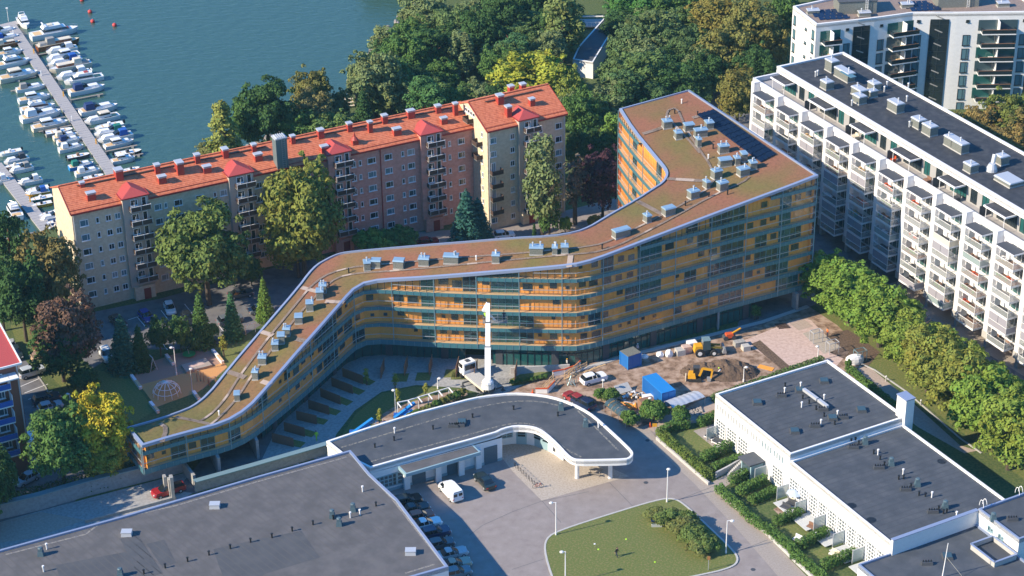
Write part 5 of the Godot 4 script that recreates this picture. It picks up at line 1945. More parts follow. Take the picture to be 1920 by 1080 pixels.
	b.quad(wc[0] + Vector3(0, HD - .2, 0), wc[1] + Vector3(0, HD - .2, 0), wc[2] + Vector3(0, HD - .2, 0), wc[3] + Vector3(0, HD - .2, 0))
	part(wd, "well_floor", b, M.dark_grey)
	b = MB.new()
	for i in 4: b.bar(wc[i] + Vector3(0, HD + .62, 0), wc[(i + 1) % 4] + Vector3(0, HD + .62, 0), .3, .08)
	part(wd, "well_coping", b, M.flash_blue)
	# flag pole
	var fp := W(1767, 1082, HD - .3)
	var pole := thing("flag_pole", "bare white flag pole leaning stays above the corner roof", "flag pole", fp)
	b = MB.new()
	b.tube(Vector3.ZERO, Vector3(.3, 5.6, 0), .09, .05, 8)
	part(pole, "pole", b, M.white)
	b = MB.new()
	b.tube(Vector3(.2, 3.4, 0), Vector3(2.6, .2, 0), .035, .035, 5)
	part(pole, "stay", b, M.cream)
	# garden wall along the pavement
	for g in [[1231, 824, 1329, 910], [1341, 919, 1382, 955, 1440, 1005, 1482, 1046], [1486, 1050, 1545, 1105]]:
		var gw := MB.new()
		strip(gw, pts_px(g), .28, 0, .55)
		var o := part(self, "garden_wall", gw, M.concrete_pale)
		tag(o, "low pale concrete garden wall along the pavement below the hedge", "wall", "low garden walls")
	var st := thing("garden_steps", "pale stone steps climbing between hedges to the glazed porch", "steps")
	for k in 9:
		var p := W(1372, 888).lerp(W(1396, 876), k / 8.0)
		box_part(st, "step", "concrete_pale", p + Vector3(0, .08 + .07 * k, 0), Vector3(.42, .16 + .14 * k, 1.6), rb)
	b = MB.new()
	strip(b, pts_px([1342, 896, 1365, 884, 1392, 868]), .3, 0, 1.0)
	part(st, "flank_wall", b, M.concrete_pale)

# ---------- block at the left edge ----------
func build_side_block() -> void:
	var root := thing("side_apartment_block", "brick red end wall of an apartment block with blue balconies and red roof", "building")
	var A := W(58, 890)
	var H := height_at(A, 684)
	# the visible end wall runs away to the upper left
	var B := W(32, 680, H)
	var bk := W(5, 640, H)
	var u := Vector3(bk.x - B.x, 0, bk.z - B.z).normalized()
	B.y = 0
	var out := Vector3(-u.z, 0, u.x)
	if out.x < 0: out = -out
	var tl := -out
	var DP := 24.0
	var c := [B + tl * 20, B, B + u * DP, B + u * DP + tl * 20]
	walls(root, c, 0, H, "brick_red")
	var b := MB.new()
	var rg := B + u * DP * .5 + Vector3(0, H + 2.0, 0)
	var e0 := B - u * .5 + out * .5 + Vector3(0, H, 0)
	var e1 := B + u * (DP + .5) + out * .5 + Vector3(0, H, 0)
	rg += out * .5
	b.quad(e0 + tl * 21, e0, rg, rg + tl * 21)
	b.quad(e1, e1 + tl * 21, rg + tl * 21, rg)
	b.tri(e0, e1, rg)
	part(root, "roof", b, M.red_hip)
	b = MB.new()
	b.bar(e0, rg, .2, .3)
	b.bar(rg, e1, .2, .3)
	b.bar(e0, e0 + tl * 20, .2, .3)
	part(root, "eaves_trim", b, M.white)
	b = MB.new()
	b.tube(B + out * .12 + tl * .3, B + out * .12 + tl * .3 + Vector3(0, H, 0), .12, .12, 6)
	part(root, "downpipe", b, M.zinc)
	# balconies on the face towards the camera
	var bs := Basis(-tl, Vector3.UP, -u)
	for k in 6:
		var y := H - 3.2 - 2.85 * k
		if y < 2: break
		var q := B + tl * 4.4 + Vector3(0, y, 0)
		var o := box_part(root, "balcony", "white", q + bs * Vector3(0, 0, .8), Vector3(5.2, .2, 1.7), bs)
		box_part(o, "balcony_front", "balcony_blue" if M.has("balcony_blue") else "canvas_blue", q + bs * Vector3(0, .55, 1.62), Vector3(5.2, .85, .08), bs)
		box_part(o, "side_panel", "white", q + bs * Vector3(2.6, .9, .8), Vector3(.1, 1.8, 1.6), bs)
		window(root, q + bs * Vector3(1.2, 1.4, .03), bs, 1.5, 1.3, "glass_mid")
		window(root, q + bs * Vector3(-1.0, 1.3, .03), bs, 1.2, 1.6, "glass_dark")
	box_part(root, "entrance_canopy", "teal_pale", W(40, 880) + Vector3(0, 2.4, 0), Vector3(3.4, .2, 1.6), bs)
	box_part(root, "porch_roof", "white", B + tl * 2.0 + Vector3(0, H - 1.5, 0) + bs * Vector3(0, 0, 1.0), Vector3(3.0, .2, 2.0), bs)

# ---------- trees, shrubs and hedges ----------
var crowns := {}
var trunks := {}
func leaf_mat(c: Color) -> StandardMaterial3D:
	var k := "leaf_%.3f_%.3f_%.3f" % [c.r, c.g, c.b]
	if M.has(k): return M[k]
	var m := StandardMaterial3D.new()
	m.albedo_color = sr(c * 1.5)
	m.vertex_color_use_as_albedo = true
	m.roughness = .75
	m.metallic_specular = .25
	m.backlight_enabled = true
	m.backlight = sr(Color(c.r * .5, c.g * .55, c.b * .3))
	M[k] = m
	return m
func rdir() -> Vector3:
	var z := rng.randf_range(-1, 1)
	var a := rng.randf() * TAU
	var r := sqrt(1 - z * z)
	return Vector3(r * cos(a), z, r * sin(a))
func leaf(b: MB, p: Vector3, nrm: Vector3, s: float) -> void:
	var u := nrm.cross(rdir())
	if u.length() < .05: return
	u = u.normalized()
	var w := nrm.cross(u)
	b.v.append(p - u * s); b.v.append(p + w * s * .55); b.v.append(p + u * s)
	b.v.append(p - u * s); b.v.append(p + u * s); b.v.append(p - w * s * .55)
	for i in 6:
		b.n.append(nrm)
		b.c.append(b.col)
func clump(b: MB, c: Vector3, r: Vector3, n: int, s: float, hue: float) -> void:
	var br := rng.randf_range(.78, 1.2)
	for i in n:
		var d := rdir()
		if d.y < -.45: d.y = -d.y
		var p := c + d * r * rng.randf_range(.72, 1.08)
		var nn := (d * 1.0 + rdir() * .75 + Vector3(0, .25, 0)).normalized()
		var k := br * rng.randf_range(.75, 1.25)
		var h := hue + rng.randf_range(-.12, .12)
		b.col = Color(k * (1.0 + h), k, k * (1.0 - h * .5))
		leaf(b, p, nn, s * rng.randf_range(.7, 1.3))
# every crown mesh is built for a tree ten metres high
func crown_mesh(kind: String, variant: int) -> ArrayMesh:
	var key := kind + str(variant)
	if crowns.has(key): return crowns[key]
	rng.seed = (kind + str(variant)).hash()
	var b := MB.new()
	b.use_c = true
	match kind:
		"round", "oval":
			var env := Vector3(4.3, 4.2, 4.3) if kind == "round" else Vector3(3.4, 4.5, 3.4)
			var ctr := Vector3(0, 5.5 if kind == "round" else 5.1, 0)
			for i in 72:
				var d := rdir()
				d.y = max(d.y, -.75)
				var k := rng.randf_range(.42, .84)
				var rr := rng.randf_range(.75, 1.4)
				clump(b, ctr + d * env * k, Vector3(rr * 1.1, rr * .85, rr * 1.1), int(150 * rr), .235, rng.randf_range(-.12, .2))
			for i in 60:
				var d := rdir()
				d.y = max(d.y, -.5)
				var rr := rng.randf_range(.3, .6)
				clump(b, ctr + d * env * rng.randf_range(.86, 1.12), Vector3(rr, rr * .8, rr), 34, .21, rng.randf_range(-.12, .22))
		"birch":
			for i in 46:
				var a := rng.randf() * TAU
				var y := rng.randf_range(2.6, 9.4)
				var rad: float = 2.5 * sqrt(max(.05, 1.0 - pow((y - 5.2) / 4.6, 2))) * rng.randf_range(.35, .95)
				clump(b, Vector3(cos(a) * rad, y, sin(a) * rad), Vector3(.8, 1.15, .8) * rng.randf_range(.8, 1.25), 85, .25, rng.randf_range(-.1, .18))
		"poplar":
			for i in 44:
				var a := rng.randf() * TAU
				var y := rng.randf_range(1.4, 9.5)
				var rad := 1.75 * (1.0 - pow(y / 10.0, 2.2)) * rng.randf_range(.3, .95) + .1
				clump(b, Vector3(cos(a) * rad, y, sin(a) * rad), Vector3(.75, 1.1, .75) * rng.randf_range(.8, 1.2), 80, .25, rng.randf_range(-.1, .18))
		"spruce":
			for l in 15:
				var y := .7 + l * .62
				var rad := 2.7 * (1.0 - y / 10.2)
				var m := int(6 + rad * 4.5)
				for i in m:
					var a := TAU * (i + rng.randf_range(-.3, .3)) / m + l * .7
					for q in 3:
						var rr := rad * (.35 + .32 * q) * rng.randf_range(.85, 1.12)
						clump(b, Vector3(cos(a) * rr, y - rr * .28, sin(a) * rr), Vector3(.42, .26, .42), 20, .2, rng.randf_range(-.12, .1))
			for i in 3: clump(b, Vector3(0, 9.5 + i * .25, 0), Vector3(.2, .3, .2), 16, .14, 0)
		"pine":
			for i in 34:
				var a := rng.randf() * TAU
				var y := rng.randf_range(4.6, 9.3)
				var rad: float = (3.1 - abs(y - 6.4) * .62) * rng.randf_range(.3, 1.0)
				clump(b, Vector3(cos(a) * rad, y, sin(a) * rad), Vector3(1.15, .5, 1.15) * rng.randf_range(.75, 1.3), 105, .24, rng.randf_range(-.12, .12))
		"shrub":
			for i in 34:
				var d := rdir()
				d.y = abs(d.y)
				clump(b, Vector3(0, 3.5, 0) + d * Vector3(5.2, 4.6, 5.2) * rng.randf_range(.5, .85), Vector3(1.8, 1.5, 1.8) * rng.randf_range(.7, 1.2), 95, .55, rng.randf_range(-.12, .2))
		"twiggy":
			for i in 20:
				var a := rng.randf() * TAU
				var y := rng.randf_range(3, 9.4)
				var rad: float = rng.randf_range(.1, 1.0) * (1.2 - abs(y - 6) * .12)
				clump(b, Vector3(cos(a) * rad, y, sin(a) * rad), Vector3(.8, .9, .8), 26, .3, rng.randf_range(-.1, .2))
	crowns[key] = b.mesh()
	return crowns[key]
func trunk_mesh(kind: String, variant: int) -> ArrayMesh:
	var key := kind + str(variant)
	if trunks.has(key): return trunks[key]
	rng.seed = ("t" + kind + str(variant)).hash()
	var b := MB.new()
	var top := 7.5 if kind != "spruce" else 9.6
	if kind == "shrub": top = 3.0
	var pts := [Vector3.ZERO]
	for i in 4: pts.append(Vector3(rng.randf_range(-.12, .12) * i, top * (i + 1) / 4.0, rng.randf_range(-.12, .12) * i))
	for i in 4: b.tube(pts[i], pts[i + 1], .30 * (1.0 - i * .2), .30 * (1.0 - (i + 1) * .2), 7, false)
	if kind != "spruce":
		for i in 9:
			var k := rng.randf_range(.35, .85)
			var p: Vector3 = Vector3.ZERO.lerp(pts[-1], k)
			var a := rng.randf() * TAU
			var ln := rng.randf_range(1.6, 2.8) * (.45 if kind == "poplar" or kind == "twiggy" else 1.0)
			var m := p + Vector3(cos(a) * ln * .5, ln * .35, sin(a) * ln * .5)
			var e := p + Vector3(cos(a) * ln, ln * .85, sin(a) * ln)
			b.tube(p, m, .12, .085, 5, false)
			b.tube(m, e, .085, .03, 5, false)
	trunks[key] = b.mesh()
	return trunks[key]
var tree_n := 0
func tree(bx: float, by: float, ytop: float, wpx: float, kind: String, tint: Color, nm: String, label: String, group := "") -> void:
	var p := W(bx, by)
	var h := height_at(p, ytop)
	var wm := wpx / px_per_m(p) * (1.18 if kind in ["round", "oval"] else 1.08)
	var base_w: float = {"round": 9.4, "oval": 7.6, "birch": 6.0, "poplar": 4.3, "spruce": 5.4, "pine": 7.2, "shrub": 12.4, "twiggy": 3.0}[kind]
	var base_h: float = {"shrub": 8.6}.get(kind, 10.1)
	tree_n += 1
	var vv := tree_n % 3
	var cm := crown_mesh(kind, vv)
	var tm := trunk_mesh(kind, vv)
	rng.seed = 1000 + tree_n
	var o := thing(nm, label, "tree" if kind != "shrub" else "shrub", p, rng.randf() * TAU, group)
	var s := Vector3(wm / base_w, h / base_h, wm / base_w)
	var t := part(o, "trunk" if kind != "shrub" else "stems", tm, M.pine_bark if kind == "pine" else M.bark)
	t.scale = s
	var c := part(o, "crown" if kind != "shrub" else "foliage", cm, leaf_mat(tint))
	c.scale = s
func hedge(px: Array, w: float, h: float, tint: Color, label: String, nm := "hedge", y0 := 0.0) -> void:
	rng.seed = hash(px)
	var pts := resample(pts_px(px), .55)
	w *= 1.25
	h *= 1.2
	var b := MB.new()
	b.use_c = true
	for i in pts.size():
		var t: Vector2 = (pts[min(i + 1, pts.size() - 1)] - pts[max(i - 1, 0)]).normalized()
		var nn := Vector2(-t.y, t.x)
		for j in 2:
			for k in 2:
				var q: Vector2 = pts[i] + nn * (j - .5) * w * .48
				clump(b, v3(q, y0 + h * (.3 + .42 * k)) + rdir() * .1, Vector3(.42, h * .3, w * .33) * rng.randf_range(.9, 1.12), 46, .15, rng.randf_range(-.12, .16))
	var o := part(self, nm, b, leaf_mat(tint))
	o.set_meta("label", label)
	o.set_meta("category", "hedge")
func build_trees() -> void:
	mottled("pine_bark", [C(.22, .09, .045), C(.30, .13, .07)], 1.0, .95, .05)
	var DG := C(.035, .075, .022)
	var MG := C(.06, .115, .028)
	var BG := C(.10, .17, .032)
	var YG := C(.19, .20, .035)
	var OL := C(.125, .125, .035)
	var GA := C(.115, .15, .06)
	var YE := C(.31, .27, .025)
	var BR := C(.10, .06, .042)
	var OB := C(.16, .12, .04)
	var PU := C(.045, .02, .03)
	var BL := C(.03, .095, .075)
	# the avenue of lindens
	var av := [[1548, 575, 478, 92], [1592, 608, 500, 104], [1625, 590, 505, 80], [1648, 650, 535, 112], [1690, 625, 545, 80], [1702, 690, 585, 96], [1755, 690, 600, 92], [1738, 735, 618, 106], [1800, 735, 622, 96], [1790, 785, 652, 112], [1842, 770, 660, 92], [1838, 830, 690, 116], [1893, 805, 690, 92], [1890, 880, 735, 116], [1935, 870, 740, 100]]
	var ordn := ["first", "second", "third", "fourth", "fifth", "sixth", "seventh", "eighth"]
	for i in av.size():
		var a: Array = av[i]
		var inner: bool = i in [2, 4, 6, 8, 10, 12, 14]
		var bronze := i in [7, 9]
		var no: int = [2, 4, 6, 8, 10, 12, 14].find(i) if inner else [0, 1, 3, 5, 7, 9, 11, 13].find(i)
		tree(a[0], a[1], a[2] + (14 if inner else -6), a[3] * (.9 if inner else 1.0), "oval", [C(.10, .165, .027), C(.11, .172, .027), C(.125, .17, .028), C(.14, .155, .03)][[0, 0, 0, 1, 0, 2, 1, 3, 2, 3, 2, 1, 1, 2, 1][i]], "linden_tree", "%s linden, %s from the playground in the avenue's %s row" % ["bronze tinged" if bronze else "fresh green", ordn[no], "street side" if inner else "path side"], "avenue lindens")
	# court trees beside the red roofed blocks
	tree(392, 572, 378, 150, "round", C(.085, .12, .03), "maple_tree", "large olive green maple before the beige block")
	tree(472, 535, 482, 42, "round", MG, "young_tree", "small round tree beside the large olive maple")
	tree(572, 520, 290, 138, "round", C(.13, .145, .03), "maple_tree", "tall maple turning yellow before the flue stack")
	tree(560, 520, 395, 105, "round", C(.15, .165, .03), "maple_tree", "lower yellow green maple in front of the tall turning maple")
	tree(700, 478, 428, 80, "shrub", BG, "shrub", "bright green shrub below the pink block wall")
	tree(750, 470, 424, 76, "shrub", MG, "shrub", "mid green shrub nearest the pink block porch")
	tree(727, 474, 440, 66, "shrub", BG, "shrub", "low green shrub between two larger shrubs at the pink block")
	tree(876, 462, 356, 70, "spruce", BL, "spruce_tree", "dense blue green spruce before the tall beige block")
	tree(897, 455, 372, 60, "spruce", BL, "spruce_tree", "slimmer blue spruce touching the dense one at the lit gable")
	tree(1016, 445, 262, 78, "birch", GA, "birch_tree", "slender grey green birch before the tall beige block")
	tree(1030, 448, 370, 48, "birch", MG, "birch_tree", "small dark birch at the foot of the slender one")
	tree(1002, 447, 420, 9, "poplar", DG, "cypress", "narrow dark cypress by the porch drive")
	tree(1060, 440, 405, 26, "shrub", BG, "shrub", "light green bush beside the tower drive")
	tree(1116, 430, 402, 34, "shrub", OL, "shrub", "olive bush at the curved roof edge by the drive")
	tree(1130, 412, 272, 84, "round", PU, "copper_beech", "dark purple copper beech behind the curved roof")
	tree(1078, 420, 290, 46, "twiggy", C(.10, .09, .07), "bare_tree", "thin grey half bare tree beside the purple beech")
	# left garden
	tree(104, 612, 430, 112, "round", C(.125, .105, .035), "maple_tree", "bronze green maple at the beige block's lit end wall")
	tree(136, 705, 542, 112, "round", BR, "maple_tree", "copper red maple above the car park corner")
	tree(120, 715, 600, 104, "round", DG, "maple_tree", "dark green tree under the copper red maple")
	tree(32, 560, 388, 76, "pine", DG, "pine_tree", "dark pine by the laid up white boat")
	tree(50, 640, 470, 96, "round", DG, "maple_tree", "dark tree between the pine and the bronze maple")
	tree(8, 620, 480, 80, "round", DG, "maple_tree", "dark tree at the shore below the second pontoon")
	tree(235, 692, 592, 62, "spruce", C(.035, .10, .06), "spruce_tree", "bluish young spruce between car park and playground")
	tree(266, 690, 610, 44, "spruce", DG, "spruce_tree", "dark young spruce next to the bluish one")
	tree(302, 668, 592, 44, "round", DG, "young_tree", "dark young tree by the playground lamp")
	tree(340, 660, 590, 42, "round", MG, "young_tree", "mid green young tree among car park firs")
	tree(380, 648, 548, 46, "spruce", MG, "spruce_tree", "mid green fir above the playground bank")
	tree(438, 634, 548, 40, "spruce", C(.05, .13, .05), "spruce_tree", "slim fir by the white goal post")
	tree(498, 600, 520, 36, "spruce", BG, "spruce_tree", "bright slim fir next to the curved roof")
	tree(400, 640, 605, 30, "shrub", MG, "shrub", "bush under the firs above the playground")
	tree(360, 660, 622, 40, "shrub", DG, "shrub", "dark bush below the car park firs")
	tree(196, 890, 728, 112, "round", YE, "maple_tree", "glowing yellow autumn maple by the building tip")
	tree(122, 915, 752, 118, "round", MG, "maple_tree", "green maple beside the glowing yellow one")
	tree(200, 905, 815, 80, "round", C(.19, .19, .03), "maple_tree", "yellow green tree below the glowing yellow maple")
	tree(12, 970, 832, 62, "round", DG, "maple_tree", "dark tree at the foot of the brick end wall")
	tree(160, 740, 690, 60, "shrub", DG, "shrub", "dark shrub in the shaded garden above the yellow maple")
	tree(420, 668, 628, 15, "twiggy", YG, "sapling", "staked yellowish sapling on the play lawn")
	# behind the red roofs, at the shore
	tree(425, 318, 194, 66, "poplar", C(.17, .19, .045), "poplar_tree", "pale yellow green poplar at the shore behind the beige roof")
	tree(395, 315, 262, 46, "round", C(.14, .15, .05), "shore_tree", "low pale shore tree beside the poplar")
	tree(505, 288, 146, 108, "round", DG, "shore_tree", "broad dark shore tree behind the flue stack")
	tree(470, 292, 178, 60, "round", MG, "shore_tree", "mid green shore tree next to the pale poplar")
	tree(588, 240, 124, 74, "round", OL, "shore_tree", "olive shore tree standing furthest into the bay")
	tree(590, 270, 166, 82, "round", C(.14, .13, .05), "shore_tree", "brownish shore tree in front of the olive one")
	tree(560, 290, 205, 84, "round", MG, "shore_tree", "mid green tree at the pink block's ridge")
	tree(618, 290, 205, 90, "round", C(.08, .125, .035), "shore_tree", "full green tree by the park bench")
	tree(640, 235, 165, 34, "round", GA, "shore_tree", "small grey green tree at the beach")
	tree(684, 268, 166, 54, "spruce", DG, "spruce_tree", "dark spruce beside the park bench")
	# the park beyond
	var park := [[705, 225, 88, 100, "round", GA], [668, 190, 120, 44, "birch", GA], [735, 215, 108, 84, "round", MG], [765, 160, 52, 90, "round", MG], [722, 130, 50, 60, "birch", C(.13, .16, .06)], [800, 245, 140, 84, "pine", C(.05, .115, .035)], [812, 150, 50, 84, "pine", DG], [795, 80, -20, 90, "round", GA], [850, 100, 10, 80, "round", C(.09, .135, .045)], [868, 150, 60, 60, "birch", GA], [900, 120, 15, 84, "round", DG], [940, 90, -15, 90, "round", DG], [935, 170, 80, 70, "round", MG], [890, 215, 148, 60, "round", GA], [965, 150, 60, 70, "pine", C(.05, .11, .04)], [845, 240, 165, 58, "shrub", MG], [1000, 212, 95, 140, "round", C(.22, .24, .03)], [1055, 120, -8, 88, "birch", C(.12, .15, .045)], [1000, 60, -40, 90, "round", DG], [1060, 225, 120, 70, "round", C(.16, .19, .035)], [1085, 270, 165, 76, "round", MG], [1118, 250, 180, 50, "round", C(.07, .12, .035)], [1150, 310, 215, 56, "birch", BG], [1120, 320, 240, 70, "round", DG], [1085, 330, 235, 50, "round", DG], [1190, 140, 35, 84, "round", C(.075, .12, .045)], [1225, 130, 15, 110, "round", C(.08, .115, .04)], [1275, 150, 45, 84, "round", C(.06, .10, .035)], [1165, 195, 100, 84, "round", C(.075, .12, .04)], [1205, 205, 95, 110, "round", C(.07, .115, .035)], [1262, 210, 110, 90, "round", DG], [1165, 235, 132, 86, "pine", C(.06, .105, .035)], [1225, 232, 150, 60, "pine", C(.055, .10, .035)], [1190, 60, -30, 110, "round", C(.05, .13, .03)], [1260, 70, -30, 100, "round", MG], [1345, 110, -15, 110, "round", C(.14, .125, .03)], [1405, 130, -10, 110, "round", OL], [1355, 165, 45, 96, "round", OL], [1320, 190, 95, 70, "round", DG], [1410, 180, 80, 80, "round", DG], [1445, 140, 42, 62, "round", C(.15, .13, .035)], [1470, 90, -20, 70, "round", MG], [1382, 232, 118, 70, "oval", C(.12, .115, .03)], [1480, 20, -60, 60, "round", C(.13, .14, .03)], [1160, 300, 250, 40, "shrub", BG]]
	for a in park:
		var tn: String = {"round": "park_tree", "oval": "park_tree", "birch": "birch_tree", "pine": "pine_tree", "shrub": "shrub"}[a[4]]
		var c: Color = a[5]
		var hue := "dark green" if c.g < .09 else ("yellow green" if c.r > .15 and c.g > .18 else ("autumn tinged" if c.r >= c.g * .95 else ("grey green" if c.b > .055 else "mid green")))
		var where := "above the bay shore" if a[0] < 800 else ("on the park slope behind the pink block" if a[0] < 960 else ("beside the grey roofed pavilion" if a[0] < 1130 else ("behind the curved building's far wing" if a[0] < 1300 else "by the back road near the white tower")))
		var kn: String = {"round": "broad tree", "oval": "upright oval tree", "birch": "slender birch", "pine": "spreading pine", "shrub": "bush"}[a[4]]
		if a[4] == "round" and a[3] >= 105: kn = "very broad tree"
		elif a[4] == "round" and a[3] < 65: kn = "compact tree"
		tree(a[0], a[1], a[2], a[3], a[4], c, tn, "%s %s %s" % [hue, kn, where], "%s %ss %s" % [hue, kn, where])
	# understorey filling the park between the larger trees
	rng.seed = 404
	var spots := []
	for i in 400:
		var x := rng.randf_range(690, 1330)
		var y := rng.randf_range(70, 262)
		if x < 960 and y > 235: continue
		if x < 760 and y < 250 - (x - 690) * 1.2 - 60: continue
		if x > 1050 and x < 1165 and y < 225: continue
		if x > 830 and x < 920 and y > 125 and y < 215: continue
		if x > 1230 and y > 215: continue
		var ok := true
		for q in spots:
			if Vector2(x, y * 1.6).distance_to(q) < 38: ok = false
		if ok: spots.append(Vector2(x, y * 1.6))
	for i in spots.size():
		var q: Vector2 = spots[i]
		var w: String = ["shore slope", "park slope", "pavilion", "curved building's far wing"][clampi(int((q.x - 690) / 160.0), 0, 3)]
		tree(q.x, q.y / 1.6, q.y / 1.6 - rng.randf_range(62, 92), rng.randf_range(60, 84), "round", [C(.07, .115, .035), DG, GA, MG][i % 4], "park_tree", "lower %s tree filling the wood by the %s" % [["green", "dark", "pale", "mid green"][i % 4], w], "lower %s park trees by the %s" % [["green", "dark", "pale", "mid green"][i % 4], w])
		rng.seed = 500 + i
	# far park fill
	rng.seed = 77
	for i in 46:
		var x := 700.0 + rng.randf() * 860.0
		var y := -25.0 - rng.randf() * 95.0
		var cc: Color = [DG, MG, GA, OL][i % 4]
		tree(x, y, y - rng.randf_range(85, 120), rng.randf_range(80, 120), "round", cc, "park_tree", ["dark green", "mid green", "grey green", "olive"][i % 4] + " tree in the far park beyond the pavilion", "far park trees")
		rng.seed = 78 + i
	# right edge behind the long white block
	for a in [[1795, 262, 208, 40, OL, "small olive tree at the white tower's foot"], [1835, 300, 195, 84, OB, "bronze tree behind the long white block"], [1880, 290, 168, 92, C(.10, .125, .03), "green tree beside the bronze one behind the long white block"], [1925, 320, 205, 96, C(.14, .12, .04), "brownish tree at the end behind the long white block"], [1890, 330, 235, 90, OB, "lower bronze tree close behind the white block's roof"]]:
		tree(a[0], a[1], a[2], a[3], "round", a[4], "park_tree", a[5])
	# hedges of the terrace gardens
	var HG := C(.062, .115, .026)
	hedge([1237, 820, 1262, 842, 1300, 875, 1328, 900], 1.2, 1.3, C(.085, .12, .025), "long trimmed hedge above the garden wall nearest the site")
	hedge([1237, 818, 1262, 806, 1290, 802], 1.0, 1.3, HG, "short hedge closing the first garden toward the site")
	hedge([1318, 868, 1345, 855, 1368, 844], 1.2, 1.5, HG, "thick hedge below the rattan lounge terrace")
	hedge([1340, 884, 1365, 874, 1388, 866], 1.0, 1.2, HG, "hedge flanking the stone garden steps")
	hedge([1370, 910, 1395, 898, 1412, 890], 1.1, 1.4, HG, "hedge right beside the garden steps")
	hedge([1347, 922, 1380, 952, 1412, 982, 1432, 996], 1.1, 1.1, HG, "hedge along the garden wall below the steps")
	hedge([1387, 930, 1412, 918, 1434, 908], 1.1, 1.4, HG, "hedge between the second and third terrace gardens")
	hedge([1408, 945, 1432, 936, 1452, 925], 1.0, 1.1, HG, "hedge bordering the bare soil garden's upper side")
	hedge([1455, 985, 1480, 976, 1498, 968], 1.1, 1.3, HG, "hedge between bare soil garden and the lawn with a deck chair")
	hedge([1440, 1000, 1470, 1024, 1486, 1040], 1.2, 1.2, HG, "wall hedge in front of the lawn with a deck chair")
	hedge([1498, 1030, 1525, 1018, 1548, 1005], 1.1, 1.4, HG, "hedge between the last two terrace gardens")
	hedge([1488, 1045, 1520, 1072, 1545, 1092], 1.2, 1.2, HG, "wall hedge of the last terrace garden")
	hedge([1545, 1070, 1575, 1056, 1600, 1046], 1.1, 1.4, HG, "last hedge against the corner building")
	hedge([1338, 752, 1380, 737, 1440, 716, 1500, 694, 1540, 680], 1.1, .9, C(.06, .10, .03), "hedge running behind the white terrace houses along the site")
	hedge([1312, 800, 1340, 788], 1.1, 1.3, HG, "hedge at the corner of the white terrace house")
	hedge([1590, 695, 1640, 735, 1700, 785], .9, .8, HG, "low hedge along the path behind the terrace houses")
	for a in [[1275, 795, 760, 40], [1225, 790, 752, 60], [1180, 800, 770, 40], [1145, 755, 728, 36], [1396, 838, 822, 14], [1590, 692, 672, 14], [1352, 770, 745, 26]]:
		tree(a[0], a[1], a[2], a[3], "shrub", HG, "shrub", "clipped green shrub between the building site and the terrace hall", "clipped shrubs by the site")
	# big shrubbery on the lawn island
	for a in [[1232, 975, 958, 44], [1258, 990, 962, 52], [1280, 1003, 975, 52], [1300, 1020, 990, 50], [1318, 1032, 1003, 46], [1285, 985, 962, 40], [1310, 1035, 1012, 44], [1332, 1036, 1014, 34], [1262, 978, 958, 40]]:
		tree(a[0], a[1] + 3, a[2] - 3, a[3] * 1.25, "shrub", [C(.055, .10, .025), C(.08, .115, .03), C(.10, .115, .035)][int(a[0]) % 3], "shrub", "shrub in the clump growing on the lawn island", "island shrubs")
	# planting by the pergola, saplings
	for i in 11:
		var k := i / 10.0
		tree(lerpf(745, 868, k), lerpf(803, 745, k), lerpf(803, 745, k) - 18, 22, "shrub", [MG, OL, C(.10, .12, .04)][i % 3], "shrub", "young mixed shrub in the bed under the white pergola", "pergola bed shrubs")
	for a in [[712, 802, 765], [741, 730, 700], [747, 765, 725], [798, 742, 718], [688, 722, 690]]:
		tree(a[0], a[1], a[2], 12, "twiggy", YG, "sapling", "thin staked sapling in the new courtyard", "courtyard saplings")
	hedge([10, 958, 120, 930, 200, 910, 262, 893], 2.4, 2.0, DG, "dark overgrown hedge along the top of the ramp wall")
	for a in [[-75, 1015, 850, 110, "leafy tree shading the ramp court from the hall side"], [-115, 965, 800, 120, "leafy tree shading the ramp court from the street side"], [-25, 1000, 880, 70, "leafy tree close by the foot of the brick end wall"], [-160, 1040, 860, 130, "leafy tree furthest from the ramp court"]]:
		tree(a[0], a[1], a[2], a[3], "round", MG, "garden_tree", a[4])
	for a in [[1415, 600, 570, 16], [1421, 598, 575, 14]]:
		tree(a[0], a[1], a[2], a[3], "twiggy", MG, "sapling", "sapling in the shade under the building's right end", "shade saplings")
	tree(1128, 752, 728, 34, "shrub", HG, "shrub", "round clipped shrub by the parked site cars")
	for i in 8:
		var x := 960.0 + i * 9
		tree(x, 722 - i * 1.6, 712 - i * 1.6, 11, "shrub", MG, "shrub", "low bedding shrub before the glazed shop front", "shop front shrubs")

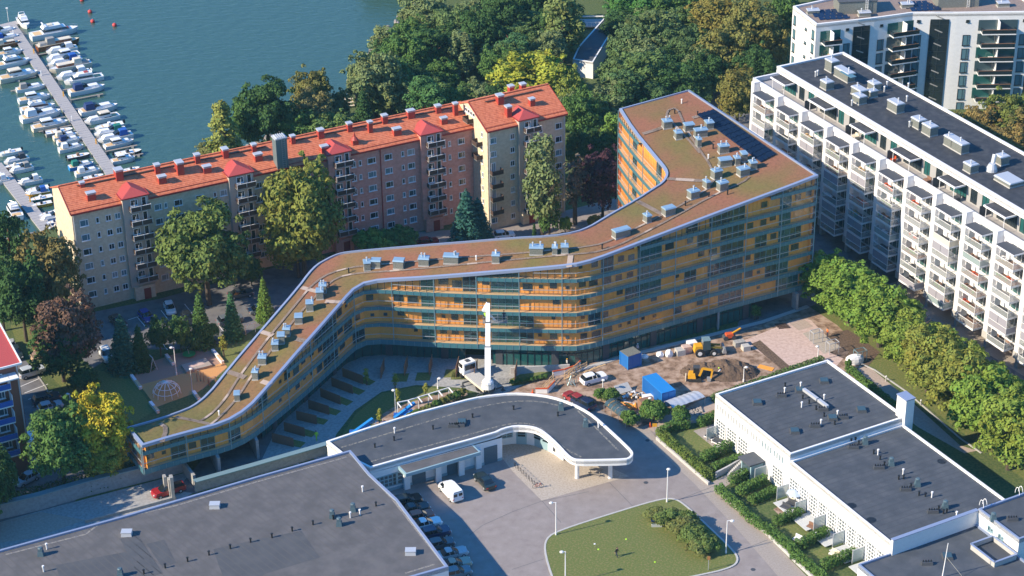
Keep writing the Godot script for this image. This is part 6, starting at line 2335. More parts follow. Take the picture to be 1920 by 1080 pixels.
# ---------- marina ----------
const WL := -0.9
func hull_ring(L: float, B: float, y: float, wk: float, bowk: float) -> PackedVector3Array:
	# outline of a hull seen from above, bow towards +x, counter-clockwise from above
	var o := PackedVector3Array()
	var n := 9
	var up := []
	for i in n:
		var k := float(i) / (n - 1)
		var x := lerpf(-L * .5, L * .5 * bowk, k)
		var w := B * .5 * wk * (1.0 if k < .45 else sqrt(max(0.0, 1.0 - pow((k - .45) / .55, 2.0))))
		if k < .1: w *= .92
		up.append(Vector2(x, max(w, .02)))
	for i in n: o.append(Vector3(up[i].x, y, up[i].y))
	for i in range(n - 2, -1, -1): o.append(Vector3(up[i].x, y, -up[i].y))
	return o
func make_boat(kind: String, L: float, B: float, hullm: String, canopy: String) -> Node3D:
	var root := Node3D.new()
	var h := L * .085 + .35
	var b := MB.new()
	b.loft([hull_ring(L, B, -.35, .55, .8), hull_ring(L, B, 0.0, .84, .92), hull_ring(L, B, h * .55, .96, .98), hull_ring(L, B, h, 1.0, 1.0)], true, false)
	part(root, "hull", b, M[hullm])
	b = MB.new()
	b.loft([hull_ring(L, B, h, 1.0, 1.0), hull_ring(L, B, h + .06, 1.02, 1.005), hull_ring(L, B, h + .06, .93, .985), hull_ring(L, B, h - .02, .9, .975)], false, true)
	part(root, "deck", b, M.white_gloss if hullm != "varnish" else M.cream)
	var bs := Basis.IDENTITY
	if kind != "open":
		# cockpit sole and benches aft
		b = MB.new()
		b.box(Vector3(-L * .33, h + .02, 0), Vector3(L * .22, .06, B * .7))
		part(root, "cockpit", b, M.timber_pale)
	match kind:
		"cruiser":
			b = MB.new()
			b.hexa(Vector3(L * .12, h + .32, 0), Vector3(L * .5, .6, B * .74), Vector3(L * .34, .6, B * .56))
			part(root, "cabin", b, M.white_gloss)
			b = MB.new()
			b.hexa(Vector3(-L * .06, h + .85, 0), Vector3(L * .2, .55, B * .66), Vector3(L * .1, .55, B * .56), bs, Vector3(-L * .05, 0, 0))
			part(root, "windscreen", b, M.glass_car)
			b = MB.new()
			b.hexa(Vector3(-L * .24, h + .8, 0), Vector3(L * .26, 1.2, B * .82), Vector3(L * .2, 1.2, B * .6))
			part(root, "canopy", b, M[canopy])
		"hardtop":
			b = MB.new()
			b.hexa(Vector3(L * .16, h + .28, 0), Vector3(L * .46, .55, B * .74), Vector3(L * .3, .55, B * .55))
			part(root, "cabin", b, M.white_gloss)
			b = MB.new()
			b.hexa(Vector3(-L * .08, h + .85, 0), Vector3(L * .36, .75, B * .74), Vector3(L * .26, .75, B * .64))
			part(root, "wheelhouse_window", b, M.glass_car)
			b = MB.new()
			b.hexa(Vector3(-L * .09, h + 1.28, 0), Vector3(L * .32, .16, B * .72), Vector3(L * .27, .16, B * .64))
			part(root, "wheelhouse_roof", b, M[canopy])
			b = MB.new()
			for s in [-1, 1]: b.box(Vector3(-L * .08, h + .5, s * B * .37), Vector3(L * .36, .5, .06))
			part(root, "side_panel", b, M.white_gloss)
		"flybridge":
			b = MB.new()
			b.hexa(Vector3(L * .02, h + .5, 0), Vector3(L * .6, 1.0, B * .8), Vector3(L * .4, 1.0, B * .66))
			part(root, "cabin", b, M.white_gloss)
			b = MB.new()
			b.hexa(Vector3(L * .02, h + .62, 0), Vector3(L * .55, .5, B * .82), Vector3(L * .42, .5, B * .72))
			part(root, "cabin_window", b, M.glass_car)
			b = MB.new()
			b.hexa(Vector3(-L * .05, h + 1.35, 0), Vector3(L * .42, .6, B * .7), Vector3(L * .34, .6, B * .64))
			part(root, "flybridge", b, M.white_gloss)
			b = MB.new()
			for s in [-1, 1]: b.bar(Vector3(-L * .2, h + 1.5, s * B * .3), Vector3(-L * .23, h + 2.3, s * B * .26), .25, .14)
			b.bar(Vector3(-L * .23, h + 2.3, -B * .27), Vector3(-L * .23, h + 2.3, B * .27), .3, .14)
			part(root, "radar_arch", b, M.white_gloss)
			b = MB.new()
			b.box(Vector3(-L * .08, h + 1.72, 0), Vector3(L * .1, .3, B * .4))
			part(root, "seat", b, M[canopy])
		"classic":
			b = MB.new()
			b.hexa(Vector3(L * .1, h + .35, 0), Vector3(L * .42, .6, B * .66), Vector3(L * .38, .6, B * .58))
			part(root, "cabin", b, M.varnish)
			b = MB.new()
			b.hexa(Vector3(L * .1, h + .7, 0), Vector3(L * .42, .12, B * .66), Vector3(L * .36, .12, B * .5))
			part(root, "cabin_roof", b, M.cream)
			b = MB.new()
			b.hexa(Vector3(-L * .18, h + .75, 0), Vector3(L * .2, 1.3, B * .72), Vector3(L * .17, 1.3, B * .55))
			part(root, "canopy", b, M[canopy])
			b = MB.new()
			b.hexa(Vector3(-L * .36, h + .3, 0), Vector3(L * .18, .5, B * .7), Vector3(L * .14, .5, B * .5))
			part(root, "stern_cover", b, M.canvas_grey)
		"open":
			b = MB.new()
			for k in [-.25, .02, .22]: b.box(Vector3(L * k, h - .05, 0), Vector3(.3, .08, B * .8))
			part(root, "thwart", b, M.timber_pale)
			b = MB.new()
			b.hexa(Vector3(-L * .02, h + .3, 0), Vector3(.7, .6, B * .45), Vector3(.5, .6, B * .4))
			part(root, "console", b, M[canopy])
	if kind == "open" or L < 8.0:
		b = MB.new()
		b.hexa(Vector3(-L * .5 - .2, h + .25, 0), Vector3(.45, .7, .4), Vector3(.35, .7, .32))
		b.box(Vector3(-L * .5 - .2, -.1, 0), Vector3(.16, .9, .14))
		part(root, "outboard_motor", b, M.black)
	if kind != "open":
		b = MB.new()
		var pr := []
		for s in [-1, 1]:
			var last := Vector3.ZERO
			for i in 5:
				var k := .62 + .38 * i / 4.0
				var p := Vector3(lerpf(-L * .5, L * .5, k) - .1, h + .6, s * B * .5 * .9 * sqrt(max(0.0, 1.0 - pow((k - .45) / .55, 2.0))))
				if i > 0: b.tube(last, p, .025, .025, 4, false)
				b.tube(Vector3(p.x, h, p.z), p, .02, .02, 4, false)
				last = p
		part(root, "bow_rail", b, M.chrome)
	return root
var boat_protos := {}
func boat(px: float, py: float, lpx: float, flip: bool, kind: String, hullm: String, canopy: String, label: String, dirv: Vector3, extra_turn := 0.0, group := "boats moored at the marina") -> void:
	var key := kind + hullm + canopy
	var L0: float = {"cruiser": 8.5, "hardtop": 8.5, "flybridge": 12.0, "classic": 10.0, "open": 5.6}[kind]
	if not boat_protos.has(key): boat_protos[key] = make_boat(kind, L0, {"cruiser": 2.9, "hardtop": 2.9, "flybridge": 3.9, "classic": 2.8, "open": 2.1}[kind], hullm, canopy)
	var p := W(px, py, WL)
	var Lm := lpx / px_per_m(p) / .92
	var o: Node3D = boat_protos[key].duplicate()
	o.name = numbered(self, "motor_boat" if kind != "open" else "open_boat")
	add_child(o)
	o.position = p + Vector3(0, .02, 0)
	o.rotation.y = atan2(-dirv.z, dirv.x) + (PI if flip else 0.0) + extra_turn
	var k := clampf(Lm / L0, .55, 1.35)
	o.scale = Vector3(k, clampf(k, .75, 1.15), clampf(k, .7, 1.15) * .88)
	tag(o, label, "boat", group)
func pontoon(label: String, a: Vector3, e: Vector3, w: float) -> void:
	var t := (e - a)
	var L := t.length()
	t = t.normalized()
	var bs := Basis(t, Vector3.UP, t.cross(Vector3.UP))
	var o := thing("pontoon", label, "pontoon", a)
	var b := MB.new()
	b.box(t * L * .5 + Vector3(0, .28, 0), Vector3(L, .5, w * .9), bs)
	part(o, "float", b, M.concrete)
	var n := int(L / 1.15)
	var pb := MB.new()
	pb.box(Vector3.ZERO, Vector3(L / n - .06, .08, w))
	var pm := pb.mesh()
	for i in n:
		var q := part(o, "plank", pm, M.deck_grey)
		q.transform = Transform3D(bs, t * (L * (i + .5) / n) + Vector3(0, .57 + .004 * (i % 3), 0))
	for i in int(L / 14.0):
		b = MB.new()
		var q := t * (7 + 14 * i) + bs.z * (w * .32) * (1 if i % 2 == 0 else -1)
		b.box(q + Vector3(0, 1.15, 0), Vector3(.22, 1.1, .22))
		part(o, "service_post", b, M.white if i % 2 == 0 else M.yellow_machine)
func build_marina() -> void:
	rng.seed = 5
	var a := W(20, 50, WL)
	var e := W(216, 338, WL)
	pontoon("long grey plank pontoon reaching out into the bay", a, e, 2.5)
	var a2 := W(-8, 312, WL)
	var e2 := W(90, 436, WL)
	pontoon("shorter grey plank pontoon beside the laid up boat", a2, e2, 2.5)
	pontoon("cross pontoon at the outer end of the long pontoon", W(-30, 62, WL), W(34, 46, WL), 2.4)
	var d := (W(195, 179, WL) - W(130, 191.5, WL)).normalized()
	# fingers: start px on the pontoon
	var fn := 0
	for q in [[62, 84, 40, 1], [73, 105, 30, 1], [86, 127, 30, 1], [100, 150, 34, 1], [117, 172, 32, 1], [130, 191, 66, 1], [141, 208, 66, 1], [154, 227, 66, 1], [166, 246, 62, 1], [180, 262, 66, 1], [194, 288, 66, 1], [205, 304, 66, 1], [82, 162, 62, -1], [95, 182, 60, -1], [122, 222, 60, -1], [134, 238, 62, -1], [48, 118, 50, -1], [68, 146, 40, -1]]:
		var p := W(q[0], q[1], WL)
		var ln: float = q[2] / px_per_m(p)
		var o := thing("finger_pier", "narrow wooden finger pier between boats on the %s side of the long pontoon" % ("open bay" if q[3] > 0 else "inner harbour"), "pier", p, 0, "finger piers, " + ("bay side" if q[3] > 0 else "harbour side"))
		var b := MB.new()
		b.bar(Vector3(0, .35, 0), d * ln * q[3] + Vector3(0, .35, 0), .55, .1)
		part(o, "walkway", b, M.timber_grey if M.has("timber_grey") else mottled("timber_grey", [C(.22, .19, .16), C(.30, .27, .23)], 2.0, .9, .05))
		b = MB.new()
		b.box(d * ln * q[3] * .85 + Vector3(0, .15, 0), Vector3(.8, .4, .8))
		part(o, "float", b, M.concrete)
	# boats: px, py, length px, bow toward pontoon?, kind, hull, canopy, words
	var bl := [
		[103, 67, 84, 0, "flybridge", "white_gloss", "cream", "large white flybridge motor yacht at the outer berth"],
		[110, 88, 76, 0, "classic", "varnish", "canvas_grey", "varnished wooden cabin cruiser with grey covers"],
		[116, 98, 54, 1, "cruiser", "white_gloss", "white_gloss", "white day cruiser beside the varnished wooden cruiser"],
		[118, 111, 58, 1, "hardtop", "white_gloss", "white_gloss", "white hardtop boat two berths from the varnished cruiser"],
		[122, 121, 60, 1, "cruiser", "white_gloss", "canvas_blue", "white boat under a bright blue cover on the bay side"],
		[132, 131, 74, 1, "classic", "cream", "cream", "cream hulled wooden boat with varnished cabin"],
		[138, 145, 60, 1, "cruiser", "white_gloss", "white_gloss", "white day cruiser next to the cream wooden boat"],
		[157, 154, 68, 1, "flybridge", "white_gloss", "red_metal", "white cabin cruiser with dark red seats"],
		[164, 173, 64, 0, "cruiser", "white_gloss", "navy", "white cruiser with navy canopy at a free finger pier"],
		[186, 210, 68, 0, "cruiser", "white_gloss", "navy", "white sport cruiser with navy stern canopy beside an empty berth"],
		[191, 228, 62, 1, "hardtop", "white_gloss", "cream", "white hardtop boat next to the navy canopied sport cruiser"],
		[205, 242, 50, 1, "open", "white_gloss", "white_gloss", "small white open boat between larger cruisers on the bay side"],
		[207, 252, 56, 1, "cruiser", "white_gloss", "canvas_teal", "white boat with a deep teal cover"],
		[216, 263, 62, 1, "cruiser", "white_gloss", "canvas_blue", "white boat with a blue stern cover next to the teal covered one"],
		[224, 274, 54, 0, "hardtop", "white_gloss", "white_gloss", "white hardtop boat beside the blue stern cover"],
		[241, 292, 48, 0, "open", "black", "dark_grey", "black inflatable with seats at a finger pier"],
		[232, 304, 42, 0, "hardtop", "white_gloss", "white_gloss", "small white hardtop near the red roof ridge"],
		[247, 322, 30, 0, "open", "white_gloss", "dark_grey", "small white boat almost hidden behind the red roof"],
		[6, 62, 46, 0, "cruiser", "white_gloss", "canvas_grey", "white boat with grey cover close to the cross pontoon"],
		[12, 75, 46, 0, "cruiser", "white_gloss", "canvas_blue", "white boat with blue cover on the harbour side near the outer end"],
		[12, 88, 50, 0, "classic", "varnish", "cream", "varnished boat on the harbour side near the outer end"],
		[20, 103, 44, 0, "hardtop", "white_gloss", "white_gloss", "white hardtop next to the harbour side varnished boat"],
		[25, 123, 60, 0, "flybridge", "white_gloss", "cream", "white fishing boat with raised bridge on the harbour side"],
		[36, 148, 70, 0, "hardtop", "cream", "cream", "cream trawler yacht with a row of dark windows"],
		[58, 169, 50, 0, "cruiser", "white_gloss", "canvas_grey", "small white cruiser under grey cover past the cream trawler"],
		[65, 189, 56, 0, "hardtop", "white_gloss", "white_gloss", "white pilot house boat at the middle of the long pontoon"],
		[72, 208, 60, 0, "flybridge", "white_gloss", "cream", "white flybridge boat on the harbour side"],
		[78, 222, 72, 0, "cruiser", "white_gloss", "white_gloss", "long white sport boat beside the harbour side flybridge"],
		[95, 240, 64, 0, "hardtop", "cream", "white_gloss", "cream and white trawler next to the inflatable"],
		[112, 252, 48, 0, "open", "canvas_grey", "dark_grey", "grey inflatable beside the cream and white trawler"],
		[123, 260, 42, 0, "cruiser", "cream", "cream", "small cream covered boat beside the grey inflatable"],
		[130, 268, 42, 0, "cruiser", "white_gloss", "navy", "small boat under a navy cover on the harbour side"],
		[134, 282, 44, 0, "cruiser", "white_gloss", "white_gloss", "white day boat next to the small navy covered boat"],
		[148, 297, 40, 0, "open", "dark_grey", "timber_brown", "small dark wooden boat near the shore end"],
		[153, 315, 44, 0, "cruiser", "blue_bright", "canvas_teal", "bright blue boat near the shore end of the long pontoon"],
		[165, 327, 44, 0, "cruiser", "white_gloss", "white_gloss", "white boat beside the bright blue one"],
		[176, 336, 36, 0, "open", "white_gloss", "dark_grey", "small white open boat at the shore end by the roof"],
		[19, 290, 40, 1, "open", "white_gloss", "white_gloss", "white open boat at the outer end of the short pontoon"],
		[31, 305, 44, 1, "cruiser", "white_gloss", "dark_grey", "white boat with dark cover on the short pontoon"],
		[28, 315, 36, 1, "open", "timber_brown", "cream", "little brown dinghy on the short pontoon"],
		[40, 322, 42, 1, "cruiser", "white_gloss", "canvas_grey", "white boat with outboard on the short pontoon beside the dinghy"],
		[57, 345, 42, 1, "cruiser", "white_gloss", "white_gloss", "white runabout alone at the middle of the short pontoon"],
		[70, 359, 40, 1, "open", "dark_grey", "dark_grey", "dark inflatable on the short pontoon"],
		[71, 367, 40, 1, "cruiser", "yellow_machine", "canvas_blue", "yellow boat under a blue cover"],
		[76, 377, 42, 1, "open", "canvas_teal", "white_gloss", "green open boat beside the yellow one"],
		[78, 387, 36, 1, "open", "yellow_machine", "black", "yellow and black inflatable"],
		[88, 406, 24, 1, "open", "white_gloss", "dark_grey", "small white outboard boat toward the short pontoon's shore end"],
		[98, 413, 30, 1, "cruiser", "white_gloss", "white_gloss", "white runabout beside the lit end wall"],
		[102, 421, 26, 1, "open", "blue_bright", "navy", "small blue open boat beside the lit end wall"],
		[104, 431, 22, 1, "open", "white_gloss", "cream", "little white dinghy closest to the lit end wall"],
		[-4, 345, 30, 1, "cruiser", "white_gloss", "white_gloss", "white boat at the far side of the short pontoon"]]
	for q in bl:
		boat(q[0], q[1], q[2], q[3] == 1, q[4], q[5], q[6], q[7], d, rng.randf_range(-.06, .06))
	# yacht lying at the pontoon's head, and the boat laid up ashore
	boat(45, 47, 46, false, "flybridge", "white_gloss", "cream", "white motor yacht moored across the head of the long pontoon", (W(57, 62, WL) - W(36, 33, WL)).normalized())
	boat(27, 402, 56, false, "flybridge", "white_gloss", "white_gloss", "big white boat laid up beside the short pontoon", (W(14, 380, WL) - W(40, 425, WL)).normalized())
	for q in [[154, 2], [169, 24], [174, 42], [215, 49]]:
		var o := thing("mooring_buoy", "round red mooring buoy floating in the open bay", "buoy", W(q[0], q[1], WL), 0, "red mooring buoys")
		var b := MB.new()
		b.ball(Vector3(0, .3, 0), Vector3(.55, .5, .55), 10, 7)
		part(o, "float", b, M.buoy)
		b = MB.new()
		b.tube(Vector3(0, .75, 0), Vector3(0, 1.0, 0), .08, .08, 6)
		part(o, "ring_stem", b, M.steel)
	var o := thing("harbour_light", "thin white harbour light mast at the pontoon head", "mast", W(16, 40, WL + .5))
	var b := MB.new()
	b.tube(Vector3.ZERO, Vector3(0, 3.2, 0), .06, .05, 6)
	part(o, "mast", b, M.white)
	b = MB.new()
	b.box(Vector3(0, 3.3, 0), Vector3(.5, .25, .3))
	part(o, "lamp", b, M.white)

# ---------- vehicles ----------
func car_ring(L: float, Wd: float, y: float, x0: float, x1: float, k: float) -> PackedVector3Array:
	# rounded rectangle from x0 to x1 (fractions of length), half width k
	var o := PackedVector3Array()
	var hw := Wd * .5 * k
	var a := L * x0
	var e := L * x1
	var r := Wd * .16
	for q in [[a + r * .4, hw], [e - r, hw], [e - r * .3, hw * .82], [e, hw * .5], [e, -hw * .5], [e - r * .3, -hw * .82], [e - r, -hw], [a + r * .4, -hw], [a, -hw * .8], [a, hw * .8]]:
		o.append(Vector3(q[0], y, q[1]))
	return o
func make_car(kind: String, paint: Material) -> Node3D:
	# front towards +x, origin on the ground
	var root := Node3D.new()
	var D: Dictionary = {"sedan": [4.6, 1.82, .62, .92, 1.43, -.36, .10, -.24, .0], "hatch": [4.1, 1.78, .64, .96, 1.5, -.46, .13, -.38, .03], "suv": [4.6, 1.9, .72, 1.08, 1.68, -.46, .13, -.40, .03], "van": [5.1, 1.95, .7, 1.15, 1.98, -.49, .30, -.48, .2], "bigvan": [6.0, 2.1, .8, 1.3, 2.6, -.49, .34, -.48, .27], "pickup": [5.2, 1.9, .75, 1.05, 1.75, -.1, .18, -.05, .08]}
	var q: Array = D[kind]
	var L: float = q[0]
	var Wd: float = q[1]
	var b := MB.new()
	b.loft([car_ring(L, Wd, .24, -.47, .47, .88), car_ring(L, Wd, .42, -.5, .5, 1.0), car_ring(L, Wd, q[2], -.5, .5, 1.0), car_ring(L, Wd, q[3], -.485, .46 if kind != "van" and kind != "bigvan" else .44, .95)], true, true)
	var body := part(root, "body", b, paint)
	b = MB.new()
	b.loft([car_ring(L, Wd, q[3] - .02, q[5], q[6] + .10, .9), car_ring(L, Wd, q[4] - .06, q[7], q[8] + .02, .76)], false, true)
	if kind == "van" or kind == "bigvan":
		part(root, "cab_window", b, M.glass_car)
		b = MB.new()
		b.loft([car_ring(L, Wd, q[3] - .03, -.492, .12, .97), car_ring(L, Wd, q[4] - .2, -.485, .12, .93), car_ring(L, Wd, q[4], -.47, .12, .84)], false, true)
		part(root, "cargo_body", b, paint)
		b = MB.new()
		b.loft([car_ring(L, Wd, q[4] - .1, -.2, q[8] + .03, .80), car_ring(L, Wd, q[4] - .02, -.2, q[8], .76)], false, true)
		part(root, "roof", b, paint)
		b = MB.new()
		for s in [-1, 1]: b.box(Vector3(-L * .495, q[4] - .55, s * Wd * .22), Vector3(.05, .45, Wd * .3))
		part(root, "rear_window", b, M.glass_car)
	else:
		part(root, "windows", b, M.glass_car)
		b = MB.new()
		b.loft([car_ring(L, Wd, q[4] - .1, q[7] + .01, q[8], .77), car_ring(L, Wd, q[4], q[7] + .03, q[8] - .03, .70)], false, true)
		part(root, "roof", b, paint)
		for s in [-1, 1]:
			for x in [-.12, .04]:
				b = MB.new()
				b.bar(Vector3(L * x + L * (q[5] + q[6]) * .0, q[3] - .02, s * Wd * .45), Vector3(L * x - .06, q[4] - .08, s * Wd * .385), .07, .07)
				part(root, "pillar", b, paint)
	if kind == "pickup":
		b = MB.new()
		b.box(Vector3(-L * .29, q[3] + .01, 0), Vector3(L * .33, .04, Wd * .8))
		part(root, "cargo_bed", b, M.black)
	for sx in [-.31, .31]:
		for s in [-1, 1]:
			b = MB.new()
			var c := Vector3(L * sx, .33, s * (Wd * .5 - .1))
			b.tube(c - Vector3(0, 0, .12 * s), c + Vector3(0, 0, .115 * s), .33, .33, 12)
			var w := part(root, "wheel", b, M.tyre)
			b = MB.new()
			b.tube(c + Vector3(0, 0, .1 * s), c + Vector3(0, 0, .13 * s), .21, .19, 10)
			part(w, "rim", b, M.steel)
	for s in [-1, 1]:
		b = MB.new()
		b.box(Vector3(L * .485, q[2] + .05, s * Wd * .34), Vector3(.1, .14, .34))
		part(root, "headlight", b, M.lamp_clear)
		b = MB.new()
		b.box(Vector3(-L * .492, q[2] + .08, s * Wd * .38), Vector3(.07, .16, .26))
		part(root, "tail_light", b, M.lamp_red)
		b = MB.new()
		b.box(Vector3(L * .14, q[3] + .06, s * (Wd * .5 + .06)), Vector3(.12, .12, .16))
		part(root, "mirror", b, M.black)
	return root
var car_n := 0
func car(px: float, py: float, hx: float, hy: float, kind: String, paint: Color, label: String, nm := "parked_car", cat := "car") -> Node3D:
	var key := "paint_%.2f_%.2f_%.2f" % [paint.r, paint.g, paint.b]
	var m := plain(key, paint, .3)
	m.clearcoat_enabled = true
	m.clearcoat = .6
	m.clearcoat_roughness = .1
	var o := make_car(kind, m)
	o.name = numbered(self, nm)
	add_child(o)
	var p := W(px, py)
	var d := W(px + hx, py + hy) - p
	o.position = p + Vector3(0, .012, 0)
	o.rotation.y = atan2(-d.z, d.x)
	tag(o, label, cat)
	return o
func build_vehicles() -> void:
	var WH := C(.80, .80, .79)
	var BK := C(.012, .013, .016)
	var SI := C(.42, .44, .46)
	var DB := C(.015, .03, .085)
	car(845, 928, -25, -27, "van", WH, "white delivery van parked in the sunny forecourt", "delivery_van", "van")
	car(909, 908, -19, -20, "sedan", C(.012, .022, .022), "black saloon parked beyond the white delivery van")
	var row := [[764, 946, BK, "suv", "black car at the head of the row along the hall"], [778, 960, C(.02, .024, .03), "sedan", "dark charcoal saloon second in the row along the hall"], [789, 974, C(.42, .09, .04), "hatch", "orange red hatchback between dark and white cars by the hall"], [800, 988, WH, "sedan", "white saloon with dark windows next to the orange red hatchback"], [816, 1006, DB, "suv", "navy car parked after the white saloon by the hall"], [826, 1026, C(.07, .085, .10), "hatch", "slate grey hatchback in the row along the hall"], [848, 1044, SI, "sedan", "silver saloon in the row along the hall"], [855, 1064, C(.38, .34, .25), "sedan", "champagne saloon next to the silver one by the hall"], [858, 1080, C(.16, .2, .22), "hatch", "blue grey hatchback at the end of the row by the hall"]]
	for r in row: car(r[0], r[1], 40, -9, r[3], r[2], r[4])
	car(60, 703, 38, -12, "suv", C(.50, .54, .58), "silver estate in the side car park under the sandbox")
	car(88, 754, 38, -10, "suv", C(.03, .035, .05), "dark off roader with pale roof in the side car park")
	car(95, 768, 38, -10, "hatch", C(.40, .43, .46), "grey hatchback below the dark off roader")
	car(201, 672, 16, 26, "suv", WH, "white car with black roof strips on the shaded drive")
	car(275, 599, 17, 17, "hatch", C(.02, .05, .30), "blue hatchback in the shaded car park")
	car(222, 608, 17, 17, "sedan", BK, "black saloon beside the blue hatchback")
	car(319, 584, 8, 22, "hatch", WH, "white small car in the sunlit bay of the car park")
	car(432, 606, 38, -9, "suv", C(.13, .15, .17), "grey car half hidden by the slim fir")
	car(452, 556, 36, -6, "sedan", C(.06, .07, .08), "dark saloon under the olive maple's shade")
	car(490, 585, 30, -6, "sedan", C(.25, .28, .30), "grey saloon behind the bright slim fir")
	car(22, 656, 12, 24, "sedan", SI, "silver car beside the brick block roof")
	car(31, 668, 12, 24, "hatch", C(.03, .045, .05), "dark hatchback beside the brick block roof")
	car(62, 852, 7, 42, "bigvan", WH, "tall white van parked against the brick end wall", "delivery_van", "van")
	car(50, 904, -32, 17, "hatch", C(.45, .52, .58), "pale blue car below the brick end wall")
	car(180, 868, 20, 26, "sedan", C(.50, .52, .54), "silver car under the green and yellow maples")
	car(316, 925, -38, 12, "pickup", C(.33, .015, .02), "dark red pickup on the sunken concrete ramp", "pickup_truck", "pickup")
	car(945, 446, 26, -3, "hatch", WH, "white car on the drive before the tall beige block")
	car(803, 459, 24, -3, "hatch", C(.25, .01, .015), "red car behind the curved roof by the pink block")
	car(1113, 716, 40, -11, "suv", C(.78, .79, .80), "white off roader on the muddy building site")
	car(1093, 762, -24, -14, "suv", C(.012, .025, .07), "navy car behind the canopy building")
	car(1076, 752, -24, -14, "hatch", C(.28, .03, .04), "red car behind the canopy building")
	var wb := thing("wrapped_bundle", "white tarpaulin wrapped bundle at the end of the avenue path", "bundle", W(1602, 680), .25)
	var rings := []
	for k in 5:
		var ring := PackedVector3Array()
		for i in 14:
			var a := -TAU * i / 14
			var r: float = [1.0, 1.04, .97, .72, .3][k] * (1.0 + .05 * sin(a * 5 + k))
			ring.append(Vector3(cos(a) * 1.55 * r, [0.02, .5, 1.0, 1.35, 1.5][k], sin(a) * .85 * r))
		rings.append(ring)
	var tb := MB.new()
	tb.loft(rings)
	part(wb, "tarpaulin", tb, M.white)
	car(352, 603, 8, 22, "hatch", C(.02, .022, .025), "black small car beside the sunlit white one")

# ---------- people ----------
func nets(caps: Array, cell: float) -> MB:
	# joins tapered capsules with a smooth minimum and meshes the result as surface nets
	var lo := Vector3.ONE * 1e9
	var hi := -lo
	for c in caps:
		var r: float = max(c[2], c[3]) + cell * 2
		lo = lo.min(c[0] - Vector3.ONE * r).min(c[1] - Vector3.ONE * r)
		hi = hi.max(c[0] + Vector3.ONE * r).max(c[1] + Vector3.ONE * r)
	var nx := int((hi.x - lo.x) / cell) + 2
	var ny := int((hi.y - lo.y) / cell) + 2
	var nz := int((hi.z - lo.z) / cell) + 2
	var f := PackedFloat32Array()
	f.resize(nx * ny * nz)
	var idx := 0
	for k in nz:
		for j in ny:
			for i in nx:
				var p := lo + Vector3(i, j, k) * cell
				var d := 1e9
				for c in caps:
					var a: Vector3 = c[0]
					var ab: Vector3 = c[1] - a
					var t := clampf((p - a).dot(ab) / max(1e-6, ab.length_squared()), 0, 1)
					var e: float = p.distance_to(a + ab * t) - lerpf(c[2], c[3], t)
					if absf(d - e) < .05:
						var h := clampf(.5 + .5 * (d - e) / .05, 0, 1)
						d = lerpf(d, e, h) - .05 * h * (1 - h)
					else: d = minf(d, e)
				f[idx] = d
				idx += 1
	var vert := {}
	var b := MB.new()
	var pos := func(i: int, j: int, k: int) -> Vector3:
		var key := i + nx * (j + ny * k)
		if vert.has(key): return vert[key]
		var s := Vector3.ZERO
		var n := 0
		for e in 12:
			var ax := e / 4
			var q := e % 4
			var o := [Vector3i(0, q % 2, q / 2), Vector3i(q % 2, 0, q / 2), Vector3i(q % 2, q / 2, 0)][ax] as Vector3i
			var o2: Vector3i = o + [Vector3i(1, 0, 0), Vector3i(0, 1, 0), Vector3i(0, 0, 1)][ax]
			var v0 := f[(i + o.x) + nx * ((j + o.y) + ny * (k + o.z))]
			var v1 := f[(i + o2.x) + nx * ((j + o2.y) + ny * (k + o2.z))]
			if (v0 < 0) != (v1 < 0):
				s += Vector3(o).lerp(Vector3(o2), v0 / (v0 - v1))
				n += 1
		var p: Vector3 = lo + (Vector3(i, j, k) + s / max(1, n)) * cell
		vert[key] = p
		return p
	for k in range(1, nz - 1):
		for j in range(1, ny - 1):
			for i in range(1, nx - 1):
				var v0 := f[i + nx * (j + ny * k)]
				for ax in 3:
					var d := [Vector3i(1, 0, 0), Vector3i(0, 1, 0), Vector3i(0, 0, 1)][ax] as Vector3i
					var v1 := f[(i + d.x) + nx * ((j + d.y) + ny * (k + d.z))]
					if (v0 < 0) == (v1 < 0): continue
					var q: Array
					if ax == 0: q = [pos.call(i, j - 1, k - 1), pos.call(i, j, k - 1), pos.call(i, j, k), pos.call(i, j - 1, k)]
					elif ax == 1: q = [pos.call(i - 1, j, k - 1), pos.call(i - 1, j, k), pos.call(i, j, k), pos.call(i, j, k - 1)]
					else: q = [pos.call(i - 1, j - 1, k), pos.call(i, j - 1, k), pos.call(i, j, k), pos.call(i - 1, j, k)]
					if v0 < 0: b.quad(q[0], q[1], q[2], q[3])
					else: b.quad(q[3], q[2], q[1], q[0])
	return b
var body_cache := {}
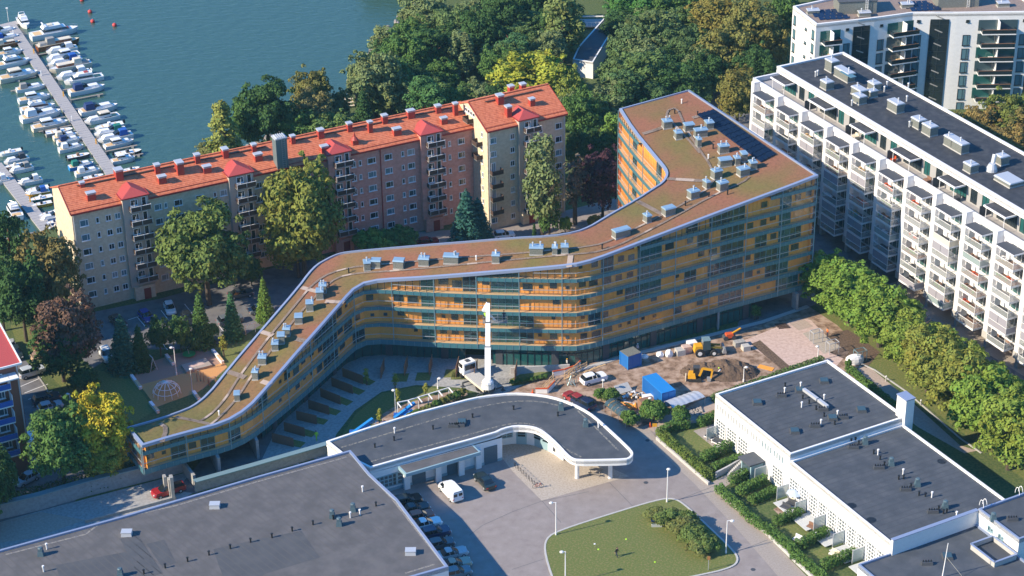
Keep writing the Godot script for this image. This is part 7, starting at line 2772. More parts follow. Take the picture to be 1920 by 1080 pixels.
# pose: "stand", "work" (bent, arms forward), "walk"
func person(at: Vector3, turn: float, pose: String, top: String, legs: String, hat: String, label: String) -> void:
	if not body_cache.has(pose):
		var lean := .0 if pose == "stand" else (.35 if pose == "work" else .06)
		var hip := Vector3(0, .92, 0)
		var ch := hip + Vector3(lean * .45, .42, 0)
		var nk := ch + Vector3(lean * .3, .17, 0)
		var hd := nk + Vector3(.03 + lean * .15, .16, 0)
		var skin := [[nk - Vector3(0, .05, 0), nk + Vector3(0, .08, 0), .055, .055], [hd + Vector3(0, .03, 0), hd - Vector3(-.015, .05, 0), .092, .075], [hd + Vector3(.09, -.01, 0), hd + Vector3(.105, -.025, 0), .018, .016]]
		var shirt := [[hip + Vector3(0, .05, 0), ch, .145, .155]]
		var pants := [[hip + Vector3(0, .04, -.05), hip + Vector3(0, .04, .05), .135, .135]]
		for s in [-1, 1]:
			var st := .0
			if pose == "walk": st = .22 * s
			if pose == "work": st = .14 * s
			var kn := Vector3(st * .6 + .04, .49, s * .11)
			var an := Vector3(st, .1, s * .12)
			pants.append([hip + Vector3(0, 0, s * .09), kn, .1, .068])
			pants.append([kn, an, .066, .052])
			skin.append([an - Vector3(.03, .05, 0), an + Vector3(.14, -.06, 0), .045, .035])
			var sh := ch + Vector3(0, .07, s * .19)
			var el := sh + (Vector3(-.03 - st * .5, -.28, s * .07) if pose != "work" else Vector3(.18, -.2, s * .06))
			var wr := el + (Vector3(.08 - st * .4, -.24, 0) if pose != "work" else Vector3(.22, -.08, -s * .05))
			shirt.append([ch + Vector3(0, .06, 0), sh, .1, .075])
			shirt.append([sh, el, .068, .052])
			shirt.append([el, el.lerp(wr, .85), .052, .044])
			skin.append([el.lerp(wr, .7), wr, .036, .034])
			var dr := (wr - el).normalized()
			skin.append([wr, wr + dr * .07, .038, .034])
			var side := dr.cross(Vector3(0, 0, 1)).normalized()
			for q in 4: skin.append([wr + dr * .07 + Vector3(0, 0, (q - 1.5) * .018), wr + dr * (.15 - .01 * absf(q - 1.5)) - side * .02 + Vector3(0, 0, (q - 1.5) * .02), .01, .008])
			skin.append([wr + dr * .03 + side * .03, wr + dr * .09 + side * .06, .011, .009])
		var core := skin.duplicate()
		for c in shirt + pants: core.append([c[0], c[1], c[2] * .86, c[3] * .86])
		body_cache[pose] = [nets(core, .045).mesh(), nets(shirt, .045).mesh(), nets(pants, .045).mesh(), hd]
	var q: Array = body_cache[pose]
	var o := thing("person", label, "person", at, turn)
	part(o, "body", q[0], M.skin)
	part(o, "jacket", q[1], M[top])
	part(o, "trousers", q[2], M[legs])
	var b := MB.new()
	var hd: Vector3 = q[3]
	if hat == "hair":
		b.ball(hd + Vector3(-.02, .05, 0), Vector3(.105, .09, .1), 9, 6)
		part(o, "hair", b, M.brown_slat)
	else:
		b.ball(hd + Vector3(0, .06, 0), Vector3(.13, .11, .125), 10, 6)
		b.box(hd + Vector3(.1, .04, 0), Vector3(.12, .02, .18))
		part(o, "helmet", b, M[hat])

# ---------- building site ----------
func crate(nm: String, label: String, cat: String, px: float, py: float, s: Vector3, turn: float, m: String, group := "") -> Node3D:
	var o := thing(nm, label, cat, W(px, py), turn, group)
	var b := MB.new()
	b.hexa(Vector3(0, s.y * .5, 0), s, Vector3(s.x * .97, s.y, s.z * .97))
	part(o, "body", b, M[m])
	return o
func container(label: String, base: Vector3, turn: float, L: float, w: float, h: float, roofm: String) -> void:
	var o := thing("site_container", label, "container", base, turn)
	var b := MB.new()
	b.box(Vector3(0, h * .5, 0), Vector3(L, h - .1, w))
	part(o, "shell", b, M.container_blue)
	b = MB.new()
	var n := int(L / .35)
	for i in n:
		for s in [-1, 1]: b.box(Vector3((i + .5) * L / n - L * .5, h * .5, s * (w * .5 + .02)), Vector3(.16, h - .3, .05))
	part(o, "ribs", b, M.container_blue).set_meta("kind", "stuff")
	b = MB.new()
	b.box(Vector3(0, h, 0), Vector3(L + .05, .08, w + .05))
	part(o, "roof", b, M[roofm])
	b = MB.new()
	for sx in [-1, 1]:
		for s in [-1, 1]: b.box(Vector3(sx * L * .5, h * .5, s * w * .5), Vector3(.14, h, .14))
	part(o, "corner_posts", b, M.blue_bright)
	b = MB.new()
	for s in [-1, 1]: b.box(Vector3(L * .5 + .03, h * .5, s * w * .24), Vector3(.05, h - .3, w * .45))
	part(o, "doors", b, M.blue_bright)
func build_site() -> void:
	rng.seed = 31
	# crane truck with raised boom
	var rear := W(922, 742)
	var cabp := W(880, 708)
	var d := (cabp - rear).normalized()
	var turn := atan2(-d.z, d.x)
	var bs := Basis(Vector3.UP, turn)
	var o := thing("crane_truck", "white platform crane truck with its long boom raised to the facade", "truck", rear, turn)
	var Lt := (cabp - rear).length() + 1.2
	var b := MB.new()
	b.box(Vector3(Lt * .5, .85, 0), Vector3(Lt, .3, 1.0))
	part(o, "chassis", b, M.dark_grey)
	b = MB.new()
	b.box(Vector3(Lt * .42, 1.15, 0), Vector3(Lt * .72, .16, 2.4))
	part(o, "deck", b, M.concrete_pale)
	b = MB.new()
	for s in [-1, 1]: b.box(Vector3(Lt * .42, .95, s * 1.22), Vector3(Lt * .72, .3, .06))
	part(o, "side_rail", b, M.cream)
	b = MB.new()
	b.hexa(Vector3(Lt - .6, 1.9, 0), Vector3(1.9, 2.1, 2.4), Vector3(1.5, 2.1, 2.2), Basis.IDENTITY, Vector3(-.12, 0, 0))
	var cab := part(o, "cab", b, M.white_gloss)
	b = MB.new()
	b.box(Vector3(Lt + .22, 2.25, 0), Vector3(.3, .8, 2.0), Basis(Vector3.FORWARD, .12))
	for s in [-1, 1]: b.box(Vector3(Lt - .5, 2.3, s * 1.13), Vector3(1.0, .7, .14))
	b.box(Vector3(Lt - 1.5, 2.2, 0), Vector3(.16, .9, 1.9))
	part(cab, "cab_window", b, M.glass_car)
	b = MB.new()
	b.box(Vector3(Lt - .7, 3.0, 0), Vector3(.8, .1, .7))
	part(cab, "roof_hatch", b, M.dark_grey)
	for x in [1.3, 2.6, Lt - .5]:
		for s in [-1, 1]:
			b = MB.new()
			b.tube(Vector3(x, .5, s * .8), Vector3(x, .5, s * 1.18), .5, .5, 14)
			part(o, "wheel", b, M.tyre)
	for x in [.4, Lt * .62]:
		for s in [-1, 1]:
			b = MB.new()
			b.bar(Vector3(x, .7, s * 1.1), Vector3(x, .7, s * 2.4), .22, .2)
			b.box(Vector3(x, .36, s * 2.4), Vector3(.2, .7, .2))
			b.box(Vector3(x, .05, s * 2.4), Vector3(.6, .1, .6))
			part(o, "outrigger", b, M.dark_grey)
	var tp := W(915, 738)
	var foot := bs.inverse() * (tp - rear)
	foot.y = 0
	b = MB.new()
	b.tube(foot + Vector3(0, 1.2, 0), foot + Vector3(0, 1.9, 0), 1.05, .95, 14)
	b.ball(foot + Vector3(0, 2.1, 0), Vector3(1.0, .7, 1.0), 12, 6)
	part(o, "turret", b, M.white_gloss)
	var fac := W(917, 654, RH0 - .85)
	var tipb := Vector3(fac.x, 0, fac.z + 3.2)
	var tip := tipb + Vector3(0, height_at(tipb, 568), 0)
	var p0 := foot + Vector3(0, 2.2, 0)
	var p1 := bs.inverse() * (tip - rear)
	var wd := [.95, .8, .66]
	for i in 3:
		b = MB.new()
		b.bar(p0.lerp(p1, [0.0, .4, .72][i]), p0.lerp(p1, [.45, .76, 1.0][i]), wd[i], wd[i])
		part(o, "boom_section", b, M.white_gloss)
	b = MB.new()
	b.bar(foot + Vector3(.5, 2.0, .2), p0.lerp(p1, .28) + Vector3(.3, -.5, .3), .22, .22)
	part(o, "lift_cylinder", b, M.steel)
	b = MB.new()
	for k in [.44, .75]: b.bar(p0.lerp(p1, k), p0.lerp(p1, k + .012), 1.0, 1.0)
	part(o, "boom_collar", b, M.dark_grey)
	b = MB.new()
	b.bar(p0.lerp(p1, .05) + Vector3(0, 0, .52), p0.lerp(p1, .98) + Vector3(0, 0, .4), .07, .07)
	part(o, "hose", b, M.black)
	var bkp := Vector3(fac.x, 0, fac.z + 2.6) + Vector3(1.1, 0, 0)
	var bk := bkp + Vector3(0, height_at(bkp, 603), 0)
	b = MB.new()
	b.bar(p1, bs.inverse() * (tip + Vector3(-.8, -1.4, .2) - rear), .45, .4)
	b.bar(bs.inverse() * (tip + Vector3(-.5, -1.2, .2) - rear), bs.inverse() * (bk + Vector3(0, .3, 0) - rear), .3, .3)
	part(o, "jib", b, M.white_gloss)
	b = MB.new()
	var bi := bs.inverse()
	var bb := bi * Basis.IDENTITY
	b.box(bi * (bk - rear), Vector3(3.9, .12, 1.0), bb)
	part(o, "platform_floor", b, M.steel)
	b = MB.new()
	for y in [.55, 1.05]:
		for s in [-1, 1]:
			b.bar(bi * (bk + Vector3(-1.95, y, .5 * s) - rear), bi * (bk + Vector3(1.95, y, .5 * s) - rear), .05, .05)
			b.bar(bi * (bk + Vector3(1.95 * s, y, -.5) - rear), bi * (bk + Vector3(1.95 * s, y, .5) - rear), .05, .05)
	for i in 6:
		for s in [-1, 1]: b.bar(bi * (bk + Vector3(-1.95 + .78 * i, 0, .5 * s) - rear), bi * (bk + Vector3(-1.95 + .78 * i, 1.05, .5 * s) - rear), .05, .05)
	part(o, "platform_rail", b, M.steel)
	person(bk + Vector3(-1.55, .06, 0), 1.6, "work", "hi_vis", "trouser", "hi_vis", "worker in lime jacket on the raised crane platform")
	person(bk + Vector3(1.45, .06, 0), 1.6, "work", "trouser", "trouser", "hi_vis_orange", "worker in dark clothes and orange helmet on the crane platform")
	person(W(1063, 690), .4, "stand", "concrete_pale", "trouser", "yellow_machine", "worker in pale jacket and yellow helmet beside the shop glazing")
	person(W(1351, 708), 2.6, "work", "white", "hi_vis", "hi_vis", "worker in white top and lime trousers by the soil heap")
	person(W(1195, 662), 1.0, "stand", "zinc", "trouser", "white", "worker in grey beside the small blue container")
	person(W(594, 826), 2.2, "walk", "hi_vis", "hi_vis", "hair", "walker in lime jacket on the courtyard path")
	person(W(1156, 1045), -.6, "walk", "black", "trouser", "hair", "person in black on the lawn island")
	person(W(1551, 632), .3, "stand", "hi_vis_orange", "trouser", "hair", "person in orange beside the playground frame")
	# containers
	var ca := W(1239, 762.5)
	var cb := W(1208.7, 735)
	var dv := (ca - cb).normalized()
	container("large blue site container standing among the rubble", (ca + W(1231, 730)) * .5 + Vector3(0, 0, -.1), atan2(-dv.z, dv.x), 6.0, 2.45, 2.7, "blue_bright")
	container("small blue container with grey lid near the building kerb", W(1182, 684), .55, 2.6, 2.3, 2.5, "sheet_metal")
	# soil heaps
	for q in [[1362, 698, 5.4, 3.2, 2.0, "large dark soil heap behind the digger"], [1325, 697, 4.4, 2.6, 1.4, "smaller soil heap touching the large one"]]:
		var hp := thing("soil_heap", q[5], "soil heap", W(q[0], q[1]))
		b = MB.new()
		var nz := FastNoiseLite.new()
		nz.seed = int(q[0])
		nz.frequency = .6
		var n := 22
		var hgt := func(i: int, j: int) -> Vector3:
			var u := Vector2(i, j) / n * 2.0 - Vector2.ONE
			var r := u.length()
			var k: float = max(0.0, 1.0 - r * r)
			var x: float = u.x * q[2]
			var z: float = u.y * q[3]
			return Vector3(x, k * q[4] * (1.0 + .45 * nz.get_noise_2d(x, z)) + .12 * k * nz.get_noise_2d(x * 4, z * 4) - .02 + .008, z)
		for i in n:
			for j in n:
				if (Vector2(i + .5, j + .5) / n * 2.0 - Vector2.ONE).length() > 1.0: continue
				b.quad(hgt.call(i, j), hgt.call(i, j + 1), hgt.call(i + 1, j + 1), hgt.call(i + 1, j))
		part(hp, "soil", b, M.dirt_dark)
		var st := MB.new()
		for i in 30:
			var a := rng.randf() * TAU
			var r := sqrt(rng.randf()) * .9
			var xx: float = cos(a) * r * q[2]
			var zz: float = sin(a) * r * q[3]
			st.ball(Vector3(xx, (1 - r * r) * q[4] * .98, zz), Vector3(.16, .12, .16) * rng.randf_range(.6, 1.8), 5, 3)
		part(hp, "clods", st, M.dirt_dark).set_meta("kind", "stuff")
	# mini digger
	o = thing("mini_excavator", "yellow mini excavator with its arm folded over the trench", "excavator", W(1304, 712), -.1)
	for s in [-1, 1]:
		b = MB.new()
		b.hexa(Vector3(0, .28, s * .7), Vector3(2.3, .55, .4), Vector3(1.8, .55, .4))
		part(o, "track", b, M.rubber)
	b = MB.new()
	b.hexa(Vector3(-.6, .95, 0), Vector3(1.3, .8, 1.5), Vector3(1.0, .8, 1.3))
	part(o, "engine_cover", b, M.yellow_machine)
	b = MB.new()
	b.hexa(Vector3(.1, 1.45, -.2), Vector3(1.1, 1.7, 1.0), Vector3(.95, 1.7, .9))
	var cc := part(o, "cab", b, M.glass_car)
	b = MB.new()
	b.box(Vector3(.1, 2.35, -.2), Vector3(1.1, .1, 1.05))
	part(cc, "cab_roof", b, M.dark_grey)
	b = MB.new()
	b.bar(Vector3(.6, .9, .2), Vector3(1.1, 2.3, .2), .3, .35)
	part(o, "boom", b, M.yellow_machine)
	b = MB.new()
	b.bar(Vector3(1.1, 2.3, .2), Vector3(2.7, 2.05, .2), .28, .32)
	part(o, "boom", b, M.yellow_machine)
	b = MB.new()
	b.bar(Vector3(2.7, 2.1, .2), Vector3(2.5, .55, .2), .24, .26)
	part(o, "dipper_arm", b, M.yellow_machine)
	b = MB.new()
	b.hexa(Vector3(2.2, .35, .2), Vector3(.5, .5, .8), Vector3(.75, .5, .8))
	part(o, "bucket", b, M.steel)
	b = MB.new()
	b.box(Vector3(-1.6, .4, 0), Vector3(.15, .6, 1.7))
	part(o, "dozer_blade", b, M.cream)
	# backhoe loader
	o = thing("backhoe_loader", "yellow and black wheeled loader parked by the pallets", "loader", W(1322, 664), .12)
	for q in [[-1.1, .75], [1.3, .6]]:
		for s in [-1, 1]:
			b = MB.new()
			b.tube(Vector3(q[0], q[1], s * .75), Vector3(q[0], q[1], s * 1.1), q[1], q[1], 14)
			var w := part(o, "wheel", b, M.tyre)
			b = MB.new()
			b.tube(Vector3(q[0], q[1], s * 1.05), Vector3(q[0], q[1], s * 1.13), q[1] * .5, q[1] * .5, 10)
			part(w, "rim", b, M.white)
	b = MB.new()
	b.hexa(Vector3(-1.2, 1.35, 0), Vector3(1.6, 1.1, 1.5), Vector3(1.2, 1.1, 1.4))
	part(o, "engine_cover", b, M.yellow_machine)
	b = MB.new()
	b.hexa(Vector3(.1, 2.0, 0), Vector3(1.4, 1.7, 1.5), Vector3(1.2, 1.7, 1.35))
	cc = part(o, "cab", b, M.glass_mid)
	b = MB.new()
	b.box(Vector3(.1, 2.9, 0), Vector3(1.35, .12, 1.5))
	part(cc, "cab_roof", b, M.teal_pale)
	b = MB.new()
	b.bar(Vector3(.6, 1.6, .5), Vector3(2.6, 1.3, .5), .25, .3)
	b.bar(Vector3(.6, 1.6, -.5), Vector3(2.6, 1.3, -.5), .25, .3)
	part(o, "loader_arms", b, plain("olive_paint", C(.22, .18, .03), .5))
	b = MB.new()
	b.hexa(Vector3(3.1, .9, 0), Vector3(.7, .9, 2.1), Vector3(.3, .9, 2.1))
	part(o, "bucket", b, M.steel)
	# roller
	o = thing("site_roller", "small orange roller with its yellow arm at the kerb", "roller", W(1367, 636), .2)
	b = MB.new()
	b.hexa(Vector3(0, .8, 0), Vector3(1.5, .7, 1.0), Vector3(1.2, .7, .9))
	part(o, "body", b, M.orange_red)
	for x in [-.7, .7]:
		b = MB.new()
		b.tube(Vector3(x, .42, -.5), Vector3(x, .42, .5), .42, .42, 14)
		part(o, "drum", b, M.dark_grey)
	b = MB.new()
	b.bar(Vector3(.5, 1.1, 0), Vector3(2.0, 1.9, 0), .2, .2)
	part(o, "arm", b, M.yellow_machine)
	# pallets, bags, stacks
	for q in [[1275, 664, 1.5, 1.0, 1.4, "concrete_pale", "pallet of pale kerb stones beside the loader"], [1287, 660, 1.5, 1.2, 1.3, "paver_pink", "pallet of pinkish pavers beside the loader"], [1297, 653, 1.6, 1.3, 1.3, "white", "foil wrapped pallet next to the loader"], [1386, 648, 1.9, .9, 1.2, "concrete", "grey block stack beside the soil strip"], [1398, 656, 1.3, .9, 1.2, "concrete_pale", "pale block stack with dark holes beside the soil strip"]]:
		o = crate("pallet_stack", q[6], "pallet", q[0], q[1], Vector3(q[2], q[3], q[4]), .3, q[5])
		b = MB.new()
		for k in 3: b.box(Vector3(0, .06, (k - 1) * q[4] * .42), Vector3(q[2] + .1, .12, .12))
		part(o, "pallet", b, M.timber_pale)
	for q in [[1254, 668, 1.2], [1237, 668, .8], [1208, 671, .6]]:
		o = thing("bulk_bag", ["tall white bulk bag on the mud by the kerb", "slumped white bulk bag by the kerb", "flat blue white bulk bag by the small container"][[1254, 1237, 1208].find(int(q[0]))], "bag", W(q[0], q[1]))
		b = MB.new()
		var rings := []
		for k in 5:
			var ring := PackedVector3Array()
			for i in 10:
				var a := -TAU * i / 10
				var r: float = [.55, .66, .64, .5, .3][k] * (1.0 + .12 * sin(a * 3 + k))
				ring.append(Vector3(cos(a) * r, k * .25 * q[2] + .012, sin(a) * r))
			rings.append(ring)
		b.loft(rings)
		part(o, "sack", b, M.white)
	# rubble, boards, cardboard, shed by the big container
	o = thing("debris_heap", "heap of broken boards and grey scrap beside the blue container", "debris", W(1186, 752))
	for i in 46:
		b = MB.new()
		var a := rng.randf() * TAU
		var r := sqrt(rng.randf()) * 2.4
		b.box(Vector3(cos(a) * r, .2 + (2.4 - r) * .4 * rng.randf(), sin(a) * r), Vector3(rng.randf_range(.3, 1.3), rng.randf_range(.06, .4), rng.randf_range(.2, .6)), Basis.from_euler(Vector3(rng.randf(), rng.randf() * 6, rng.randf() * .7)))
		part(o, "scrap_piece", b, [M.concrete_pale, M.timber_pale, M.dark_grey, M.zinc, M.timber, M.brown_slat, M.white][i % 7])
	o = thing("loose_sheet", "pale building sheet leaning on the debris heap", "sheet", W(1168, 735), .5)
	b = MB.new()
	b.box(Vector3(0, .7, 0), Vector3(2.6, .1, 1.7), Basis(Vector3.RIGHT, .5))
	part(o, "sheet", b, M.concrete_pale)
	o = thing("orange_boards", "pile of orange shuttering boards beside the debris heap", "boards", W(1172, 760), -.75)
	for k in 6:
		b = MB.new()
		b.box(Vector3(rng.randf_range(-.3, .3), .08 + .09 * k, (k % 3 - 1) * .3), Vector3(3.4, .08, .3), Basis(Vector3.UP, rng.randf_range(-.12, .12)))
		part(o, "board", b, M.timber)
	o = crate("cardboard_stack", "tall brown cardboard stack near the big container", "cardboard", 1212, 767, Vector3(2.4, 1.8, 1.5), .35, "timber_card" if M.has("timber_card") else "timber_brown")
	for k in 7:
		b = MB.new()
		b.box(Vector3(0, .2 + .25 * k, 0), Vector3(2.46, .04, 1.56))
		part(o, "layer", b, plain("card", C(.32, .20, .12), .9))
	crate("white_sack", "white plastic sack pile between cardboard and container", "bag", 1216, 750, Vector3(2.0, .9, 1.0), .2, "white")
	o = thing("shed_roof", "pale corrugated sheet shelter roof sagging over rubble", "shelter", W(1283, 770))
	var c0 := W(1246, 752, 1.6)
	var c1 := W(1262, 766, 1.5)
	var c2 := W(1322, 744, 1.5)
	var c3 := W(1300, 733, 1.7)
	b = MB.new()
	var og := W(1283, 770)
	for i in 12:
		for j in 5:
			var fq := func(u: float, v: float) -> Vector3:
				return c0.lerp(c3, u).lerp(c1.lerp(c2, u), v) + Vector3(0, .35 * sin(PI * v) + .03 * sin(u * 40), 0) - og
			var v := [fq.call(i / 12.0, j / 5.0), fq.call((i + 1) / 12.0, j / 5.0), fq.call((i + 1) / 12.0, (j + 1) / 5.0), fq.call(i / 12.0, (j + 1) / 5.0)]
			b.quad(v[3], v[2], v[1], v[0])
			b.quad(v[0] - Vector3(0, .04, 0), v[1] - Vector3(0, .04, 0), v[2] - Vector3(0, .04, 0), v[3] - Vector3(0, .04, 0))
	part(o, "sheet", b, M.zinc)
	for q in [c0, c1, c2, c3]:
		b = MB.new()
		b.tube(Vector3(q.x, 0, q.z) - og, q - og, .06, .06, 6)
		part(o, "post", b, M.steel)
	b = MB.new()
	for i in 130:
		var q := W(lerpf(1258, 1318, rng.randf()), lerpf(768, 778, rng.randf()) - 0)
		b.ball(q + Vector3(0, .12, rng.randf_range(-1.0, 1.0)), Vector3(.25, .2, .25) * rng.randf_range(.5, 1.3), 5, 3)
	var rb := part(self, "rubble_strip", b, M.rubble)
	rb.set_meta("kind", "stuff")
	tag(rb, "loose stones and rubble along the shelter", "rubble")
	# bicycle shelter with arched dark roof
	o = thing("bicycle_shelter", "arched dark glass bicycle shelter beside the side lane", "shelter", W(1165, 783))
	og = W(1165, 783)
	var s0 := W(1144, 768)
	var s1 := W(1184, 797)
	var sd := (s1 - s0).normalized()
	var sn := sd.cross(Vector3.UP)
	for k in 6:
		b = MB.new()
		for j in 7:
			var a0 := PI * j / 7.0
			var a1 := PI * (j + 1) / 7.0
			var L := (s1 - s0).length()
			var pA := s0 + sd * (L * k / 6.0 + .05) - og
			var pB := s0 + sd * (L * (k + 1) / 6.0 - .05) - og
			var u0 := sn * cos(a0) * 1.2 + Vector3(0, 1.3 + sin(a0) * .8, 0)
			var u1 := sn * cos(a1) * 1.2 + Vector3(0, 1.3 + sin(a1) * .8, 0)
			b.quad(pA + u0, pB + u0, pB + u1, pA + u1)
		part(o, "roof_pane", b, M.glass_mid)
	for k in 4:
		for s in [-1, 1]:
			b = MB.new()
			var q: Vector3 = s0.lerp(s1, k / 3.0) - og + sn * s * 1.2
			b.tube(q, q + Vector3(0, 1.35, 0), .05, .05, 6)
			part(o, "post", b, M.steel)
	o = crate("grit_bin", "bright yellow grit bin beside the bicycle shelter", "bin", 1148, 760, Vector3(1.4, .8, .9), .3, "yellow_bright" if M.has("yellow_bright") else "yellow_machine")
	b = MB.new()
	b.hexa(Vector3(0, .9, 0), Vector3(1.5, .22, 1.0), Vector3(1.2, .22, .6))
	part(o, "lid", b, M.yellow_machine)
	# red and white hoardings
	for q in [[1004, 738, 1026, 738], [1027, 738, 1040, 724], [1036, 706, 1057, 702], [1058, 702, 1077, 695], [1078, 695, 1088, 686]]:
		var pa := W(q[0], q[1])
		var pb := W(q[2], q[3])
		o = thing("site_barrier", "white site hoarding panel with red stripe by the crane truck", "barrier", pa, 0, "striped site hoardings")
		b = MB.new()
		b.bar(Vector3(0, .5, 0), pb - pa + Vector3(0, .5, 0), .12, .9)
		part(o, "panel", b, M.white)
		b = MB.new()
		b.bar(Vector3(0, .95, 0), pb - pa + Vector3(0, .95, 0), .16, .2)
		part(o, "stripe", b, M.orange_red)
	for q in [[1017, 735, 1038, 712], [1058, 712, 1085, 690], [1066, 706, 1100, 690]]:
		var pa := W(q[0], q[1])
		var pb := W(q[2], q[3])
		o = thing("timber_railing", "rough yellow timber guard railing around the dig", "railing", pa, 0, "timber guard railings")
		for k in 4:
			b = MB.new()
			var m := pa.lerp(pb, k / 3.0) - pa
			b.box(m + Vector3(0, .6, 0), Vector3(.1, 1.2, .1))
			part(o, "post", b, M.timber_pale)
		for y in [.55, 1.05]:
			b = MB.new()
			b.bar(Vector3(0, y, 0), pb - pa + Vector3(0, y, 0), .06, .14)
			part(o, "rail", b, M.timber_pale)
	for k in 7:
		o = thing("loose_plank", "loose timber plank lying in the mud by the railing", "plank", W(1070 + k * 9, 706 - k * 3), .4 + rng.randf() * .4, "loose planks")
		b = MB.new()
		b.box(Vector3(0, .07, 0), Vector3(2.6, .06, .25))
		part(o, "board", b, M.timber_pale)
	o = thing("plywood_sheet", "orange plywood sheet lying on the site lane", "plywood", W(1436, 690), -.5)
	b = MB.new()
	b.box(Vector3(0, .06, 0), Vector3(2.6, .05, 1.1))
	part(o, "board", b, M.timber)
	o = thing("rebar_heap", "tangled bluish mesh heap before the white off roader", "mesh", W(1072, 722))
	for k in 14:
		b = MB.new()
		b.bar(Vector3(rng.randf_range(-.9, .9), .1, rng.randf_range(-.6, .6)), Vector3(rng.randf_range(-.9, .9), rng.randf_range(.5, 1.5), rng.randf_range(-.6, .6)), .06, .06)
		part(o, "rod", b, M.teal_pale)
	o = thing("timber_stack", "stack of dark timbers on the pale paving", "timber", W(1467, 612), .15)
	for k in 4:
		b = MB.new()
		b.box(Vector3((k - 1.5) * .1, .1, (k - 1.5) * .5), Vector3(2.0, .16, .2))
		part(o, "beam", b, M.brown_slat)
	# blue access platforms folded behind the curved building
	for q in [[655, 826, 700, 806, "blue folded access platform behind the end of the curved building"], [740, 793, 778, 776, "blue folded access platform before the pergola"]]:
		var pa := W(q[0], q[1])
		var pb := W(q[2], q[3])
		o = thing("access_platform", q[4], "machine", pa)
		var e := pb - pa
		b = MB.new()
		b.bar(Vector3(0, .8, 0), e + Vector3(0, 2.0, 0), .5, .5)
		part(o, "boom", b, M.blue_bright)
		b = MB.new()
		b.bar(e * .1 + Vector3(0, .5, .6), e * .9 + Vector3(0, 1.2, .6), .4, .4)
		part(o, "boom", b, M.blue_bright)
		b = MB.new()
		b.box(e * .3 + Vector3(0, .6, 0), Vector3(2.2, .8, 1.4))
		part(o, "carriage", b, M.canvas_blue)
		for x in [-.8, .8]:
			for s in [-1, 1]:
				b = MB.new()
				b.tube(e * .3 + Vector3(x, .4, .7 * s), e * .3 + Vector3(x, .4, .95 * s), .4, .4, 10)
				part(o, "wheel", b, M.tyre)
	o = thing("access_platform", "blue platform cage with orange rails behind the curved roof", "machine", W(716, 803))
	b = MB.new()
	for k in 4: b.bar(Vector3(-.9 + k * .6, 0, 0), Vector3(-.9 + k * .6, 1.3, 0), .07, .07)
	for y in [.6, 1.25]: b.bar(Vector3(-1, y, 0), Vector3(1, y, 0), .07, .07)
	part(o, "cage", b, M.blue_bright)
	b = MB.new()
	b.bar(Vector3(.2, 1.3, -.4), Vector3(1.8, .4, -.4), .1, .1)
	b.bar(Vector3(2.2, 1.4, -.9), Vector3(3.2, .5, -.9), .1, .1)
	part(o, "rail", b, M.orange_red)
	for q in [[1219, 800], [999, 738]]:
		o = thing("traffic_cone", ["orange traffic cone on the pavement beside the clipped shrub", "orange traffic cone by the hoarding at the crane truck"][0 if q[0] > 1100 else 1], "cone", W(q[0], q[1]))
		b = MB.new()
		b.tube(Vector3(0, .06, 0), Vector3(0, .8, 0), .22, .05, 10)
		b.box(Vector3(0, .03, 0), Vector3(.55, .06, .55))
		part(o, "cone", b, M.orange_red)

# ---------- street furniture, courtyard, playground ----------
func lamp_post(px: float, py: float, ytop: float, label: String, arm := 0.6, m := "white") -> void:
	var p := W(px, py)
	var h := height_at(p, ytop)
	var o := thing("street_lamp", label, "lamp post", p)
	var b := MB.new()
	b.tube(Vector3.ZERO, Vector3(0, h, 0), .09, .06, 8)
	b.tube(Vector3.ZERO, Vector3(0, .5, 0), .14, .14, 8)
	part(o, "pole", b, M[m])
	b = MB.new()
	b.bar(Vector3(0, h - .05, 0), Vector3(arm, h + .02, 0), .06, .06)
	part(o, "arm", b, M[m])
	b = MB.new()
	b.ball(Vector3(arm, h - .08, 0), Vector3(.32, .2, .24), 10, 6)
	part(o, "lamp_head", b, M.lamp_clear)
func wall_piece(nm: String, label: String, cat: String, a: Vector3, e: Vector3, w: float, h: float, m: String, group := "") -> Node3D:
	var o := thing(nm, label, cat, a, 0, group)
	var b := MB.new()
	b.bar(Vector3(0, h * .5, 0), e - a + Vector3(0, h * .5, 0), w, h)
	part(o, "body", b, M[m])
	return o
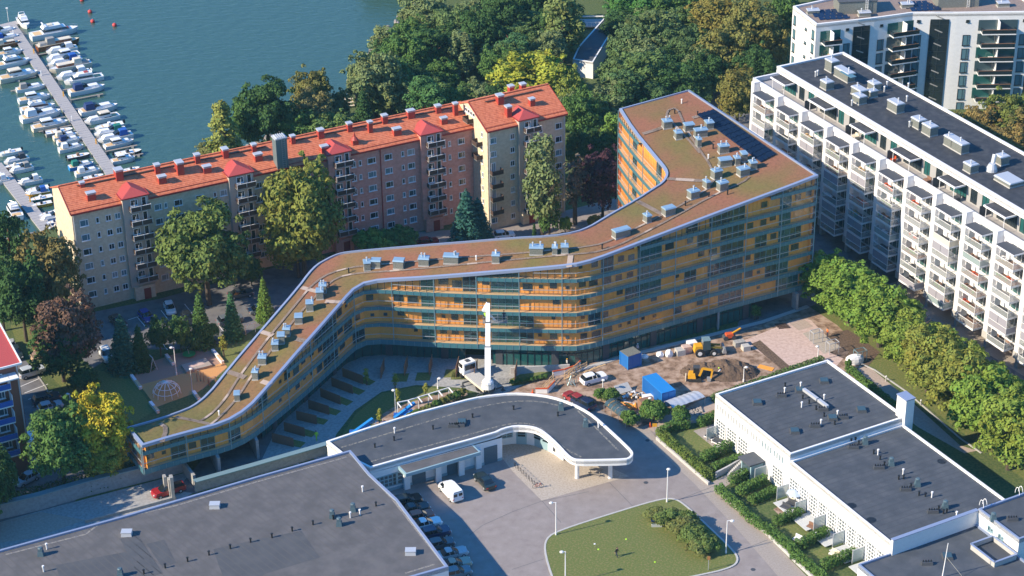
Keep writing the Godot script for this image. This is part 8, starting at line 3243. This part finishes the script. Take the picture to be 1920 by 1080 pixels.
func build_furniture() -> void:
	rng.seed = 99
	var b: MB
	var o: Node3D
	for q in [[1042.5, 1003.5, 942, "tall white lamp post at the island kerb's far left bend", -.7], [1250.5, 942, 879, "white lamp post at the tip of the lawn island beside the lane", .1], [1361, 1038, 976, "white lamp post behind the island shrubs by the lane", .7], [1060, 1096, 1034, "white lamp post at the lower edge of the lawn island", -.5], [1130, 742, 712, "thin white lamp beside the clipped shrub and white off roader", .1], [1217, 776, 746, "thin white lamp before the cardboard stack", .1], [1394, 716, 688, "white lamp with square head by the plywood sheet", .35], [742, 777, 731, "grey lamp post at the pergola's end", -.2], [821, 729, 709, "lamp post at the courtyard path by the crane truck", .3], [1533, 676, 649, "white lamp with round head at the pale paving", -.2], [331, 703, 651, "playground lamp with double head above the bench", -.4], [361, 735, 691, "dark slim lamp at the orange play surface edge", .1], [133, 760, 738, "lamp beside the yellow maple in the shaded garden", -.3]]:
		lamp_post(q[0], q[1], q[2], q[3], q[4], "zinc" if q[3].contains("grey") or q[3].contains("dark") else "white")
	lamp_post(1282, 185, 131, "tall green street lamp by the back road", 1.1, "teal_pale")
	# pergola
	o = thing("pergola", "row of white steel pergola frames beside the planting bed", "pergola", W(794, 775))
	var og := W(794, 775)
	var pl := [[746, 778], [766, 774], [785, 768], [804, 762], [823, 756], [842, 750]]
	var last := Vector3.ZERO
	for i in pl.size():
		var p := W(pl[i][0], pl[i][1]) - og
		b = MB.new()
		b.box(p + Vector3(0, 1.15, 0), Vector3(.14, 2.3, .14))
		part(o, "post", b, M.white)
		b = MB.new()
		b.bar(p + Vector3(0, 2.3, 0), p + Vector3(.7, 2.3, 1.6), .14, .14)
		part(o, "arm", b, M.white)
		if i > 0:
			b = MB.new()
			b.bar(last + Vector3(0, 2.3, 0), p + Vector3(0, 2.3, 0), .14, .14)
			part(o, "beam", b, M.white)
		last = p
	# timber terrace screens of the left wing
	var lt := [[510.5, 813.6], [533, 793], [556, 772], [578.6, 751], [601, 729], [622, 709], [642.5, 691]]
	var rt := [[551, 823.6], [572, 804], [594.6, 781], [617.6, 763], [639, 744], [662, 724], [681, 706]]
	for i in 7:
		var a := W(lt[i][0], lt[i][1] + 15)
		var e := W(rt[i][0], rt[i][1] + 15)
		o = thing("terrace_screen", "brown timber screen between shaded terraces of the low wing, " + ["first from the tip", "second from the tip", "third from the tip", "fourth from the tip", "third from the inner bend", "second from the inner bend", "next to the inner bend"][i], "screen", a)
		var n := 12
		for k in n:
			b = MB.new()
			var m := (e - a) * ((k + .5) / n)
			b.bar(m - (e - a) * (.46 / n) + Vector3(0, .85, 0), m + (e - a) * (.46 / n) + Vector3(0, .85, 0), .06, 1.65)
			part(o, "board", b, M.timber_brown)
		# small lawn patch and terrace slab beside each screen
		b = MB.new()
		var s := (e - a).normalized()
		var nn := s.cross(Vector3.UP)
		var q0 := e - s * 1.6 - nn * .3
		var pp := PackedVector2Array([Vector2(q0.x, q0.z), Vector2((q0 + s * 2.6).x, (q0 + s * 2.6).z), Vector2((q0 + s * 2.6 - nn * 1.6).x, (q0 + s * 2.6 - nn * 1.6).z), Vector2((q0 - nn * 1.6).x, (q0 - nn * 1.6).z)])
		b.prism(pp, 0, .05, true, false, true)
		structure("terrace_lawn", b, M.lawn)
	for q in [[714, 711, 0], [758, 706, 1], [804.5, 704, 2], [855, 708, 3], [890, 712, 4], [965, 715, 5]]:
		var a := W(q[0], q[1])
		var e := a + Vector3(.45, 0, -3.6)
		o = thing("terrace_screen", "weathered timber screen standing out from the glazed ground floor, " + ["nearest the inner bend", "second from the inner bend", "third from the inner bend", "beside the passage", "behind the crane truck", "at the shop front"][q[2]], "screen", a)
		for k in 9:
			b = MB.new()
			b.bar((e - a) * (k / 9.0) + Vector3(0, 1.0, 0), (e - a) * ((k + .9) / 9.0) + Vector3(0, 1.0, 0), .07, 2.0)
			part(o, "board", b, M.timber_brown)
	for q in [[735, 716], [778, 714], [832, 708], [845, 712]]:
		b = MB.new()
		var p := W2(q[0], q[1])
		b.prism(PackedVector2Array([p, p + Vector2(2.4, 0), p + Vector2(2.7, -2.6), p + Vector2(.3, -2.6)]), 0, .05, true, false, true)
		structure("terrace_lawn", b, M.lawn)
	# black bar fence and plinth by the shop front
	o = thing("bar_fence", "black upright bar fence before the shop front lawn", "fence", W(934, 722))
	for k in 16:
		b = MB.new()
		b.box(Vector3(k * .22, .6, -.5 * (k / 16.0)), Vector3(.05, 1.2, .05))
		part(o, "bar", b, M.black)
	o = thing("bar_fence", "black upright bar fence in the passage by the crane cab", "fence", W(853, 712))
	for k in 12:
		b = MB.new()
		b.box(Vector3(k * .22, .6, -.05 * k), Vector3(.05, 1.2, .05))
		part(o, "bar", b, M.black)
	wall_piece("plinth_wall", "pale concrete plinth wall under the shop glazing", "wall", W(957, 700), W(1068, 694), .3, 1.1, "concrete_pale")
	# playground
	o = thing("climbing_dome", "white tubular climbing dome on the orange play surface", "climbing frame", W(313, 738))
	var R := 2.3
	for i in 6:
		var an := PI * i / 6.0
		b = MB.new()
		for k in 10:
			var a0 := PI * k / 10.0
			var a1 := PI * (k + 1) / 10.0
			var f := func(t: float) -> Vector3: return Vector3(cos(t) * cos(an) * R, sin(t) * R * .95 + .01, cos(t) * sin(an) * R)
			b.tube(f.call(a0), f.call(a1), .055, .055, 5)
		part(o, "arch", b, M.white)
	for y in [.35, .7]:
		b = MB.new()
		for k in 14:
			var a0 := TAU * k / 14.0
			var a1 := TAU * (k + 1) / 14.0
			var r := R * cos(asin(y))
			b.tube(Vector3(cos(a0) * r, y * R * .95, sin(a0) * r), Vector3(cos(a1) * r, y * R * .95, sin(a1) * r), .05, .05, 5)
		part(o, "ring", b, M.white)
	for q in [[246, 706, 264, 730, "white bench wall on the playground's shaded edge"], [282, 757, 297, 775, "white bench wall at the lower corner of the playground"], [312, 668, 325, 685, "white bench wall with timber seat under the playground lamp"], [399, 659, 418, 682, "white bench wall at the sunny end of the playground"], [363, 737, 374, 752, "white bench wall at the curved roof edge"]]:
		o = wall_piece("bench_wall", q[4], "bench", W(q[0], q[1]), W(q[2], q[3]), .5, .5, "white")
		b = MB.new()
		b.bar(Vector3(0, .53, 0) + (W(q[2], q[3]) - W(q[0], q[1])) * .5, (W(q[2], q[3]) - W(q[0], q[1])) * .95 + Vector3(0, .53, 0), .45, .06)
		part(o, "timber_seat", b, M.timber_pale)
	o = thing("sand_pit", "raised timber framed sand pit on the playground", "sand pit", W(370, 688))
	og = W(370, 688)
	var sp := poly_px([340, 688, 350, 701, 398, 688, 386, 675])
	var sp2 := PackedVector2Array()
	for q in sp: sp2.append(q - Vector2(og.x, og.z))
	b = MB.new()
	b.prism(sp2, 0, .4)
	part(o, "frame", b, M.sidewalk)
	b = MB.new()
	b.prism(Geometry2D.offset_polygon(sp2, -.9)[0], .4, .406, true, false, false)
	part(o, "sand", b, M.paver_pink)
	o = thing("spinner_dish", "green spinning dish on the playground", "play dish", W(355, 667))
	b = MB.new()
	b.tube(Vector3(0, .25, 0), Vector3(0, .4, 0), .8, 1.1, 16)
	part(o, "dish", b, plain("play_green", C(.02, .28, .08), .5))
	b = MB.new()
	b.tube(Vector3.ZERO, Vector3(0, .3, 0), .2, .2, 8)
	b.tube(Vector3(0, .4, 0), Vector3(-.2, 1.3, 0), .05, .05, 6)
	part(o, "stem", b, M.steel)
	o = thing("fitness_bars", "brown timber fitness bars on the orange surface", "fitness frame", W(388, 718), .3)
	for q in [[0, 0, 2.2], [.5, .2, 2.0], [1.0, .5, 1.8], [1.6, 1.2, 1.1], [2.8, 1.2, 1.1], [1.6, 2.0, 1.1], [2.8, 2.0, 1.1]]:
		b = MB.new()
		b.tube(Vector3(q[0] - 1.4, 0, q[1] - 1), Vector3(q[0] - 1.4, q[2], q[1] - 1), .07, .07, 6)
		part(o, "post", b, M.timber_brown)
	b = MB.new()
	b.bar(Vector3(.2, 1.05, .2), Vector3(1.4, 1.05, .2), .05, .05)
	b.bar(Vector3(.2, 1.05, 1.0), Vector3(1.4, 1.05, 1.0), .05, .05)
	b.bar(Vector3(-1.4, 2.1, -1), Vector3(-.9, 1.95, -.8), .05, .05)
	part(o, "bar", b, M.steel)
	o = thing("swing_frame", "pale steel swing frame at the shaded playground edge", "swing", W(280, 690), .0)
	b = MB.new()
	b.bar(Vector3(-.8, 2.4, -1.8), Vector3(.9, 2.4, .9), .12, .12)
	part(o, "cross_beam", b, M.zinc)
	for q in [[-.8, -1.8], [.9, .9]]:
		b = MB.new()
		b.tube(Vector3(q[0] - .5, 0, q[1] + .4), Vector3(q[0], 2.4, q[1]), .06, .06, 6)
		b.tube(Vector3(q[0] + .5, 0, q[1] - .4), Vector3(q[0], 2.4, q[1]), .06, .06, 6)
		part(o, "leg", b, M.zinc)
	o = thing("garden_sand_box", "square timber framed sand box in the shaded garden", "sand box", W(65, 667))
	b = MB.new()
	var sb := poly_px([51, 662, 69, 657, 79, 669, 61, 679])
	var sb2 := PackedVector2Array()
	for q in sb: sb2.append(q - Vector2(W(65, 667).x, W(65, 667).z))
	b.prism(sb2, 0, .2)
	part(o, "frame", b, M.timber_pale)
	b = MB.new()
	b.prism(Geometry2D.offset_polygon(sb2, -.3)[0], .2, .206, true, false, false)
	part(o, "sand", b, M.dirt)
	o = thing("goal_frame", "white small goal frame by the slim fir", "goal", W(470, 625), .5)
	b = MB.new()
	for s in [-1, 1]: b.bar(Vector3(s * .9, 0, 0), Vector3(s * .9, 1.8, 0), .09, .09)
	b.bar(Vector3(-.9, 1.8, 0), Vector3(.9, 1.8, 0), .09, .09)
	part(o, "frame", b, M.white)
	# lawn island bits
	o = thing("service_cabinet", "tilted glass topped cabinet among the island shrubs", "cabinet", W(1231, 985))
	b = MB.new()
	b.box(Vector3(0, .6, 0), Vector3(1.5, 1.2, 1.2))
	part(o, "body", b, M.zinc)
	b = MB.new()
	b.box(Vector3(0, 1.35, 0), Vector3(1.7, .1, 1.5), Basis(Vector3.RIGHT, .3))
	part(o, "top", b, M.solar)
	for q in [[1174, 1012, "hi_vis"], [1122, 1031, "hi_vis"], [1115, 1021, "white"], [1228, 1055, "hi_vis"]]:
		o = thing("throwing_disc", "small %s disc lying on the island lawn" % ("lime" if q[2] == "hi_vis" else "white"), "disc", W(q[0], q[1]) + Vector3(0, .1, 0), 0, "discs on the lawn")
		b = MB.new()
		b.tube(Vector3.ZERO, Vector3(0, .05, 0), .15, .12, 12)
		part(o, "disc", b, M[q[2]])
	o = thing("sign_post", "small orange brown sign post at the island's lower right", "sign", W(1328, 1070))
	b = MB.new()
	b.tube(Vector3.ZERO, Vector3(0, 2.2, 0), .05, .05, 6)
	part(o, "post", b, M.steel)
	b = MB.new()
	b.box(Vector3(0, 2.2, .06), Vector3(.4, .6, .05))
	part(o, "plate", b, plain("rust_sign", C(.35, .16, .05), .7))
	o = thing("sign_post", "yellow warning sign on the pavement by the cone", "sign", W(1227, 812))
	b = MB.new()
	b.tube(Vector3.ZERO, Vector3(0, 1.4, 0), .04, .04, 6)
	part(o, "post", b, M.steel)
	b = MB.new()
	b.box(Vector3(0, 1.5, .06), Vector3(.7, .6, .05))
	part(o, "plate", b, M.yellow_machine)
	# bicycle racks
	for k in 8:
		o = thing("bicycle_rack", "black bent tube bicycle rack on the brick paving", "bike rack", W(966 + k * 5.2, 876 + k * 4.9), .3, "bicycle racks")
		b = MB.new()
		for s in [-1, 1]: b.tube(Vector3(0, 0, s * .3), Vector3(0, .75, s * .22), .035, .035, 5)
		b.tube(Vector3(0, .75, -.22), Vector3(0, .75, .22), .035, .035, 5)
		part(o, "hoop", b, M.black)
	o = thing("bicycle", "red framed bicycle standing at the last rack", "bicycle", W(1009, 915), .15)
	for x in [-.52, .52]:
		b = MB.new()
		for k in 14:
			var a0 := TAU * k / 14
			var a1 := TAU * (k + 1) / 14
			b.tube(Vector3(x + cos(a0) * .34, .35 + sin(a0) * .34, 0), Vector3(x + cos(a1) * .34, .35 + sin(a1) * .34, 0), .03, .03, 5)
		part(o, "wheel", b, M.tyre)
	b = MB.new()
	for q in [[-.52, .35, -.15, .85], [-.15, .85, .4, .82], [.4, .82, -.02, .3], [-.15, .85, -.02, .3], [-.02, .3, -.52, .35], [.4, .82, .52, .35]]: b.tube(Vector3(q[0], q[1], 0), Vector3(q[2], q[3], 0), .03, .03, 5)
	part(o, "frame", b, M.red_metal)
	b = MB.new()
	b.bar(Vector3(.4, 1.0, -.28), Vector3(.4, 1.0, .28), .04, .04)
	b.bar(Vector3(.4, .82, 0), Vector3(.4, 1.0, 0), .04, .04)
	part(o, "handlebar", b, M.black)
	b = MB.new()
	b.box(Vector3(-.17, .93, 0), Vector3(.26, .06, .14))
	part(o, "saddle", b, M.black)
	o = thing("picnic_table", "weathered picnic table under the rounded canopy", "table", W(1117, 888), -.35)
	b = MB.new()
	for k in 4: b.box(Vector3(0, .75, -.3 + .2 * k), Vector3(1.9, .05, .18))
	part(o, "tabletop", b, M.timber_grey)
	for s in [-1, 1]:
		b = MB.new()
		b.box(Vector3(0, .45, s * .75), Vector3(1.9, .05, .3))
		part(o, "bench", b, M.timber_grey)
		b = MB.new()
		b.bar(Vector3(s * .7, 0, -.8), Vector3(s * .7, .74, -.1), .07, .07)
		b.bar(Vector3(s * .7, 0, .8), Vector3(s * .7, .74, .1), .07, .07)
		part(o, "leg", b, M.timber_grey)
	# garden furniture before the terrace houses
	for q in [[1330, 822, "white", "dark_grey", "white garden sofa with black cushions on the first terrace"], [1344, 832, "white", "dark_grey", "second white sofa with black cushions nearer the topiary"], [1352, 843, "white", "white", "white garden table with chairs beside the topiary"], [1493, 940, "cream", "cream", "cream garden table on the third deck"], [1522, 992, "dark_grey", "timber_brown", "dark dining set on the deck behind the lawn"], [1565, 1042, "white", "cream", "white garden chairs on the last deck"], [1472, 955, "dark_grey", "dark_grey", "grey lounger on the soil garden's edge"], [1483, 948, "dark_grey", "dark_grey", "second grey lounger close to the third deck"], [1497, 1015, "white", "white", "folding white deck chair on the little lawn"]]:
		o = thing("garden_sofa" if not "table" in q[4] else "garden_table", q[4], "furniture", W(q[0], q[1]) + Vector3(0, .02, 0), -.75)
		b = MB.new()
		b.box(Vector3(0, .25, 0), Vector3(1.6, .14, .8))
		for sx in [-1, 1]:
			for s in [-1, 1]: b.box(Vector3(sx * .72, .12, s * .34), Vector3(.08, .24, .08))
		part(o, "frame", b, M[q[2]])
		b = MB.new()
		b.box(Vector3(0, .38, .02), Vector3(1.4, .14, .66))
		part(o, "cushion", b, M[q[3]])
		b = MB.new()
		b.box(Vector3(0, .6, -.38), Vector3(1.5, .5, .12))
		part(o, "backrest", b, M[q[3]])
	o = thing("garden_parasol", "pale blue white parasol on the third garden deck", "parasol", W(1489, 945))
	b = MB.new()
	b.tube(Vector3.ZERO, Vector3(0, 2.2, 0), .04, .04, 6)
	part(o, "pole", b, M.white)
	b = MB.new()
	b.tube(Vector3(0, 1.95, 0), Vector3(0, 2.45, 0), 1.25, .03, 8)
	part(o, "canopy", b, plain("parasol_blue", C(.42, .50, .62), .8))
	o = thing("topiary_bush", "clipped egg shaped bush in a tub by the glazed porch", "shrub", W(1380, 838))
	b = MB.new()
	b.use_c = true
	for k in 14: clump(b, Vector3(0, 1.3, 0) + rdir() * Vector3(.45, .75, .45), Vector3(.4, .45, .4), 60, .13, .05)
	part(o, "foliage", b, leaf_mat(C(.09, .13, .03)))
	b = MB.new()
	b.tube(Vector3.ZERO, Vector3(0, .6, 0), .35, .42, 10)
	part(o, "tub", b, M.dark_grey)
	for q in [[[1262, 842, 1290, 806, 1340, 800, 1372, 842, 1340, 868], "lawn"], [[1450, 955, 1478, 940, 1500, 962, 1470, 975], "dirt"], [[1450, 990, 1490, 975, 1530, 1010, 1490, 1030], "lawn"], [[1500, 1045, 1545, 1025, 1585, 1060, 1545, 1080], "lawn"], [[1395, 930, 1425, 915, 1450, 935, 1420, 948], "lawn"], [[1325, 862, 1338, 880, 1372, 866, 1352, 850], "lawn"]]:
		sheet("garden_ground", q[0], 3, q[1])
	sheet("garden_terrace", [1300, 808, 1338, 795, 1380, 838, 1352, 850], 4, "sidewalk")
	sheet("garden_walk", [1329, 908, 1352, 918, 1395, 890, 1378, 880], 4, "sidewalk")
	# park pavilion with a low grey roof, bench, little frames
	o = thing("park_pavilion", "low park pavilion with bent grey roof among the trees", "building")
	var pv := poly_px([1074, 110, 1085, 86, 1140, 25, 1160, 18, 1158, 40, 1140, 70, 1112, 116], 4.0)
	pv.reverse()
	var pc := []
	for q in pv: pc.append(v3(q, 0))
	walls(o, pc, 0, 3.8, "white_wall")
	flat_roof(o, pc, 3.8, "roof_felt_blue", .15, .3, "white")
	o = thing("park_terrace", "white railed terrace deck beside the park pavilion", "terrace", W(1108, 48))
	b = MB.new()
	b.box(Vector3(0, .6, 0), Vector3(6, .2, 5))
	part(o, "deck", b, M.deck_grey)
	for k in 7:
		b = MB.new()
		b.box(Vector3(-3 + k, 1.2, 2.5), Vector3(.08, 1.1, .08))
		part(o, "post", b, M.white)
	b = MB.new()
	b.bar(Vector3(-3, 1.75, 2.5), Vector3(3, 1.75, 2.5), .08, .1)
	b.bar(Vector3(-3, 3.2, 2.5), Vector3(3, 3.2, 2.5), .2, .25)
	part(o, "rail", b, M.white)
	o = thing("viewing_stand", "small pale timber viewing stand at the beach", "stand", W(654, 202), .3)
	for k in 3:
		b = MB.new()
		b.box(Vector3(0, .4 + k * .5, -k * .7), Vector3(2.6, .1, .5))
		part(o, "tier", b, M.cream)
	for s in [-1, 1]:
		b = MB.new()
		b.bar(Vector3(s * 1.1, 0, 0), Vector3(s * 1.1, 1.4, -1.4), .1, .1)
		part(o, "leg", b, M.timber_pale)
	for q in [[1612, 676, "grey play frame at the end of the avenue verge"], [1560, 660, "thin football frame on the soil by the playground"], [1530, 640, "tall slim frame beside the darker paving"]]:
		o = thing("play_frame", q[2], "play frame", W(q[0], q[1]), .4)
		b = MB.new()
		for sx in [-1, 1]:
			for s in [-1, 1]: b.box(Vector3(sx * .9, 1.0, s * .6), Vector3(.09, 2.0, .09))
		for s in [-1, 1]: b.bar(Vector3(-.9, 2.0, s * .6), Vector3(.9, 2.0, s * .6), .09, .09)
		for s in [-1, 1]: b.bar(Vector3(s * .9, 2.0, -.6), Vector3(s * .9, 2.0, .6), .09, .09)
		part(o, "frame", b, M.teal_pale if q[0] > 1600 else M.zinc)
	for q in [[1661, 715], [1726, 760], [1794, 808]]:
		o = thing("path_bollard", "pale path light bollard in the grass beside the avenue path", "bollard", W(q[0], q[1]), 0, "path bollards")
		b = MB.new()
		b.tube(Vector3.ZERO, Vector3(0, .9, 0), .09, .09, 8)
		part(o, "post", b, M.concrete_pale)
		b = MB.new()
		b.tube(Vector3(0, .9, 0), Vector3(0, 1.05, 0), .13, .1, 8)
		part(o, "cap", b, M.white)
